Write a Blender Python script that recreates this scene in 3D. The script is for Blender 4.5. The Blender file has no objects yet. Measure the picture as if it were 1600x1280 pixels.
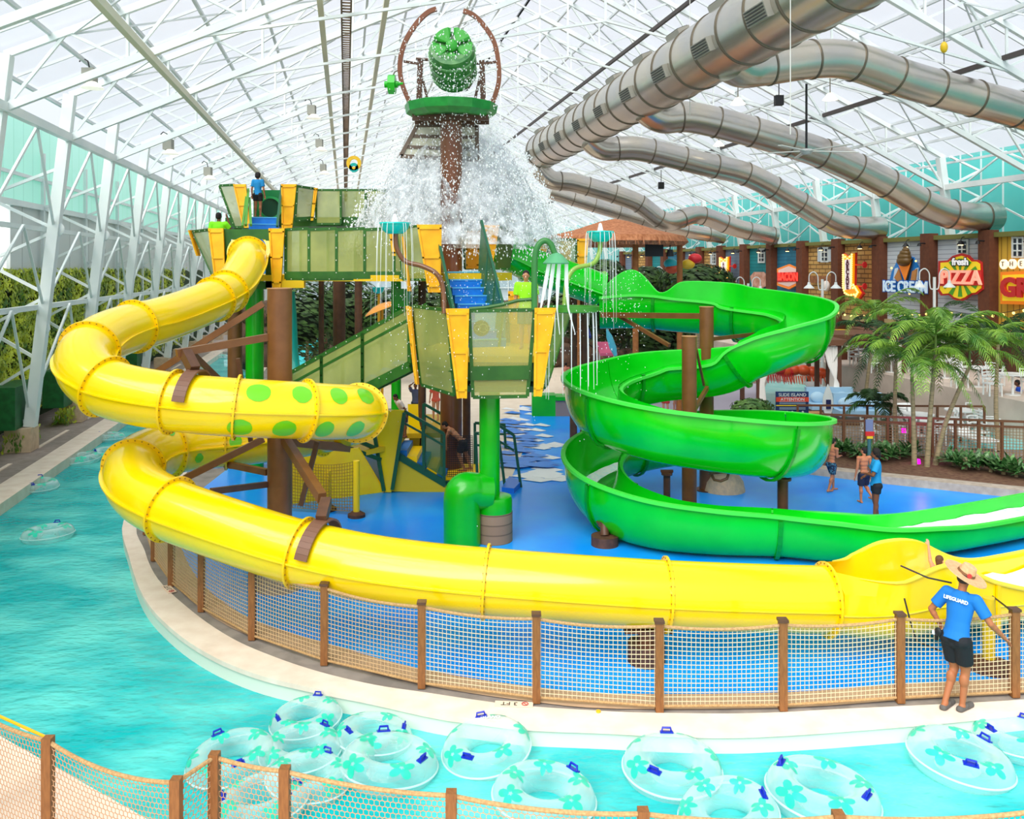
import bpy, bmesh, math, random
from mathutils import Vector, Matrix, noise as mnoise
random.seed(7)
V = Vector
F = 1350.0; H = 5.7; HY = 418.0
COL = bpy.context.scene.collection
def P(px, py, Y):
    return V(((px-800)*Y/F, Y, H-(py-HY)*Y/F))
def G(px, py, z=0.0):
    Y = (H-z)*F/(py-HY)
    return V(((px-800)*Y/F, Y, z))
PSI = math.atan(260/F); CP, SP = math.cos(PSI), math.sin(PSI)
AX = V((-SP, CP, 0)); RX = V((CP, SP, 0)); UP = V((0, 0, 1))
def B(u, v, z): return RX*u + AX*v + UP*z
def yv(px, u):       # depth of the image column px on the wall plane u
    return F*(u/CP)/(px-540)
def fv(px, u):
    Y = yv(px, u); X = (px-800)*Y/F
    return -SP*X + CP*Y
def fz(py, px, u): return H-(py-HY)*yv(px, u)/F
# ------------------------------------------------------------ materials
def lin(c):
    return tuple(((x/255)/12.92 if x/255 <= .04045 else ((x/255+.055)/1.055)**2.4) for x in c)+(1,)
MATS = {}
def mat(name, c, rough=.5, metal=0, c2=None, scale=4, spec=.5, emis=0, alpha=1, coat=0, bump=0, bscale=20, stretch=None, lo=.35, hi=.65, det=4, trans=0, kind='noise'):
    if name in MATS: return MATS[name]
    m = bpy.data.materials.new(name); m.use_nodes = True
    nt = m.node_tree; b = nt.nodes['Principled BSDF']; L = nt.links
    b.inputs['Base Color'].default_value = lin(c)
    b.inputs['Roughness'].default_value = rough; b.inputs['Metallic'].default_value = metal
    b.inputs['Specular IOR Level'].default_value = spec
    b.inputs['Coat Weight'].default_value = coat
    b.inputs['Coat Roughness'].default_value = .08
    b.inputs['Transmission Weight'].default_value = trans
    tc = nt.nodes.new('ShaderNodeTexCoord'); mp = nt.nodes.new('ShaderNodeMapping')
    L.new(tc.outputs['Object'], mp.inputs['Vector'])
    if stretch: mp.inputs['Scale'].default_value = stretch
    if c2 is not None:
        if kind == 'noise':
            n = nt.nodes.new('ShaderNodeTexNoise'); n.inputs['Scale'].default_value = scale; n.inputs['Detail'].default_value = det; out = n.outputs['Fac']
        elif kind == 'wave':
            n = nt.nodes.new('ShaderNodeTexWave'); n.inputs['Scale'].default_value = scale; n.bands_direction = 'Z'; out = n.outputs['Fac']
        else:
            n = nt.nodes.new('ShaderNodeTexVoronoi'); n.inputs['Scale'].default_value = scale; out = n.outputs['Distance']
        L.new(mp.outputs[0], n.inputs['Vector'])
        r = nt.nodes.new('ShaderNodeValToRGB'); r.color_ramp.elements[0].position = lo; r.color_ramp.elements[1].position = hi
        r.color_ramp.elements[0].color = lin(c); r.color_ramp.elements[1].color = lin(c2)
        L.new(out, r.inputs[0]); L.new(r.outputs[0], b.inputs['Base Color'])
        if emis: L.new(r.outputs[0], b.inputs['Emission Color'])
    if emis:
        b.inputs['Emission Strength'].default_value = emis
        if c2 is None: b.inputs['Emission Color'].default_value = lin(c)
    if bump:
        n2 = nt.nodes.new('ShaderNodeTexNoise'); n2.inputs['Scale'].default_value = bscale
        L.new(mp.outputs[0], n2.inputs['Vector'])
        bp = nt.nodes.new('ShaderNodeBump'); bp.inputs['Strength'].default_value = bump; bp.inputs['Distance'].default_value = .05
        L.new(n2.outputs['Fac'], bp.inputs['Height']); L.new(bp.outputs[0], b.inputs['Normal'])
    if alpha < 1:
        tr = nt.nodes.new('ShaderNodeBsdfTransparent'); mx = nt.nodes.new('ShaderNodeMixShader')
        mx.inputs[0].default_value = alpha
        L.new(tr.outputs[0], mx.inputs[1]); L.new(b.outputs[0], mx.inputs[2])
        L.new(mx.outputs[0], nt.nodes['Material Output'].inputs['Surface'])
    MATS[name] = m
    return m
def brick(name, c, c2, cm, scale=1, w=.5, h=.22, mortar=.02, axis='wall', rough=.8):
    """brick / siding pattern mapped on the wall's own directions"""
    if name in MATS: return MATS[name]
    m = mat(name, c, rough); nt = m.node_tree; L = nt.links; b = nt.nodes['Principled BSDF']
    tc = nt.nodes.new('ShaderNodeTexCoord'); mp = nt.nodes.new('ShaderNodeMapping')
    L.new(tc.outputs['Object'], mp.inputs['Vector'])
    sx = nt.nodes.new('ShaderNodeSeparateXYZ'); cx = nt.nodes.new('ShaderNodeCombineXYZ')
    L.new(mp.outputs[0], sx.inputs[0])
    if axis == 'wall': L.new(sx.outputs['Y'], cx.inputs['X']); L.new(sx.outputs['Z'], cx.inputs['Y'])
    elif axis == 'vert': L.new(sx.outputs['Z'], cx.inputs['X']); L.new(sx.outputs['Y'], cx.inputs['Y'])
    else: L.new(sx.outputs['X'], cx.inputs['X']); L.new(sx.outputs['Y'], cx.inputs['Y'])
    t = nt.nodes.new('ShaderNodeTexBrick'); t.inputs['Scale'].default_value = scale
    t.inputs['Color1'].default_value = lin(c); t.inputs['Color2'].default_value = lin(c2); t.inputs['Mortar'].default_value = lin(cm)
    t.inputs['Brick Width'].default_value = w; t.inputs['Row Height'].default_value = h; t.inputs['Mortar Size'].default_value = mortar
    L.new(cx.outputs[0], t.inputs['Vector']); L.new(t.outputs['Color'], b.inputs['Base Color'])
    return m
YEL = mat('yellow fibreglass', (255, 214, 0), .22, c2=(255, 222, 6), scale=1.2, coat=.5, spec=.4)
YELF = mat('yellow flange', (248, 190, 0), .35)
YFIN = mat('amber board', (250, 178, 0), .45, c2=(255, 196, 14), scale=3)
GRN = mat('green fibreglass', (0, 192, 14), .2, c2=(8, 210, 24), scale=1.0, coat=.5, spec=.4)
GRNR = mat('green rim', (70, 226, 72), .35)
GRND = mat('dark green steel', (38, 92, 30), .4, c2=(52, 108, 36), scale=3)
GRNT = mat('green stair steel', (20, 92, 62), .4)
GPOST = mat('green painted steel', (6, 170, 8), .3, c2=(10, 184, 14), scale=2, coat=.3)
DOT = mat('green dot', (110, 205, 20), .25, coat=.4)
BRN = mat('brown painted steel', (112, 70, 34), .4, c2=(124, 80, 42), scale=4)
BRND = mat('dark brown steel', (84, 54, 38), .45, c2=(98, 64, 44), scale=6)
BLU = mat('blue rubber step', (10, 120, 214), .5, c2=(16, 134, 226), scale=6)
BLUS = mat('pale blue nosing', (90, 190, 240), .5)
PANE = mat('olive translucent panel', (178, 186, 104), .3, c2=(150, 162, 92), scale=1.2, alpha=.62)
PANEG = mat('grey translucent panel', (170, 180, 140), .3, c2=(196, 200, 150), scale=1.2, alpha=.55)
RIV = mat('steel rivet', (225, 228, 205), .3, .3)
WHT = mat('white painted steel', (232, 238, 236), .5, c2=(216, 226, 226), scale=.6)
WHTY = mat('cream painted steel', (214, 212, 188), .5)
GREYB = mat('grey steel rod', (122, 118, 108), .6)
ROPE = mat('tan rope', (196, 160, 110), .9, c2=(168, 130, 84), scale=40)
NET = mat('cream net', (226, 204, 166), .9)
POSTW = mat('stained post', (146, 94, 46), .6, c2=(126, 78, 36), scale=8, stretch=(6, 6, 1))
TEAL = mat('teal bowl', (10, 205, 195), .25, coat=.3)
WTR = mat('white water', (250, 252, 253), .5, alpha=.75, emis=.25)
STRM = mat('thin water stream', (245, 250, 252), .3, alpha=.55, emis=.15)
BLK = mat('black', (18, 18, 22), .6)
CONC = mat('concrete', (176, 160, 142), .85, c2=(150, 138, 124), scale=6, bump=.2)
COPE = mat('pale coping', (240, 224, 208), .7, c2=(228, 208, 190), scale=3, det=6)
DUCT = mat('spiral duct metal', (190, 188, 184), .27, .9, c2=(206, 198, 182), scale=.7, stretch=(1, 1, 1))
DUCTS = mat('duct seam', (120, 112, 98), .4, .7)
# ------------------------------------------------------------ mesh collector
class M:
    def __init__(s): s.v = []; s.f = []
    def add(s, vs, fs):
        n = len(s.v); s.v += [V(p) for p in vs]; s.f += [tuple(i+n for i in f) for f in fs]; return s
    def box(s, c, sz, mtx=None):
        c = V(c); hx, hy, hz = sz[0]/2, sz[1]/2, sz[2]/2
        vs = [V((x, y, z)) for x in (-hx, hx) for y in (-hy, hy) for z in (-hz, hz)]
        if mtx is not None: vs = [mtx @ p for p in vs]
        return s.add([p+c for p in vs], [(0,1,3,2), (4,6,7,5), (0,4,5,1), (2,3,7,6), (0,2,6,4), (1,5,7,3)])
    def beam(s, a, b, w, h=None, up=UP):
        a, b = V(a), V(b); h = h or w; d = (b-a)
        if d.length < 1e-6: return s
        d.normalize()
        if abs(d.dot(up)) > .98: up = V((1, 0, 0)) if abs(d.x) < .9 else V((0, 1, 0))
        r = d.cross(up).normalized(); q = r.cross(d)
        vs = [p + r*x*w/2 + q*y*h/2 for p in (a, b) for x, y in ((-1,-1), (1,-1), (1,1), (-1,1))]
        return s.add(vs, [(0,3,2,1), (4,5,6,7), (0,1,5,4), (1,2,6,5), (2,3,7,6), (3,0,4,7)])
    def cyl(s, a, b, r0, r1=None, n=16, caps=True):
        a, b = V(a), V(b); r1 = r0 if r1 is None else r1; d = (b-a).normalized()
        u = V((1, 0, 0)) if abs(d.x) < .9 else V((0, 1, 0))
        x = d.cross(u).normalized(); y = d.cross(x)
        vs = [p + (x*math.cos(2*math.pi*i/n)+y*math.sin(2*math.pi*i/n))*r for p, r in ((a, r0), (b, r1)) for i in range(n)]
        fs = [(i, (i+1) % n, n+(i+1) % n, n+i) for i in range(n)]
        if caps: fs += [tuple(range(n))[::-1], tuple(range(n, 2*n))]
        return s.add(vs, fs)
    def sweep(s, pts, prof, closed=True, caps=False, radii=None, up=UP):
        """prof: list of (right, up) or function(i)->list"""
        n = len(pts); k0 = len(s.v); m = None
        for i, p in enumerate(pts):
            t = (V(pts[min(i+1, n-1)])-V(pts[max(i-1, 0)])).normalized()
            u = up
            if abs(t.dot(u)) > .985: u = V((0, 1, 0))
            r = t.cross(u).normalized(); q = r.cross(t)
            pr = prof(i) if callable(prof) else prof
            sc = radii[i] if radii else 1
            m = len(pr)
            s.v += [V(p)+r*a*sc+q*b*sc for a, b in pr]
        for i in range(n-1):
            for j in range(m if closed else m-1):
                a = k0+i*m+j; b = k0+i*m+(j+1) % m
                s.f.append((a, b, b+m, a+m))
        if caps: s.f.append(tuple(range(k0, k0+m))[::-1]); s.f.append(tuple(range(k0+(n-1)*m, k0+n*m)))
        return s
    def tube(s, pts, r, n=10, caps=True, radii=None):
        """parallel transported round tube"""
        pts = [V(p) for p in pts]; N = len(pts); k0 = len(s.v)
        t = (pts[1]-pts[0]).normalized(); u = V((0, 0, 1)) if abs(t.z) < .9 else V((1, 0, 0))
        x = t.cross(u).normalized()
        for i, p in enumerate(pts):
            t = (pts[min(i+1, N-1)]-pts[max(i-1, 0)]).normalized()
            x = (x-t*x.dot(t)).normalized(); y = t.cross(x); rr = r*(radii[i] if radii else 1)
            s.v += [p+(x*math.cos(2*math.pi*j/n)+y*math.sin(2*math.pi*j/n))*rr for j in range(n)]
        for i in range(N-1):
            for j in range(n):
                a = k0+i*n+j; b = k0+i*n+(j+1) % n; s.f.append((a, b, b+n, a+n))
        if caps: s.f.append(tuple(range(k0, k0+n))[::-1]); s.f.append(tuple(range(k0+(N-1)*n, k0+N*n)))
        return s
    def lathe(s, c, prof, n=24, mtx=None):
        c = V(c); k0 = len(s.v); m = len(prof)
        for i in range(n):
            a = 2*math.pi*i/n
            for r, z in prof:
                p = V((r*math.cos(a), r*math.sin(a), z)); p = (mtx @ p) if mtx is not None else p
                s.v.append(p+c)
        for i in range(n):
            for j in range(m-1):
                a = k0+i*m+j; b = k0+((i+1) % n)*m+j; s.f.append((a, b, b+1, a+1))
        return s
    def prism(s, poly, z0, z1):
        n = len(poly); vs = [V((p[0], p[1], z0)) for p in poly]+[V((p[0], p[1], z1)) for p in poly]
        return s.add(vs, [tuple(range(n))[::-1], tuple(range(n, 2*n))]+[(i, (i+1) % n, n+(i+1) % n, n+i) for i in range(n)])
    def slab(s, pts, off):
        n = len(pts); off = V(off); vs = [V(p) for p in pts]+[V(p)+off for p in pts]
        return s.add(vs, [tuple(range(n))[::-1], tuple(range(n, 2*n))]+[(i, (i+1) % n, n+(i+1) % n, n+i) for i in range(n)])
    def ell(s, c, r, mtx=None, nu=14, nv=9):
        c = V(c); r = (r, r, r) if not hasattr(r, '__len__') else r
        vs = []; fs = []
        for j in range(1, nv):
            ph = math.pi*j/nv
            for i in range(nu):
                th = 2*math.pi*i/nu; vs.append(V((r[0]*math.sin(ph)*math.cos(th), r[1]*math.sin(ph)*math.sin(th), r[2]*math.cos(ph))))
        vs += [V((0, 0, r[2])), V((0, 0, -r[2]))]
        for j in range(nv-2):
            for i in range(nu):
                a = j*nu+i; b = j*nu+(i+1) % nu; fs.append((a, a+nu, b+nu, b))
        t = len(vs)-2
        for i in range(nu): fs.append((t, i, (i+1) % nu)); fs.append((t+1, (nv-2)*nu+(i+1) % nu, (nv-2)*nu+i))
        if mtx is not None: vs = [mtx @ p for p in vs]
        return s.add([p+c for p in vs], fs)
    def caps(s, a, b, r0, r1, n=12):
        a, b = V(a), V(b)
        s.cyl(a, b, r0, r1, n); s.ell(a, r0, nu=n, nv=8); s.ell(b, r1, nu=n, nv=8); return s
    def ring(s, c, ax, r0, r1, th, n=32):
        """flat flange ring around axis ax"""
        ax = V(ax).normalized(); u = UP if abs(ax.z) < .9 else V((1, 0, 0)); x = ax.cross(u).normalized(); y = ax.cross(x)
        mt = Matrix((x, y, ax)).transposed()
        return s.lathe(c, [(r0, -th/2), (r1, -th/2), (r1, th/2), (r0, th/2), (r0, -th/2)], n, mt)
    def obj(s, name, material, parent=None, world=True, smooth=True, ang=35):
        vs = s.v
        if parent is None:
            lo = V((min(p.x for p in vs), min(p.y for p in vs), min(p.z for p in vs))); hi = V((max(p.x for p in vs), max(p.y for p in vs), max(p.z for p in vs)))
            off = V(((lo.x+hi.x)/2, (lo.y+hi.y)/2, lo.z))
        elif world:
            off = V((0, 0, 0)); q = parent
            while q is not None: off = off+q.location; q = q.parent
        else: off = V((0, 0, 0))
        me = bpy.data.meshes.new(name)
        me.from_pydata([tuple(p-off) for p in vs], [], s.f); me.update()
        if material: me.materials.append(material)
        if smooth:
            me.polygons.foreach_set('use_smooth', [True]*len(me.polygons)); me.set_sharp_from_angle(angle=math.radians(ang))
        o = bpy.data.objects.new(name, me); COL.objects.link(o)
        if parent is None: o.location = off
        else: o.parent = parent
        return o
def tag(o, label, cat=None, group=None, kind=None):
    if label: o['label'] = label
    if cat: o['category'] = cat
    if group: o['group'] = group
    if kind: o['kind'] = kind
    return o
def thing(name, label, cat, loc, rotz=0, group=None):
    o = bpy.data.objects.new(name, None); COL.objects.link(o); o.empty_display_size = .2
    o.location = V(loc); o.rotation_euler = (0, 0, rotz)
    return tag(o, label, cat, group)
def struct(o, label=None, cat=None):
    o['kind'] = 'structure'
    if label: o['label'] = label
    if cat: o['category'] = cat
    return o
def _cp(ch, par):
    c = ch.copy(); COL.objects.link(c); c.parent = par
    for g in ch.children: _cp(g, c)
    return c
def dup(root, loc, rotz=0, label=None, group=None, scale=None, rot=None):
    r = root.copy(); COL.objects.link(r); r.location = V(loc); r.rotation_euler = rot if rot else (0, 0, rotz)
    if scale: r.scale = (scale,)*3 if not hasattr(scale, '__len__') else scale
    if label: r['label'] = label
    if group: r['group'] = group
    for ch in root.children: _cp(ch, r)
    return r
def spline(cp, step=10):
    out = []; n = len(cp); cp = [tuple(c) for c in cp]
    for i in range(n-1):
        p0, p1, p2, p3 = cp[max(i-1, 0)], cp[i], cp[i+1], cp[min(i+2, n-1)]
        for k in range(step):
            t = k/step
            out.append(tuple(.5*((2*b)+(c-a)*t+(2*a-5*b+4*c-d)*t*t+(-a+3*b-3*c+d)*t**3) for a, b, c, d in zip(p0, p1, p2, p3)))
    out.append(cp[-1]); return out
def bake(o, *mods):
    for t, kw in mods:
        md = o.modifiers.new(t, t)
        for k, v in kw.items(): setattr(md, k, v)
    bpy.context.view_layer.update()
    dg = bpy.context.evaluated_depsgraph_get()
    me = bpy.data.meshes.new_from_object(o.evaluated_get(dg))
    o.modifiers.clear(); old = o.data; o.data = me; bpy.data.meshes.remove(old)
    me.name = o.name
    me.polygons.foreach_set('use_smooth', [True]*len(me.polygons))
    return o
def text(txt, size, mtx, material, parent, name='lettering', ext=.01, align='CENTER', spacing=1, bold=0, sx=1):
    cu = bpy.data.curves.new('t', 'FONT'); cu.body = txt; cu.size = size; cu.extrude = ext; cu.align_x = align; cu.align_y = 'CENTER'
    cu.space_character = spacing; cu.offset = bold; cu.resolution_u = 3
    o = bpy.data.objects.new('t', cu); COL.objects.link(o)
    dg = bpy.context.evaluated_depsgraph_get(); dg.update()
    me = bpy.data.meshes.new_from_object(o.evaluated_get(dg)); bpy.data.objects.remove(o); bpy.data.curves.remove(cu)
    m = M(); m.v = [mtx @ V((v.co.x*sx, v.co.y, v.co.z)) for v in me.vertices]; m.f = [tuple(p.vertices) for p in me.polygons]
    bpy.data.meshes.remove(me)
    return m.obj(name, material, parent, smooth=False)
def frame(o, x, y):
    x = V(x).normalized(); y = V(y).normalized(); z = x.cross(y)
    m = Matrix((x, y, z)).transposed().to_4x4(); m.translation = V(o); return m
# ------------------------------------------------------------ camera, world, light
cam = bpy.data.cameras.new('camera'); co = bpy.data.objects.new('camera', cam); COL.objects.link(co)
co.location = (0, 0, H); co.rotation_euler = (math.pi/2, 0, 0)
cam.sensor_fit = 'HORIZONTAL'; cam.sensor_width = 36; cam.lens = 36*F/1600; cam.shift_y = -(640-HY)/1600
cam.clip_end = 400
bpy.context.scene.camera = co
sc = bpy.context.scene
sc.view_settings.view_transform = 'Standard'; sc.view_settings.exposure = 0.3
w = bpy.data.worlds.new('sky'); sc.world = w; w.use_nodes = True; nt = w.node_tree
bg = nt.nodes['Background']; bg.inputs['Strength'].default_value = .95
tc = nt.nodes.new('ShaderNodeTexCoord'); sx = nt.nodes.new('ShaderNodeSeparateXYZ'); rp = nt.nodes.new('ShaderNodeValToRGB')
nt.links.new(tc.outputs['Generated'], sx.inputs[0]); nt.links.new(sx.outputs['Z'], rp.inputs[0]); nt.links.new(rp.outputs[0], bg.inputs['Color'])
rp.color_ramp.elements[0].color = (.72, .8, .86, 1); rp.color_ramp.elements[1].color = (.84, .875, .95, 1); rp.color_ramp.elements[1].position = .3
sun = bpy.data.lights.new('sun', 'SUN'); sun.energy = 4.6; sun.angle = math.radians(55); sun.color = (1, .97, .92)
so = bpy.data.objects.new('sun', sun); COL.objects.link(so); so.rotation_euler = (math.radians(38), math.radians(-24), 0); so.location = (0, 0, 30)
sc.cycles.max_bounces = 8; sc.cycles.transparent_max_bounces = 24
# ------------------------------------------------------------ the greenhouse hall
UL, UR, UM = -8.5, 26.5, 9.0          # eaves and ridge across the hall
ZL, ZR, ZM = 9.77, 9.3, 17.6
V0, DV = 29.3-5.26*4, 5.26
NV = 20
VE = V0+DV*NV
def zr(u): return ZL+(ZM-ZL)*(u-UL)/(UM-UL) if u < UM else ZR+(ZM-ZR)*(UR-u)/(UR-UM)
TD = 1.35
for n in range(NV):
    v = V0+DV*n
    m = M()
    N = 14
    us = [UL+(UM-UL)*i/6 for i in range(7)]+[UM+(UR-UM)*i/6 for i in range(1, 7)]
    big = n < 9
    for i in range(len(us)-1):
        a, b = us[i], us[i+1]
        m.beam(B(a, v, zr(a)), B(b, v, zr(b)), .16, .2)
        m.beam(B(a, v, zr(a)+TD), B(b, v, zr(b)+TD), .14, .18)
        mid = (a+b)/2
        m.beam(B(a, v, zr(a)), B(mid, v, zr(mid)+TD), .08); m.beam(B(mid, v, zr(mid)+TD), B(b, v, zr(b)), .08)
        if big:
            m.beam(B(a, v, zr(a)), B(a, v, zr(a)+TD), .07)
            m.ell(B(mid, v, zr(mid)+TD), (.16, .05, .12)); m.ell(B(a, v, zr(a)), (.16, .05, .12))
    # lower flat ties
    m.beam(B(-4, v, zr(-4)), B(UM, v, zr(UM)-3.2), .08); m.beam(B(UM, v, zr(UM)-3.2), B(21, v, zr(21)), .08)
    m.beam(B(UM, v, zr(UM)-3.2), B(UM, v, zr(UM)), .08)
    o = m.obj('roof_truss', WHT, smooth=False)
    struct(o, 'white lattice steel truss spanning the glass roof', 'truss'); o['group'] = 'white roof trusses'
    # tilted laced columns, left
    m = M()
    b0, t0 = B(-9.65, v, .75), B(UL, v, zr(UL)+TD)
    m.beam(b0, t0, .32, .34, up=AX)
    zz = [.75+i*1.02 for i in range(9)]
    def cu(z): return -9.65+(z-.75)/(zr(UL)-.75)*1.15
    ow = -10.95
    m.beam(B(ow, v, .6), B(ow, v, 9.9), .12, .12)
    for i in range(8):
        a = B(cu(zz[i]), v, zz[i]); b = B(cu(zz[i+1]), v, zz[i+1])
        o1 = B(ow, v, (zz[i]+zz[i+1])/2)
        if i % 2 == 0: m.beam(a, B(ow, v, zz[i+1]), .09)
        else: m.beam(B(ow, v, zz[i]), b, .09)
    m.ell(B(cu(3.8), v, 3.8), (.2, .06, .2)); m.ell(B(cu(6.9), v, 6.9), (.22, .06, .22))
    o = m.obj('steel_column', WHT, smooth=False); struct(o, 'white laced steel column leaning along the left bank', 'column'); o['group'] = 'left bank columns'
    m = M().box(B(-9.9, v, .37), (.75, .75, .74), Matrix.Rotation(PSI, 3, 'Z'))
    struct(m.obj('concrete_pier', mat('pier', (214, 190, 160), .9, c2=(196, 172, 144), scale=5)), 'square tan concrete pier under a leaning white column', 'pier')['group'] = 'piers on the left bank'
    # diagonal braces in the wall plane
    m = M()
    for z0, z1 in ((1.2, 4.46), (4.46, 6.9), (6.9, 9.7)):
        m.beam(B(cu(z0)-.1, v, z0), B(cu(z1)-.1, v+DV/2, z1), .07); m.beam(B(cu(z1)-.1, v+DV/2, z1), B(cu(z0)-.1, v+DV, z0), .07)
    struct(m.obj('wall_brace', WHT, smooth=False), 'thin white diagonal wall bracing between left columns', 'brace')['group'] = 'left wall braces'
    # right columns
    m = M(); m.beam(B(26.9, v, 6.6), B(26.3, v, zr(UR)+TD), .3, .3, up=AX)
    for z0 in (7.0, 8.2, 9.4):
        m.beam(B(26.8, v, z0), B(28.3, v, z0+.7), .09); m.beam(B(28.3, v, z0+.7), B(26.8, v, z0+1.3), .09)
        m.beam(B(27.4, v, z0), B(27.4, v+DV/2, z0+1.2), .07); m.beam(B(27.4, v+DV/2, z0+1.2), B(27.4, v+DV, z0), .07)
    struct(m.obj('steel_column', WHT, smooth=False), 'white steel column above the shop fronts', 'column')['group'] = 'right side columns'
# longitudinal members
def lng(u, z, w, h, mt, name='ceiling_beam', lab='long pale beam running the length of the roof', v0=V0-6, v1=VE):
    return struct(M().beam(B(u, v0, z), B(u, v1, z), w, h).obj(name, mt, smooth=False), lab, 'beam')
lng(-5.0, zr(-5.0)-.14, .16, .2, WHTY, lab='cream roof beam nearest the left wall')
lng(-.7, zr(-.7)-.14, .16, .2, WHTY, lab='cream roof beam just left of the cable tray')
lng(1.25, zr(1.25)-.14, .16, .2, WHTY, lab='cream roof beam just right of the cable tray')
lng(UL, ZL, .2, .24, WHT, 'eave_beam', 'white eave beam along the left wall'); lng(UR, ZR, .2, .24, WHT, 'eave_beam', 'white eave beam above the shop fronts')
lng(-9.35, 6.9, .12, .14, WHT, 'wall_girt', 'upper white horizontal rail across the left columns'); lng(-9.45, 4.46, .14, .16, WHT, 'wall_girt', 'lower white horizontal rail across the left columns')
m = M()
for s in (-.13, .13): m.beam(B(.02+s, V0-4, 12.9), B(.02+s, VE-8, 12.9), .05, .1)
for i in range(330):
    v = V0-4+i*.28; m.beam(B(-.11, v, 12.88), B(.15, v, 12.88), .04)
struct(m.obj('cable_tray', mat('rusty tray', (112, 92, 74), .7), smooth=False), 'brown ladder cable tray hung below the roof', 'cable tray')
for u in (4.5, 14.5, 18.5, 22.5): lng(u, zr(u)-.1, .1, .12, WHT, lab={4.5: 'white roof beam left of the ridge', 14.5: 'white roof beam just right of the ridge', 18.5: 'white roof beam halfway down the right slope', 22.5: 'white roof beam nearest the right eave'}[u])
# dark service rods
for u, dz in ((12.5, .2), (20.5, -.4)):
    m = M().beam(B(u, V0+8, zr(u)-dz-.2), B(u, VE-10, zr(u)-dz-.2), .1, .16)
    struct(m.obj('conduit', mat('dark conduit', (70, 62, 60), .6)), 'dark conduit below the %s' % ('ridge' if u < 15 else 'right roof slope'), 'conduit')
# purlins and glazing bars
for side in (0, 1):
    m = M(); ua, ub = (UL-.6, UM) if side == 0 else (UM, UR+.6)
    k = 11
    for i in range(k+1):
        u = ua+(ub-ua)*i/k
        m.beam(B(u, V0-8, zr(u)+TD+.12), B(u, VE, zr(u)+TD+.12), .09, .1)
    nb = int((VE-V0+8)/1.75)
    for j in range(nb):
        v = V0-8+j*1.75
        m.beam(B(ua, v, zr(ua)+TD+.22), B(ub, v, zr(ub)+TD+.22), .055, .06)
    # diagonal wind braces
    for j in range(0, 18):
        v = V0+DV*j
        for q in range(2):
            a = ua+(ub-ua)*(.12+q*.44); b = a+(ub-ua)*.36
            m.beam(B(a, v, zr(a)+TD-.1), B(b, v+DV, zr(b)+TD-.1), .05); m.beam(B(b, v, zr(b)+TD-.1), B(a, v+DV, zr(a)+TD-.1), .05)
    struct(m.obj('glazing_bars', mat('roof bars', (206, 212, 214), .5), smooth=False), 'white purlins and glazing bars of the %s roof slope' % ('left' if side == 0 else 'right'), 'glazing bars')
    g = M().add([B(ua, V0-8, zr(ua)+TD+.27), B(ub, V0-8, zr(ub)+TD+.27), B(ub, VE, zr(ub)+TD+.27), B(ua, VE, zr(ua)+TD+.27)], [(0, 1, 2, 3)])
    struct(g.obj('ceiling', mat('roof glazing', (240, 245, 250), .2, alpha=.2, spec=.2), smooth=False), 'clear glazing of the %s roof slope' % ('left' if side == 0 else 'right'), 'glass roof')
# left wall
def wallq(name, u, z0, z1, v0, v1, mt, lab):
    th = .12
    m = M().add([B(u, v0, z0), B(u, v1, z0), B(u, v1, z1), B(u, v0, z1), B(u-th, v0, z0), B(u-th, v1, z0), B(u-th, v1, z1), B(u-th, v0, z1)],
                [(0,1,2,3), (4,7,6,5), (0,4,5,1), (3,2,6,7), (0,3,7,4), (1,5,6,2)])
    return struct(m.obj(name, mt, smooth=False), lab, 'wall')
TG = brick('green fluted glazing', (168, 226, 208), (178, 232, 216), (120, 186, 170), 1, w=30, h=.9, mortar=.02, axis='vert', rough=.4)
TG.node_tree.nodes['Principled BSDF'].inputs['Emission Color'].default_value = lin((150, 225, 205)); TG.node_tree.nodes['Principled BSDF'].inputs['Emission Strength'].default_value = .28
WG = brick('white wall sheets', (218, 222, 220), (208, 214, 212), (120, 130, 128), 1, w=30, h=2.6, mortar=.02, axis='vert', rough=.6)
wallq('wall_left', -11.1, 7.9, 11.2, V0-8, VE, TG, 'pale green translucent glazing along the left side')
wallq('wall_left', -11.1, 5.5, 7.9, 31.8, VE, WG, 'white sheet wall above the hedge on the left side')
wallq('wall_left', -11.2, 5.5, 7.9, V0-8, 26.2, WG, 'white sheet wall outside the left frame edge')
wallq('wall_left', -11.6, -.2, 5.6, V0-8, VE, mat('dark wall', (40, 62, 30), .9), 'dark wall behind the hedge')
for z in (8.9,): struct(M().beam(B(-11.0, V0-8, z), B(-11.0, VE, z), .1, .12).obj('wall_girt', WHT), 'white rail across the green glazing', 'rail')
for z in (7.9,): struct(M().beam(B(-11.0, V0-8, z), B(-11.0, VE, z), .16, .2).obj('wall_girt', WHT), 'white sill below the green glazing', 'rail')
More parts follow.
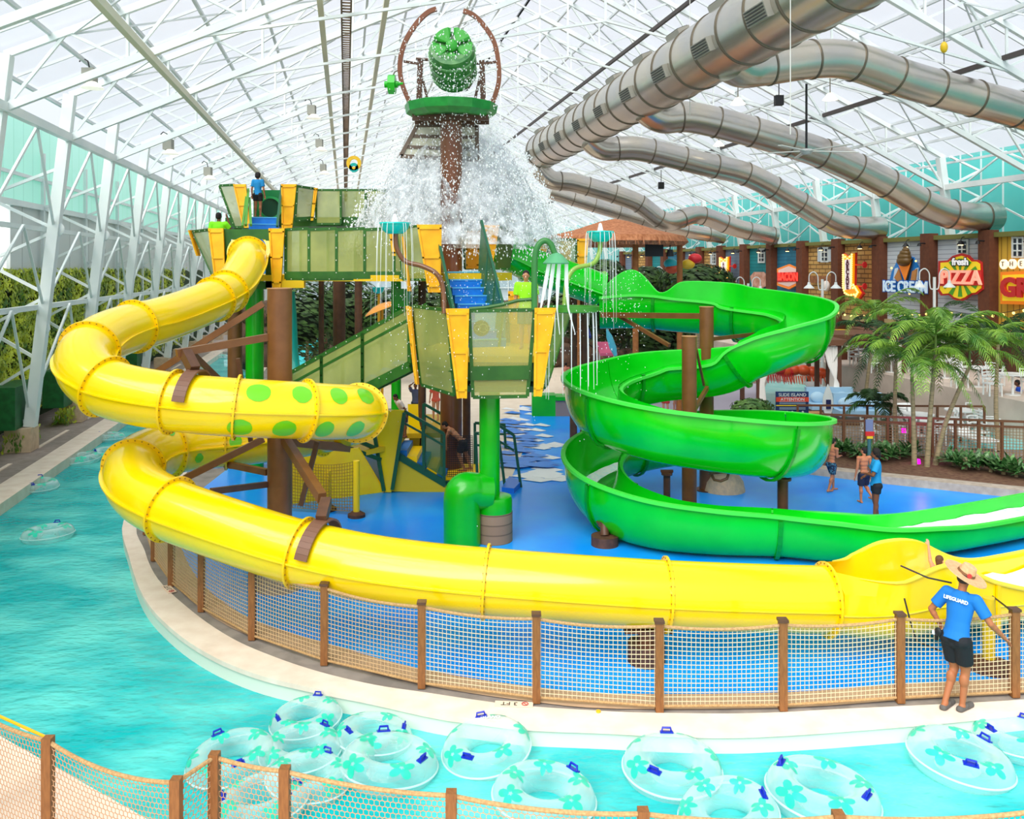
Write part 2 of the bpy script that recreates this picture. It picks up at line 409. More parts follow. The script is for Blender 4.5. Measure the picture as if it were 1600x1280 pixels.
# window opening with white building outside
o = struct(M().add([B(-11.15, 26.2, 5.5), B(-11.15, 31.8, 5.5), B(-11.15, 31.8, 7.9), B(-11.15, 26.2, 7.9)], [(0, 1, 2, 3)]).obj('window_1', mat('clear glass', (235, 250, 250), .1, alpha=.12)), 'clear window in the left wall', 'window')
bt = thing('outside_building', 'white building with dark roofed balconies outside the left window', 'building', B(-26, 44, 0))
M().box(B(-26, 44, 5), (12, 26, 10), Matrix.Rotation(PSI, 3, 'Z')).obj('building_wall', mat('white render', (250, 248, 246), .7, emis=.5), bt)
M().box(B(-19.7, 40, 7.6), (1.6, 5, .9), Matrix.Rotation(PSI, 3, 'Z')).obj('balcony_roof', mat('dark roof', (120, 66, 48), .8), bt)
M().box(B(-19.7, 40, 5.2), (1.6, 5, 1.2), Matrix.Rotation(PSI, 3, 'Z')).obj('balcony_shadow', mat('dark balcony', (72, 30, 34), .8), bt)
pc = thing('outside_awning', 'pale blue canopy outside the left window', 'awning', B(-12.5, 30, 5.9))
M().box(B(-12.9, 30, 6.62), (1.8, 4.4, .14), Matrix.Rotation(PSI, 3, 'Z')).obj('canopy', mat('pale blue canopy', (190, 230, 232), .5), pc)
for dv in (-2, 2): M().beam(B(-13.6, 30+dv, 0), B(-13.6, 30+dv, 6.6), .1).obj('post', WHT, pc)
# right wall teal glazing
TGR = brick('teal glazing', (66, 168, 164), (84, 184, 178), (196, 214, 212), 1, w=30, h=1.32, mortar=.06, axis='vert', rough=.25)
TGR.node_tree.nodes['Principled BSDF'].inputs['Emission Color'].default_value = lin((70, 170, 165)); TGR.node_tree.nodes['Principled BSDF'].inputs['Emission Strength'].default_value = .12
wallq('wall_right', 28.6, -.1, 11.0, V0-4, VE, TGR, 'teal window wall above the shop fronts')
m = M().add([B(-11.7, VE, -.1), B(28.6, VE, -.1), B(28.6, VE, 10.6), B(UM, VE, ZM+TD+.3), B(-11.7, VE, 9.6)], [(0, 1, 2, 3, 4)])
struct(m.obj('wall_back', mat('far glazed gable', (196, 210, 216), .5, c2=(170, 190, 198), scale=.4), smooth=False), 'far glazed gable wall', 'wall')
m = M()
for i in range(24):
    u = -11+i*1.7
    m.beam(B(u, VE-.2, 0), B(u, VE-.2, zr(min(max(u, UL), UR))+TD), .1)
for z in (3, 6, 9): m.beam(B(-11, VE-.2, z), B(28, VE-.2, z), .12)
struct(m.obj('trim_1', WHT, smooth=False), 'white mullions of the far gable wall', 'trim')
# louvre / vent boxes and floodlights hung on the trusses
fl = thing('floodlight', 'grey floodlight clamped to the nearest left column', 'floodlight', P(140, 118, 25))
lm = M(); lm.box((0, 0, 0), (.34, .3, .4)); lm.obj('housing', mat('lamp grey', (150, 150, 140), .5), fl, world=False)
lm = M(); lm.lathe((.1, -.05, -.32), [(.0, .12), (.12, .12), (.3, -.04), (.32, -.06), (0, -.06)], 20); lm.obj('reflector', mat('lamp reflector', (240, 236, 220), .4, emis=.5), fl, world=False)
M().tube([(0, 0, .2), (-.05, 0, .42), (-.2, 0, .5), (-.3, 0, .4)], .02).obj('cable', BLK, fl, world=False)
for k, (px, py, Y) in enumerate(((263, 226, 34), (325, 268, 42), (487, 172, 38), (499, 224, 44), (505, 262, 52))):
    dup(fl, P(px, py, Y), 0, ['grey floodlight second along the left columns', 'grey floodlight third along the left columns, above the top deck', 'grey floodlight highest beside the cable tray', 'grey floodlight just below the highest one by the tray', 'farthest grey floodlight beside the cable tray'][k], 'floodlights in the roof')
fl['group'] = 'floodlights in the roof'
for k, (px, py, Y, c) in enumerate(((1153, 163, 30, 0), (1297, 156, 30, 0), (1123, 228, 40, 0))):
    t = thing('high_bay_lamp', ['glowing roof lamp left of the ceiling fan rod', 'glowing roof lamp right of the ceiling fan rod', 'glowing roof lamp above the third duct'][k], 'lamp', P(px, py, Y))
    M().lathe((0, 0, 0), [(0, .25), (.08, .22), (.26, 0), (.24, 0), (0, .02)], 20).obj('shade', mat('lamp shade white', (255, 244, 220), .4, emis=1.4), t, world=False)
    M().beam((0, 0, .2), (0, 0, .9), .03).obj('hanger', GREYB, t, world=False)
for k, (px, py, Y) in enumerate(((1217, 157, 30), (1033, 290, 44))):
    t = thing('ceiling_speaker', ['small black speaker under the roof left of the fan rod', 'small black speaker beyond the second duct'][k], 'speaker', P(px, py, Y))
    M().box((0, 0, 0), (.28, .24, .34)).obj('cabinet', BLK, t, world=False); M().beam((0, 0, .17), (0, 0, .8), .03).obj('bracket', BLK, t, world=False)
# ceiling fan
fc = P(1260, 236, 27)
t = thing('ceiling_fan', 'large white five bladed ceiling fan on a black rod', 'fan', fc)
M().cyl(fc, fc+V((0, 0, 2.1)), .035).obj('rod', BLK, t)
m = M(); m.lathe(fc, [(0, .08), (.16, .06), (.2, 0), (.14, -.1), (0, -.12)], 20); m.obj('hub', mat('fan grey', (190, 190, 190), .4), t)
for k in range(5):
    a = math.radians(10+72*k); d = V((math.cos(a), math.sin(a), 0))
    M().beam(fc+d*.15, fc+d*1.75, .13, .025).obj('blade', mat('fan blade', (230, 230, 226), .4), t)
# hanging cables
for k, (px, y0, y1, Y) in enumerate(((1235, 0, 210, 20), (1475, 0, 100, 24), (1078, 60, 180, 30))):
    m = M().cyl(P(px, y0-60, Y), P(px, y1, Y), .012, n=6)
    tag(m.obj('hanging_cable', [mat('pale cable', (225, 225, 220), .6), BLK, mat('pale cable', (225, 225, 220), .6)][k]), ['pale cable hanging in front of the nearest duct', 'black hoist cable with yellow hook at upper right', 'short pale cable hanging behind the big duct'][k], 'cable')
tag(M().ell(P(1475, 74, 24), (.1, .1, .16)).obj('hoist_hook', mat('hook yellow', (230, 190, 30), .4)), 'small yellow hoist hook on the black cable', 'hook')
# ------------------------------------------------------------ ducts
D_U, D_Z, D_R = 11.2, 12.45, 1.0
t = thing('main_air_duct', 'huge straight silver air duct with vents running down the hall', 'duct', B(D_U, 25, D_Z))
M().cyl(B(D_U, 8, D_Z), B(D_U, 49, D_Z), D_R, n=48).obj('duct_body', DUCT, t)
for i in range(24):
    v = 9+i*1.72
    M().ring(B(D_U, v, D_Z), AX, D_R-.01, D_R+.035, .05, 40).obj('seam_band', DUCTS, t)
    if i % 2 == 0:
        for ang, nm in ((-22, 'vent'), (200, 'vent'), (112, 'vent')):
            a = math.radians(ang); n = RX*math.cos(a)+UP*math.sin(a); tt = AX.cross(n)
            c = B(D_U, v+.86, D_Z)+n*(D_R+.06)
            mm = Matrix((AX, tt, n)).transposed()
            q = M().box(c, (1.1, .42, .2), mm).obj(nm, mat('vent frame', (170, 166, 156), .5, .4), t, smooth=False)
            g = M()
            for j in range(5): g.box(c+n*.11+tt*(-.16+j*.08), (1.0, .035, .03), mm)
            g.obj('grille', mat('vent grille', (60, 60, 58), .6), q, smooth=False)
def duct(lab, pts, r):
    pp = [V(p) for p in spline(pts, 14)]
    t = thing('branch_air_duct', lab, 'duct', pp[0], group='branch ducts to the right wall')
    M().tube(pp, r, 32).obj('duct_body', DUCT, t)
    acc = 0
    m = None
    for i in range(1, len(pp)):
        acc += (pp[i]-pp[i-1]).length
        if acc > 1.5 and i < len(pp)-1:
            acc = 0; M().ring(pp[i], pp[i+1]-pp[i-1], r-.01, r+.03, .05, 32).obj('seam_band', DUCTS, t)
duct('corrugated silver branch duct nearest the camera, running out of frame at upper right', [P(1140, 96, 25.9), P(1160, 106, 26.3), P(1190, 104, 26.6), P(1280, 92, 27.0), P(1335, 97, 27.3), P(1415, 124, 27.8), P(1500, 148, 28.3), P(1610, 178, 29), P(1700, 215, 29.6)], .6)
duct('silver branch duct arching down to the wall above the pizza sign', [P(1008, 168, 33.3), P(1035, 184, 33.5), P(1085, 184, 33.7), P(1190, 210, 34.2), P(1285, 240, 34.8), P(1375, 281, 35.3), P(1450, 322, 35.8), P(1500, 337, 36), P(1556, 338, 36.4)], .6)
duct('silver branch duct ending above the arcade sign', [P(920, 216, 40.4), P(945, 232, 40.6), P(1000, 233, 40.8), P(1094, 255, 41.4), P(1170, 274, 42), P(1245, 315, 42.6), P(1312, 352, 43), P(1378, 356, 43.4)], .57)
duct('far silver branch duct that kinks beside the thatched roof', [P(842, 262, 50), P(862, 281, 50.2), P(902, 287, 50.5), P(990, 314, 51), P(1040, 346, 51.5), P(1090, 336, 52.4), P(1150, 356, 53), P(1212, 370, 53.4)], .55)
duct('farthest silver branch duct low behind the thatched roof', [P(860, 300, 60), P(960, 330, 60.5), P(1060, 358, 61), P(1131, 370, 61.5)], .5)
# ------------------------------------------------------------ ground, river, splash pad
cop = [(1700,1100),(1600,1110),(1460,1124),(1311,1136),(1220,1142),(1138,1145),(1040,1143),(940,1138),(820,1133),(745,1124),(680,1115),(575,1092),(484,1074),(396,1052),(322,1020),(264,979),(224,932),(202,871),(193,814)]
copi = [(1700,1082),(1600,1093),(1460,1101),(1311,1108),(1220,1113),(1138,1115),(1040,1114),(960,1112),(820,1103),(745,1094),(665,1082),(585,1070),(500,1050),(425,1025),(360,996),(300,955),(247,905),(226,860),(217,815)]
O = [G(*p) for p in cop]; I = [G(*p) for p in copi]
O += [B(-5.0, 24, 0), B(-5.1, 30, 0), B(-5.1, 62, 0)]; I += [B(-4.3, 24, 0), B(-4.4, 30, 0), B(-4.4, 62, 0)]
def sp2(pts, s=5): return [V((p[0], p[1], 0)) for p in spline([(a.x, a.y) for a in pts], s)]
Os, Is = sp2(O), sp2(I)
right = [B(40, 62, 0), B(40, 2, 0)]
m = M().prism([tuple(p) for p in Is]+[tuple(right[0]), tuple(V((26, O[0].y-2.6, 0)))], -1.1, -.015)
struct(m.obj('floor', mat('paving grey', (150, 140, 132), .85, c2=(128, 120, 114), scale=2.5, det=8, lo=.4, hi=.6)), 'grey textured paving of the island', 'floor')
m = M(); n = len(Os)
vs = []
for a, b in zip(Os, Is): vs += [V((a.x, a.y, 0)), V((b.x, b.y, 0)), V((a.x, a.y, -.07)), V((b.x, b.y, -.02)), ]
fs = []
for i in range(n-1): k = i*4; fs += [(k, k+4, k+5, k+1), (k, k+2, k+6, k+4), (k+1, k+5, k+7, k+3)]
struct(m.add(vs, fs).obj('trim_2', COPE), 'pale stone coping round the island edge', 'coping')
# submerged pale wall
m = M(); vs = []; fs = []
for a, b in zip(Os, Is):
    d = (a-b).normalized(); vs += [a-d*.03+V((0, 0, -.06)), a-d*.02+V((0, 0, -.3)), a+d*.3+V((0, 0, -1.1))]
for i in range(n-1): k = i*3; fs += [(k, k+1, k+4, k+3), (k+1, k+2, k+5, k+4)]
struct(m.add(vs, fs).obj('trim_3', mat('pool wall', (214, 226, 210), .5)), 'pale plaster pool wall under the coping', 'pool wall')
# splash pad (blue)
bl = [(1700,1050),(1600,1060),(1400,1070),(1220,1082),(960,1084),(840,1074),(720,1057),(619,1036),(504,1003),(396,969),(318,915),(285,860),(270,800)]
Bp = [G(*p) for p in bl]
Bs = sp2(Bp, 4)
back = [B(-3.2, 26, 0), B(-1.5, 33, 0), G(700, 640), G(800, 632), G(862, 640), G(1000, 660), G(1130, 700), G(1257, 740), G(1385, 756), G(1582, 777), G(1700, 790)]
BF = mat('blue splash pad', (0, 142, 255), .28, c2=(30, 164, 255), scale=.7, spec=.2, det=6)
struct(M().prism([tuple(p) for p in Bs]+[tuple(p) for p in back], -.014, .006).obj('floor', BF), 'bright blue wet splash pad floor', 'floor')
# beige band outside the blue
beige = mat('tan deck', (196, 164, 134), .8, c2=(184, 152, 122), scale=3)
m = M(); band = [p for p in Bs]; n = len(band); vs = []; fs = []
for i, p in enumerate(band):
    t = (band[min(i+1, n-1)]-band[max(i-1, 0)]).normalized(); nrm = V((-t.y, t.x, 0))
    if nrm.dot(V((4, 19, 0))-p) > 0: nrm = -nrm
    vs += [p+V((0, 0, .002)), p+nrm*.40+V((0, 0, .002))]
for i in range(n-1): fs.append((2*i, 2*i+1, 2*i+3, 2*i+2))
struct(m.add(vs, fs).obj('trim_4', beige), 'tan concrete band round the splash pad', 'band')
# beige zone behind with blue shards
sand = mat('sand coating', (240, 224, 202), .5, c2=(232, 214, 190), scale=2)
poly = [G(640, 632), G(812, 632), G(812, 655), G(824, 690), G(800, 745), G(740, 770), G(690, 740), G(600, 700)]
struct(M().prism([tuple(p) for p in poly], .005, .012).obj('floor', sand), 'cream floor patch behind the green post', 'floor')
m = M(); rnd = random.Random(3)
for i in range(70):
    px = rnd.uniform(792, 885); py = 636+rnd.random()**1.2*115
    if px > 812+(py-636)*.72+18 or px < 790+(py-640)*.25: continue
    s = .5+(py-630)/160; a = G(px-19*s, py); b = G(px+19*s, py+1); c = G(px-3, py-4*s); d = G(px+6, py+3.2*s)
    m.slab([q+UP*(i*.0002) for q in (a, d, b, c)], (0, 0, .003))
for q in m.v: q.z += .012
if m.v: struct(m.obj('trim_5', mat('white shards', (240, 244, 246), .4), smooth=False), 'white zigzag shards painted on the blue floor', 'floor marking')
m = M()
for i in range(46):
    py = 646+rnd.random()*92; px = rnd.uniform(786, 800+(py-640)*.62); s = .5+(py-630)/160
    a = G(px-22*s, py); b = G(px+22*s, py+1); c = G(px-3, py-3.5*s); d = G(px+6, py+2.5*s)
    m.slab([q+UP*(i*.0002) for q in (a, d, b, c)], (0, 0, .003))
for q in m.v: q.z += .05
struct(m.obj('trim_6', mat('blue shards', (24, 130, 230), .4), smooth=False), 'blue zigzag shards painted on the cream floor', 'floor marking')
struct(M().prism([tuple(p) for p in (G(470, 560), G(900, 560), G(880, 632), G(560, 640), G(470, 620))], .0, .008).obj('floor', sand), 'cream floor far behind the play unit', 'floor')
# pool of water all round
WM = mat('river water', (0, 196, 200), .14, c2=(110, 240, 232), scale=.5, stretch=(1, 1.7, 1), det=12, lo=.42, hi=.64, spec=.2, alpha=.78, bump=.9, bscale=4.2)
x0 = [V((p.x, p.y, -.27)) for p in (B(-8.2, 62, 0), B(-8.2, 12, 0), V((-8.2, 9.5, 0)), V((-6, 6.5, 0)), V((16, 6.0, 0)), V((16, 13, 0)), B(3, 20, 0), B(3, 62, 0))]
m = M().add(x0, [tuple(range(len(x0)))])
struct(m.obj('river_water', WM), 'turquoise lazy river water', 'water')
struct(M().prism([tuple(p) for p in x0], -1.2, -1.1).obj('floor', mat('pool floor', (60, 226, 222), .6, c2=(20, 206, 212), scale=.5)), 'turquoise painted pool bottom', 'pool floor')
for k, (px, py) in enumerate(((235, 1190),)):
    c = G(px, py, -.14)
    m = M()
    for i in range(7):
        for j in range(7): m.box((c.x-.3+i*.1, c.y-.3+j*.1+i*.03, -1.09), (.06, .06, .02))
    tag(m.obj('pool_drain', mat('drain teal', (60, 190, 170), .5)), 'square drain grating on the pool bottom beside the near fence', 'drain')
# left bank
bank = [B(-8.2, 62, 0), B(-8.2, 12, 0), B(-14, 12, 0), B(-14, 62, 0)]
struct(M().prism([tuple(p) for p in bank], -1.1, -.01).obj('floor', mat('bank paving', (160, 146, 138), .85, c2=(142, 130, 122), scale=4)), 'grey brown walkway on the left bank', 'floor')
struct(M().prism([tuple(B(-8.15, 62, 0)), tuple(B(-8.15, 12, 0)), tuple(B(-8.9, 12, 0)), tuple(B(-8.9, 62, 0))], -.3, .015).obj('trim_7', COPE), 'pale coping along the left bank', 'coping')
m = M()
for i in range(10): m.box(B(-9.55, 20.6+i*5.26, 0), (.12, 3.0, .03), Matrix.Rotation(PSI, 3, 'Z'))
struct(m.obj('trim_8', COPE), 'pale strips set in the left walkway', 'paving strip')
# near bank
nb = [V((-14, 13, 0)), V((-9.5, 12.2, 0)), G(0, 1150), G(110, 1212), G(230, 1280), G(420, 1345), V((-.2, 7.0, 0)), V((4, 6.6, 0)), V((10, 6.7, 0)), V((16, 7.6, 0)), V((16, 2.5, 0)), V((-14, 2.5, 0))]
struct(M().prism([tuple(p) for p in nb], -1.1, 0).obj('floor', mat('near deck cream', (246, 228, 210), .7, c2=(232, 214, 196), scale=2)), 'cream deck under the near fence', 'floor')
# big base under everything
struct(M().prism([tuple(B(-16, 61, 0)), tuple(B(-16, 118, 0)), tuple(B(45, 118, 0)), tuple(B(45, 61, 0))], -.3, 0).obj('floor', mat('far floor', (190, 176, 168), .8)), 'pale floor at the far end of the hall', 'floor')
# depth markers
def marker(px, py, rot, lab, w=.42, h=.17):
    c = G(px, py, .004); mt = Matrix.Translation(c+V((0, 0, .006))) @ Matrix.Rotation(rot, 4, 'Z')
    t = thing('depth_marker', lab, 'marker', c)
    q = M().box((0, 0, 0), (w, h, .008)); q.v = [mt @ p for p in q.v]; q.obj('tile', mat('marker tile', (240, 214, 190), .6), t)
    mt2 = mt @ Matrix.Translation((.06, 0, .005))
    text('3 FT', .12, mt2 @ Matrix.Rotation(0, 4, 'Z'), BLK, t, ext=.002)
    q = M(); q.lathe((0, 0, 0), [(.035, .001), (.045, .001), (.045, .006), (.035, .006), (.035, .001)], 20); q.beam((-.03, .03, .004), (.03, -.03, .004), .008, .004)
    q.v = [mt @ (p+V((-.145, 0, .005))) for p in q.v]; q.obj('no_diving_symbol', mat('marker red', (190, 40, 40), .5), t)
# the letters face the water, so they read upside down from here
marker(803, 1101, math.radians(176), 'cream depth tile reading 3 FT beside the front fence', .5, .13)
marker(264, 921, math.radians(128), 'cream depth tile reading 3 FT at the left bend of the coping', .42, .14)
tag(M().cyl(G(935, 1113), G(935, 1113)+V((0, 0, .02)), .03).obj('deck_marker', mat('orange disc', (250, 180, 30), .5)), 'small orange disc on the front coping', 'disc')
# ------------------------------------------------------------ front rope fence
def netpanel(a, b, h, sag, parent, mt, cell=.055, rope=.022, z0=.06, thick=.006, hexa=False, rname='rope', nname='net'):
    a, b = V(a), V(b); L = (b-a).length; d = (b-a).normalized(); nrm = V((-d.y, d.x, 0))
    def top(t): return h-sag*4*t*(1-t)
    nx = max(3, int(L/cell)); nz = int((h-z0)/cell)
    def pt(i, j):
        t = i/nx; tt = top(t)*1.0; z = z0+(tt-z0)*j/nz
        return a+(b-a)*t+V((0, 0, z))
    m = M()
    if not hexa:
        for i in range(0, nx+1): m.beam(pt(i, 0), pt(i, nz), thick, thick)
        step = max(1, nx//8)
        for j in range(nz+1):
            i = 0
            while i < nx:
                k = min(nx, i+step); m.beam(pt(i, j), pt(k, j), thick, thick*1.3); i = k
    else:
        for j in range(nz):
            for i in range(nx):
                o = .5 if j % 2 else 0
                def q(t, jj): t = min(max(t, 0), 1); return a+(b-a)*t+V((0, 0, z0+(top(t)-z0)*jj/nz))
                m.beam(q((i+o)/nx, j+.1), q((i+o)/nx, j+.9), thick, thick)
                m.beam(q((i+o)/nx, j+.9), q((i+o+.5)/nx, j+1.1), thick, thick); m.beam(q((i+o)/nx, j+.9), q((i+o-.5)/nx, j+1.1), thick, thick)
    m.obj(nname, mt, parent, smooth=False)
    for nm, f in (('top_'+rname, lambda t: top(t)), ('bottom_'+rname, lambda t: z0)):
        M().tube([a+(b-a)*t+V((0, 0, f(t))) for t in [i/10 for i in range(11)]], rope if nm[0] == 't' else rope*.8, 8).obj(nm, ROPE, parent)
fp = [(1700,1080),(1585,1088),(1406,1097),(1223,1109),(1030,1111),(838,1097),(659,1074),(507,1038),(394,999),(315,955),(268,915),(241,876),(228,835)]
fpts = [G(*p) for p in fp]
wh = ['beyond the hat wearer at the right edge', 'just right of the hat wearer', 'just left of the hat wearer', 'below the end ring of the yellow tube', 'below the yellow tube left of its brown footing', 'above the 3 FT tile', 'left of the 3 FT tile', 'below the second yellow tube clamp', 'fourth from the left end', 'third from the left end', 'second from the left end', 'at the left end by the coping bend', 'hidden end of the fence under the yellow tube']
for k, p in enumerate(fpts):
    t = thing('fence_post', 'brown wooden rope fence post ' + wh[k], 'fence post', p, group='posts of the island rope fence')
    M().box(p+V((0, 0, .57)), (.1, .1, 1.14)).obj('shaft', POSTW, t); M().box(p+V((0, 0, 1.155)), (.125, .125, .035)).obj('cap', BRND, t)
for k in range(len(fpts)-1):
    t = thing('rope_netting', 'rope netting left of the post ' + wh[k], 'netting', (fpts[k]+fpts[k+1])/2, group='netting of the island rope fence')
    netpanel(fpts[k], fpts[k+1], 1.09, .05, t, NET if k < 6 else mat('tan net', (206, 172, 128), .9), cell=.058)
# near fence
np_ = [(-40, 1118, 8.9), (75, 1155, 8.35), (275, 1220, 7.68), (335, 1180, 8.08), (445, 1202, 7.85), (705, 1240, 7.49), (1005, 1268, 7.24), (1310, 1278, 7.2), (1640, 1262, 7.3)]
npt = []
for px, py, Y in np_:
    p = P(px, py, Y); npt.append(V((p.x, p.y, 0)))
wn = ['just outside the left edge', 'leftmost in view', 'at the corner, lower of the pair', 'at the corner, farther of the pair', 'third from the corner gate', 'below the two middle floats', 'below the float with one blue handle', 'at the bottom right', 'outside the right edge']
for k, p in enumerate(npt):
    t = thing('fence_post', 'near brown wooden fence post ' + wn[k], 'fence post', p, group='posts of the near fence')
    M().box(p+V((0, 0, .58)), (.092, .092, 1.16)).obj('shaft', POSTW, t)
HN = mat('tan hex net', (196, 148, 110), .9)
for k in range(len(npt)-1):
    t = thing('rope_netting', 'near tan netting right of the fence post ' + wn[k], 'netting', (npt[k]+npt[k+1])/2, group='netting of the near fence')
    netpanel(npt[k], npt[k+1], 1.12, [.03, .1, .0, .02, .04, .05, .05, .05][k], t, HN, cell=.05, rope=.02, thick=.005, hexa=True)
t = thing('yellow_pole', 'yellow rescue pole with a white joint leaning behind the near fence', 'pole', P(-20, 1108, 8.9))
M().cyl(P(-30, 1106, 8.9), P(74, 1153, 8.5), .014).obj('shaft', mat('pole yellow', (245, 180, 20), .4), t); M().cyl(P(34, 1136, 8.66), P(46, 1141, 8.62), .019).obj('joint', WHT, t)
# ------------------------------------------------------------ yellow tube slide
R = .475
yc = [(389,396,23.3),(388,400,22.9),(383,418,21.9),(365,447,20.8),(335,468,19.8),(290,487,18.7),(243,503,17.6),(205,512,16.9),(160,530,15.9),(133,556,15.1),(137,582,14.6),(165,604,14.35),(210,618,14.2),(280,629,14.1),(360,636,14.1),(440,640,14.35),(510,643,14.8),(553,644,15.3),(563,648,15.9),(545,658,16.4),(500,670,16.7),(440,681,16.8),(360,690,16.6),(300,696,16.3),(250,705,15.8),(215,722,15.2),(207,745,14.7),(225,772,14.2),(268,796,13.85),(330,819,13.55),(395,841,13.3),(460,861,13.1),(560,884,12.85),(660,899,12.7),(760,909,12.6),(900,920,12.55),(1040,929,12.55),(1170,934,12.6),(1290,937,12.7)]
YC = spline([tuple(P(*c)) for c in yc], 8); YC = [V(p) for p in YC]
def nearest(px, py, lo=0, hi=None):
    best = None
    for i, p in enumerate(YC):
        if i < lo or (hi and i > hi): continue
        x = 800+p.x*F/p.y; y = HY+(H-p.z)*F/p.y
        d = (x-px)**2+(y-py)**2
        if best is None or d < best[0]: best = (d, i)
    return best[1]
def fr(i):
    t = (YC[min(i+1, len(YC)-1)]-YC[max(i-1, 0)]).normalized(); r = t.cross(UP).normalized(); return t, r, r.cross(t)
circ = [(R*math.cos(a), R*math.sin(a)) for a in [2*math.pi*k/40 for k in range(40)]]
ys = thing('tube_slide', 'long winding yellow enclosed tube slide with green dots', 'water slide', V((YC[-1].x, YC[-1].y, 0)))
flg = [(388,400,0,20),(360,460,0,60),(335,470,0,60),(212,510,40,90),(140,545,60,90),(163,604,80,120),(272,628,90,130),(367,636,100,140),(478,641,110,150),(560,646,120,165),(500,672,140,180),(355,691,160,210),(268,701,170,215),(210,730,180,230),(268,796,200,240),(468,863,230,270),(760,909,250,300),(1040,929,270,330),(1290,937,280,400)]
fi = sorted(set(nearest(a, b, lo, min(hi, len(YC)-1)) for a, b, lo, hi in flg))
cuts = [0]+[i for i in fi if i > 0]
for a, b in zip(cuts[:-1], cuts[1:]):
    if b-a < 2: continue
    M().sweep(YC[a:b+1], circ).obj('tube_section', YEL, ys)
    # side seam flanges on both flanks
    for s in (1, -1):
        sp = [(s*(R-.01), -.012), (s*(R+.045), -.012), (s*(R+.045), .012), (s*(R-.01), .012)]
        M().sweep(YC[a:b+1], sp, caps=True).obj('seam_flange', YEL, ys, smooth=False)
for i in fi:
    t, r, q = fr(i)
    o = M().ring(YC[i], t, R-.01, R+.062, .035, 48).obj('joint_flange', mat('yellow joint', (252, 206, 0), .3), ys)
    m = M(); x = r; y = q
    for k in range(28):
        a = 2*math.pi*(k+.5)/28
        for s in (-1, 1): m.box(YC[i]+(x*math.cos(a)+y*math.sin(a))*(R+.036)+t*s*.02, (.018, .018, .018))
    m.obj('bolts', mat('bolt', (150, 110, 20), .5, .3), o, smooth=False)
# green dots wrapped on the skin
def dot(px, py, th, lo, hi, rl=.17, ra=.17):
    i = nearest(px, py, lo, hi); t, r, q = fr(i); c = YC[i]
    side = 1 if r.dot(V((0, -1, 0))) > 0 else -1
    m = M(); vs = []
    def at(s, w):
        a = math.radians(th)+w/R
        f = s/((YC[min(i+1, len(YC)-1)]-YC[max(i-1, 0)]).length/2)
        k = min(max(i+f, 0), len(YC)-1.001); k0 = int(k); p = YC[k0].lerp(YC[k0+1], k-k0); tt, rr, qq = fr(k0)
        return p+(rr*side*math.cos(a)+qq*math.sin(a))*(R+.006)
    N = 24; rings = 5
    for j in range(1, rings+1):
        for k in range(N):
            b = 2*math.pi*k/N; vs.append(at(rl*j/rings*math.cos(b), ra*j/rings*math.sin(b)))
    vs.append(at(0, 0)); c0 = len(vs)-1; fs = [(c0, k, (k+1) % N) for k in range(N)]
    for j in range(rings-1):
        for k in range(N): fs.append((j*N+k, (j+1)*N+k, (j+1)*N+(k+1) % N, j*N+(k+1) % N))
    m.add(vs, fs).obj('green_dot', DOT, ys)
for px in (401, 460, 507, 546, 575): dot(px, 642, 42, 100, 150, .17 if px < 430 else .145)
for px in (384, 444, 494, 536): dot(px, 642, -34, 100, 150, .17 if px < 470 else .14)
dot(250, 705, 62, 180, 215, .12); dot(300, 696, -20, 165, 215, .12, .1); dot(365, 690, 10, 160, 200, .13, .12)
# open flared exit and run-out
end = YC[-1]; dirE = (V((4, 2.0, 0))).normalized()
ex = [tuple(end), (5.35, 12.85, end.z-.02), (6.1, 13.1, .84), (6.9, 13.45, .72), (7.9, 13.95, .62), (9.0, 14.5, .57), (11, 15.5, .56), (14.5, 17.25, .56)]
EX = [V(p) for p in spline(ex, 8)]
def lerp(a, b, t): return a+(b-a)*t
hts = [(.47,.47),(.40,.42),(.55,.50),(.30,.50),(.10,.14),(.06,.08),(.06,.08),(.06,.08)]
HT = spline(hts, 8)
def prof(i):
    f = i/8; hN, hF = HT[i]           # right = camera side, left = far side
    w = min(.475+.07*f, .72); bt = -.475
    if f < .35: w = .475+.03*f/.35
    if f < 3: bt -= .14*math.sin(math.pi*f/3)**2
    pts = []
    k = 16; sq = min(1, f/3)
    for j in range(k+1):
        a = math.pi*j/k+math.pi           # left to right along the bottom
        c, s = math.cos(a), math.sin(a); e = lerp(1, .6, sq)
        pts.append((w*math.copysign(abs(c)**e, c), bt*abs(s)**e*1.0))
    up_l = (-w-.02*sq, hF*1.0); up_r = (w+.02*sq, hN)
    close = max(0, 1-f/1.1)
    L = [(-w*(.4+.6*(1-close)) if close > 0 else -w-.02, hF), (-w-.01, hF*.55)]
    Rr = [(w+.01, hN*.55), (w*(.4+.6*(1-close)) if close > 0 else w+.02, hN)]
    out = L+pts+Rr
    # thickness: return outline outside then inside
    inn = [(x*.955, y*.955 if y < 0 else y) for x, y in reversed(out)]
    return out+inn
o = M().sweep(EX, prof, caps=True).obj('open_runout', YEL, ys)
def rimline(side, nm, m_):
    pts = []
    for i, p in enumerate(EX):
        if i < 4: continue
        t = (EX[min(i+1, len(EX)-1)]-EX[i-1]).normalized(); r = t.cross(UP).normalized(); w = (min(.475+.07*i/8, .72)+.03)*(.4+.6*min(1, i/8.8))
        pts.append(p+r*side*w+UP*(HT[i][0] if side > 0 else HT[i][1]))
    M().tube(pts, .035, 8, radii=[min(1, .15+.12*k) for k in range(len(pts))]).obj(nm, m_, ys)
rimline(1, 'rim', mat('yellow rim', (255, 228, 60), .3)); rimline(-1, 'rim', mat('yellow rim', (255, 228, 60), .3))
pts = []
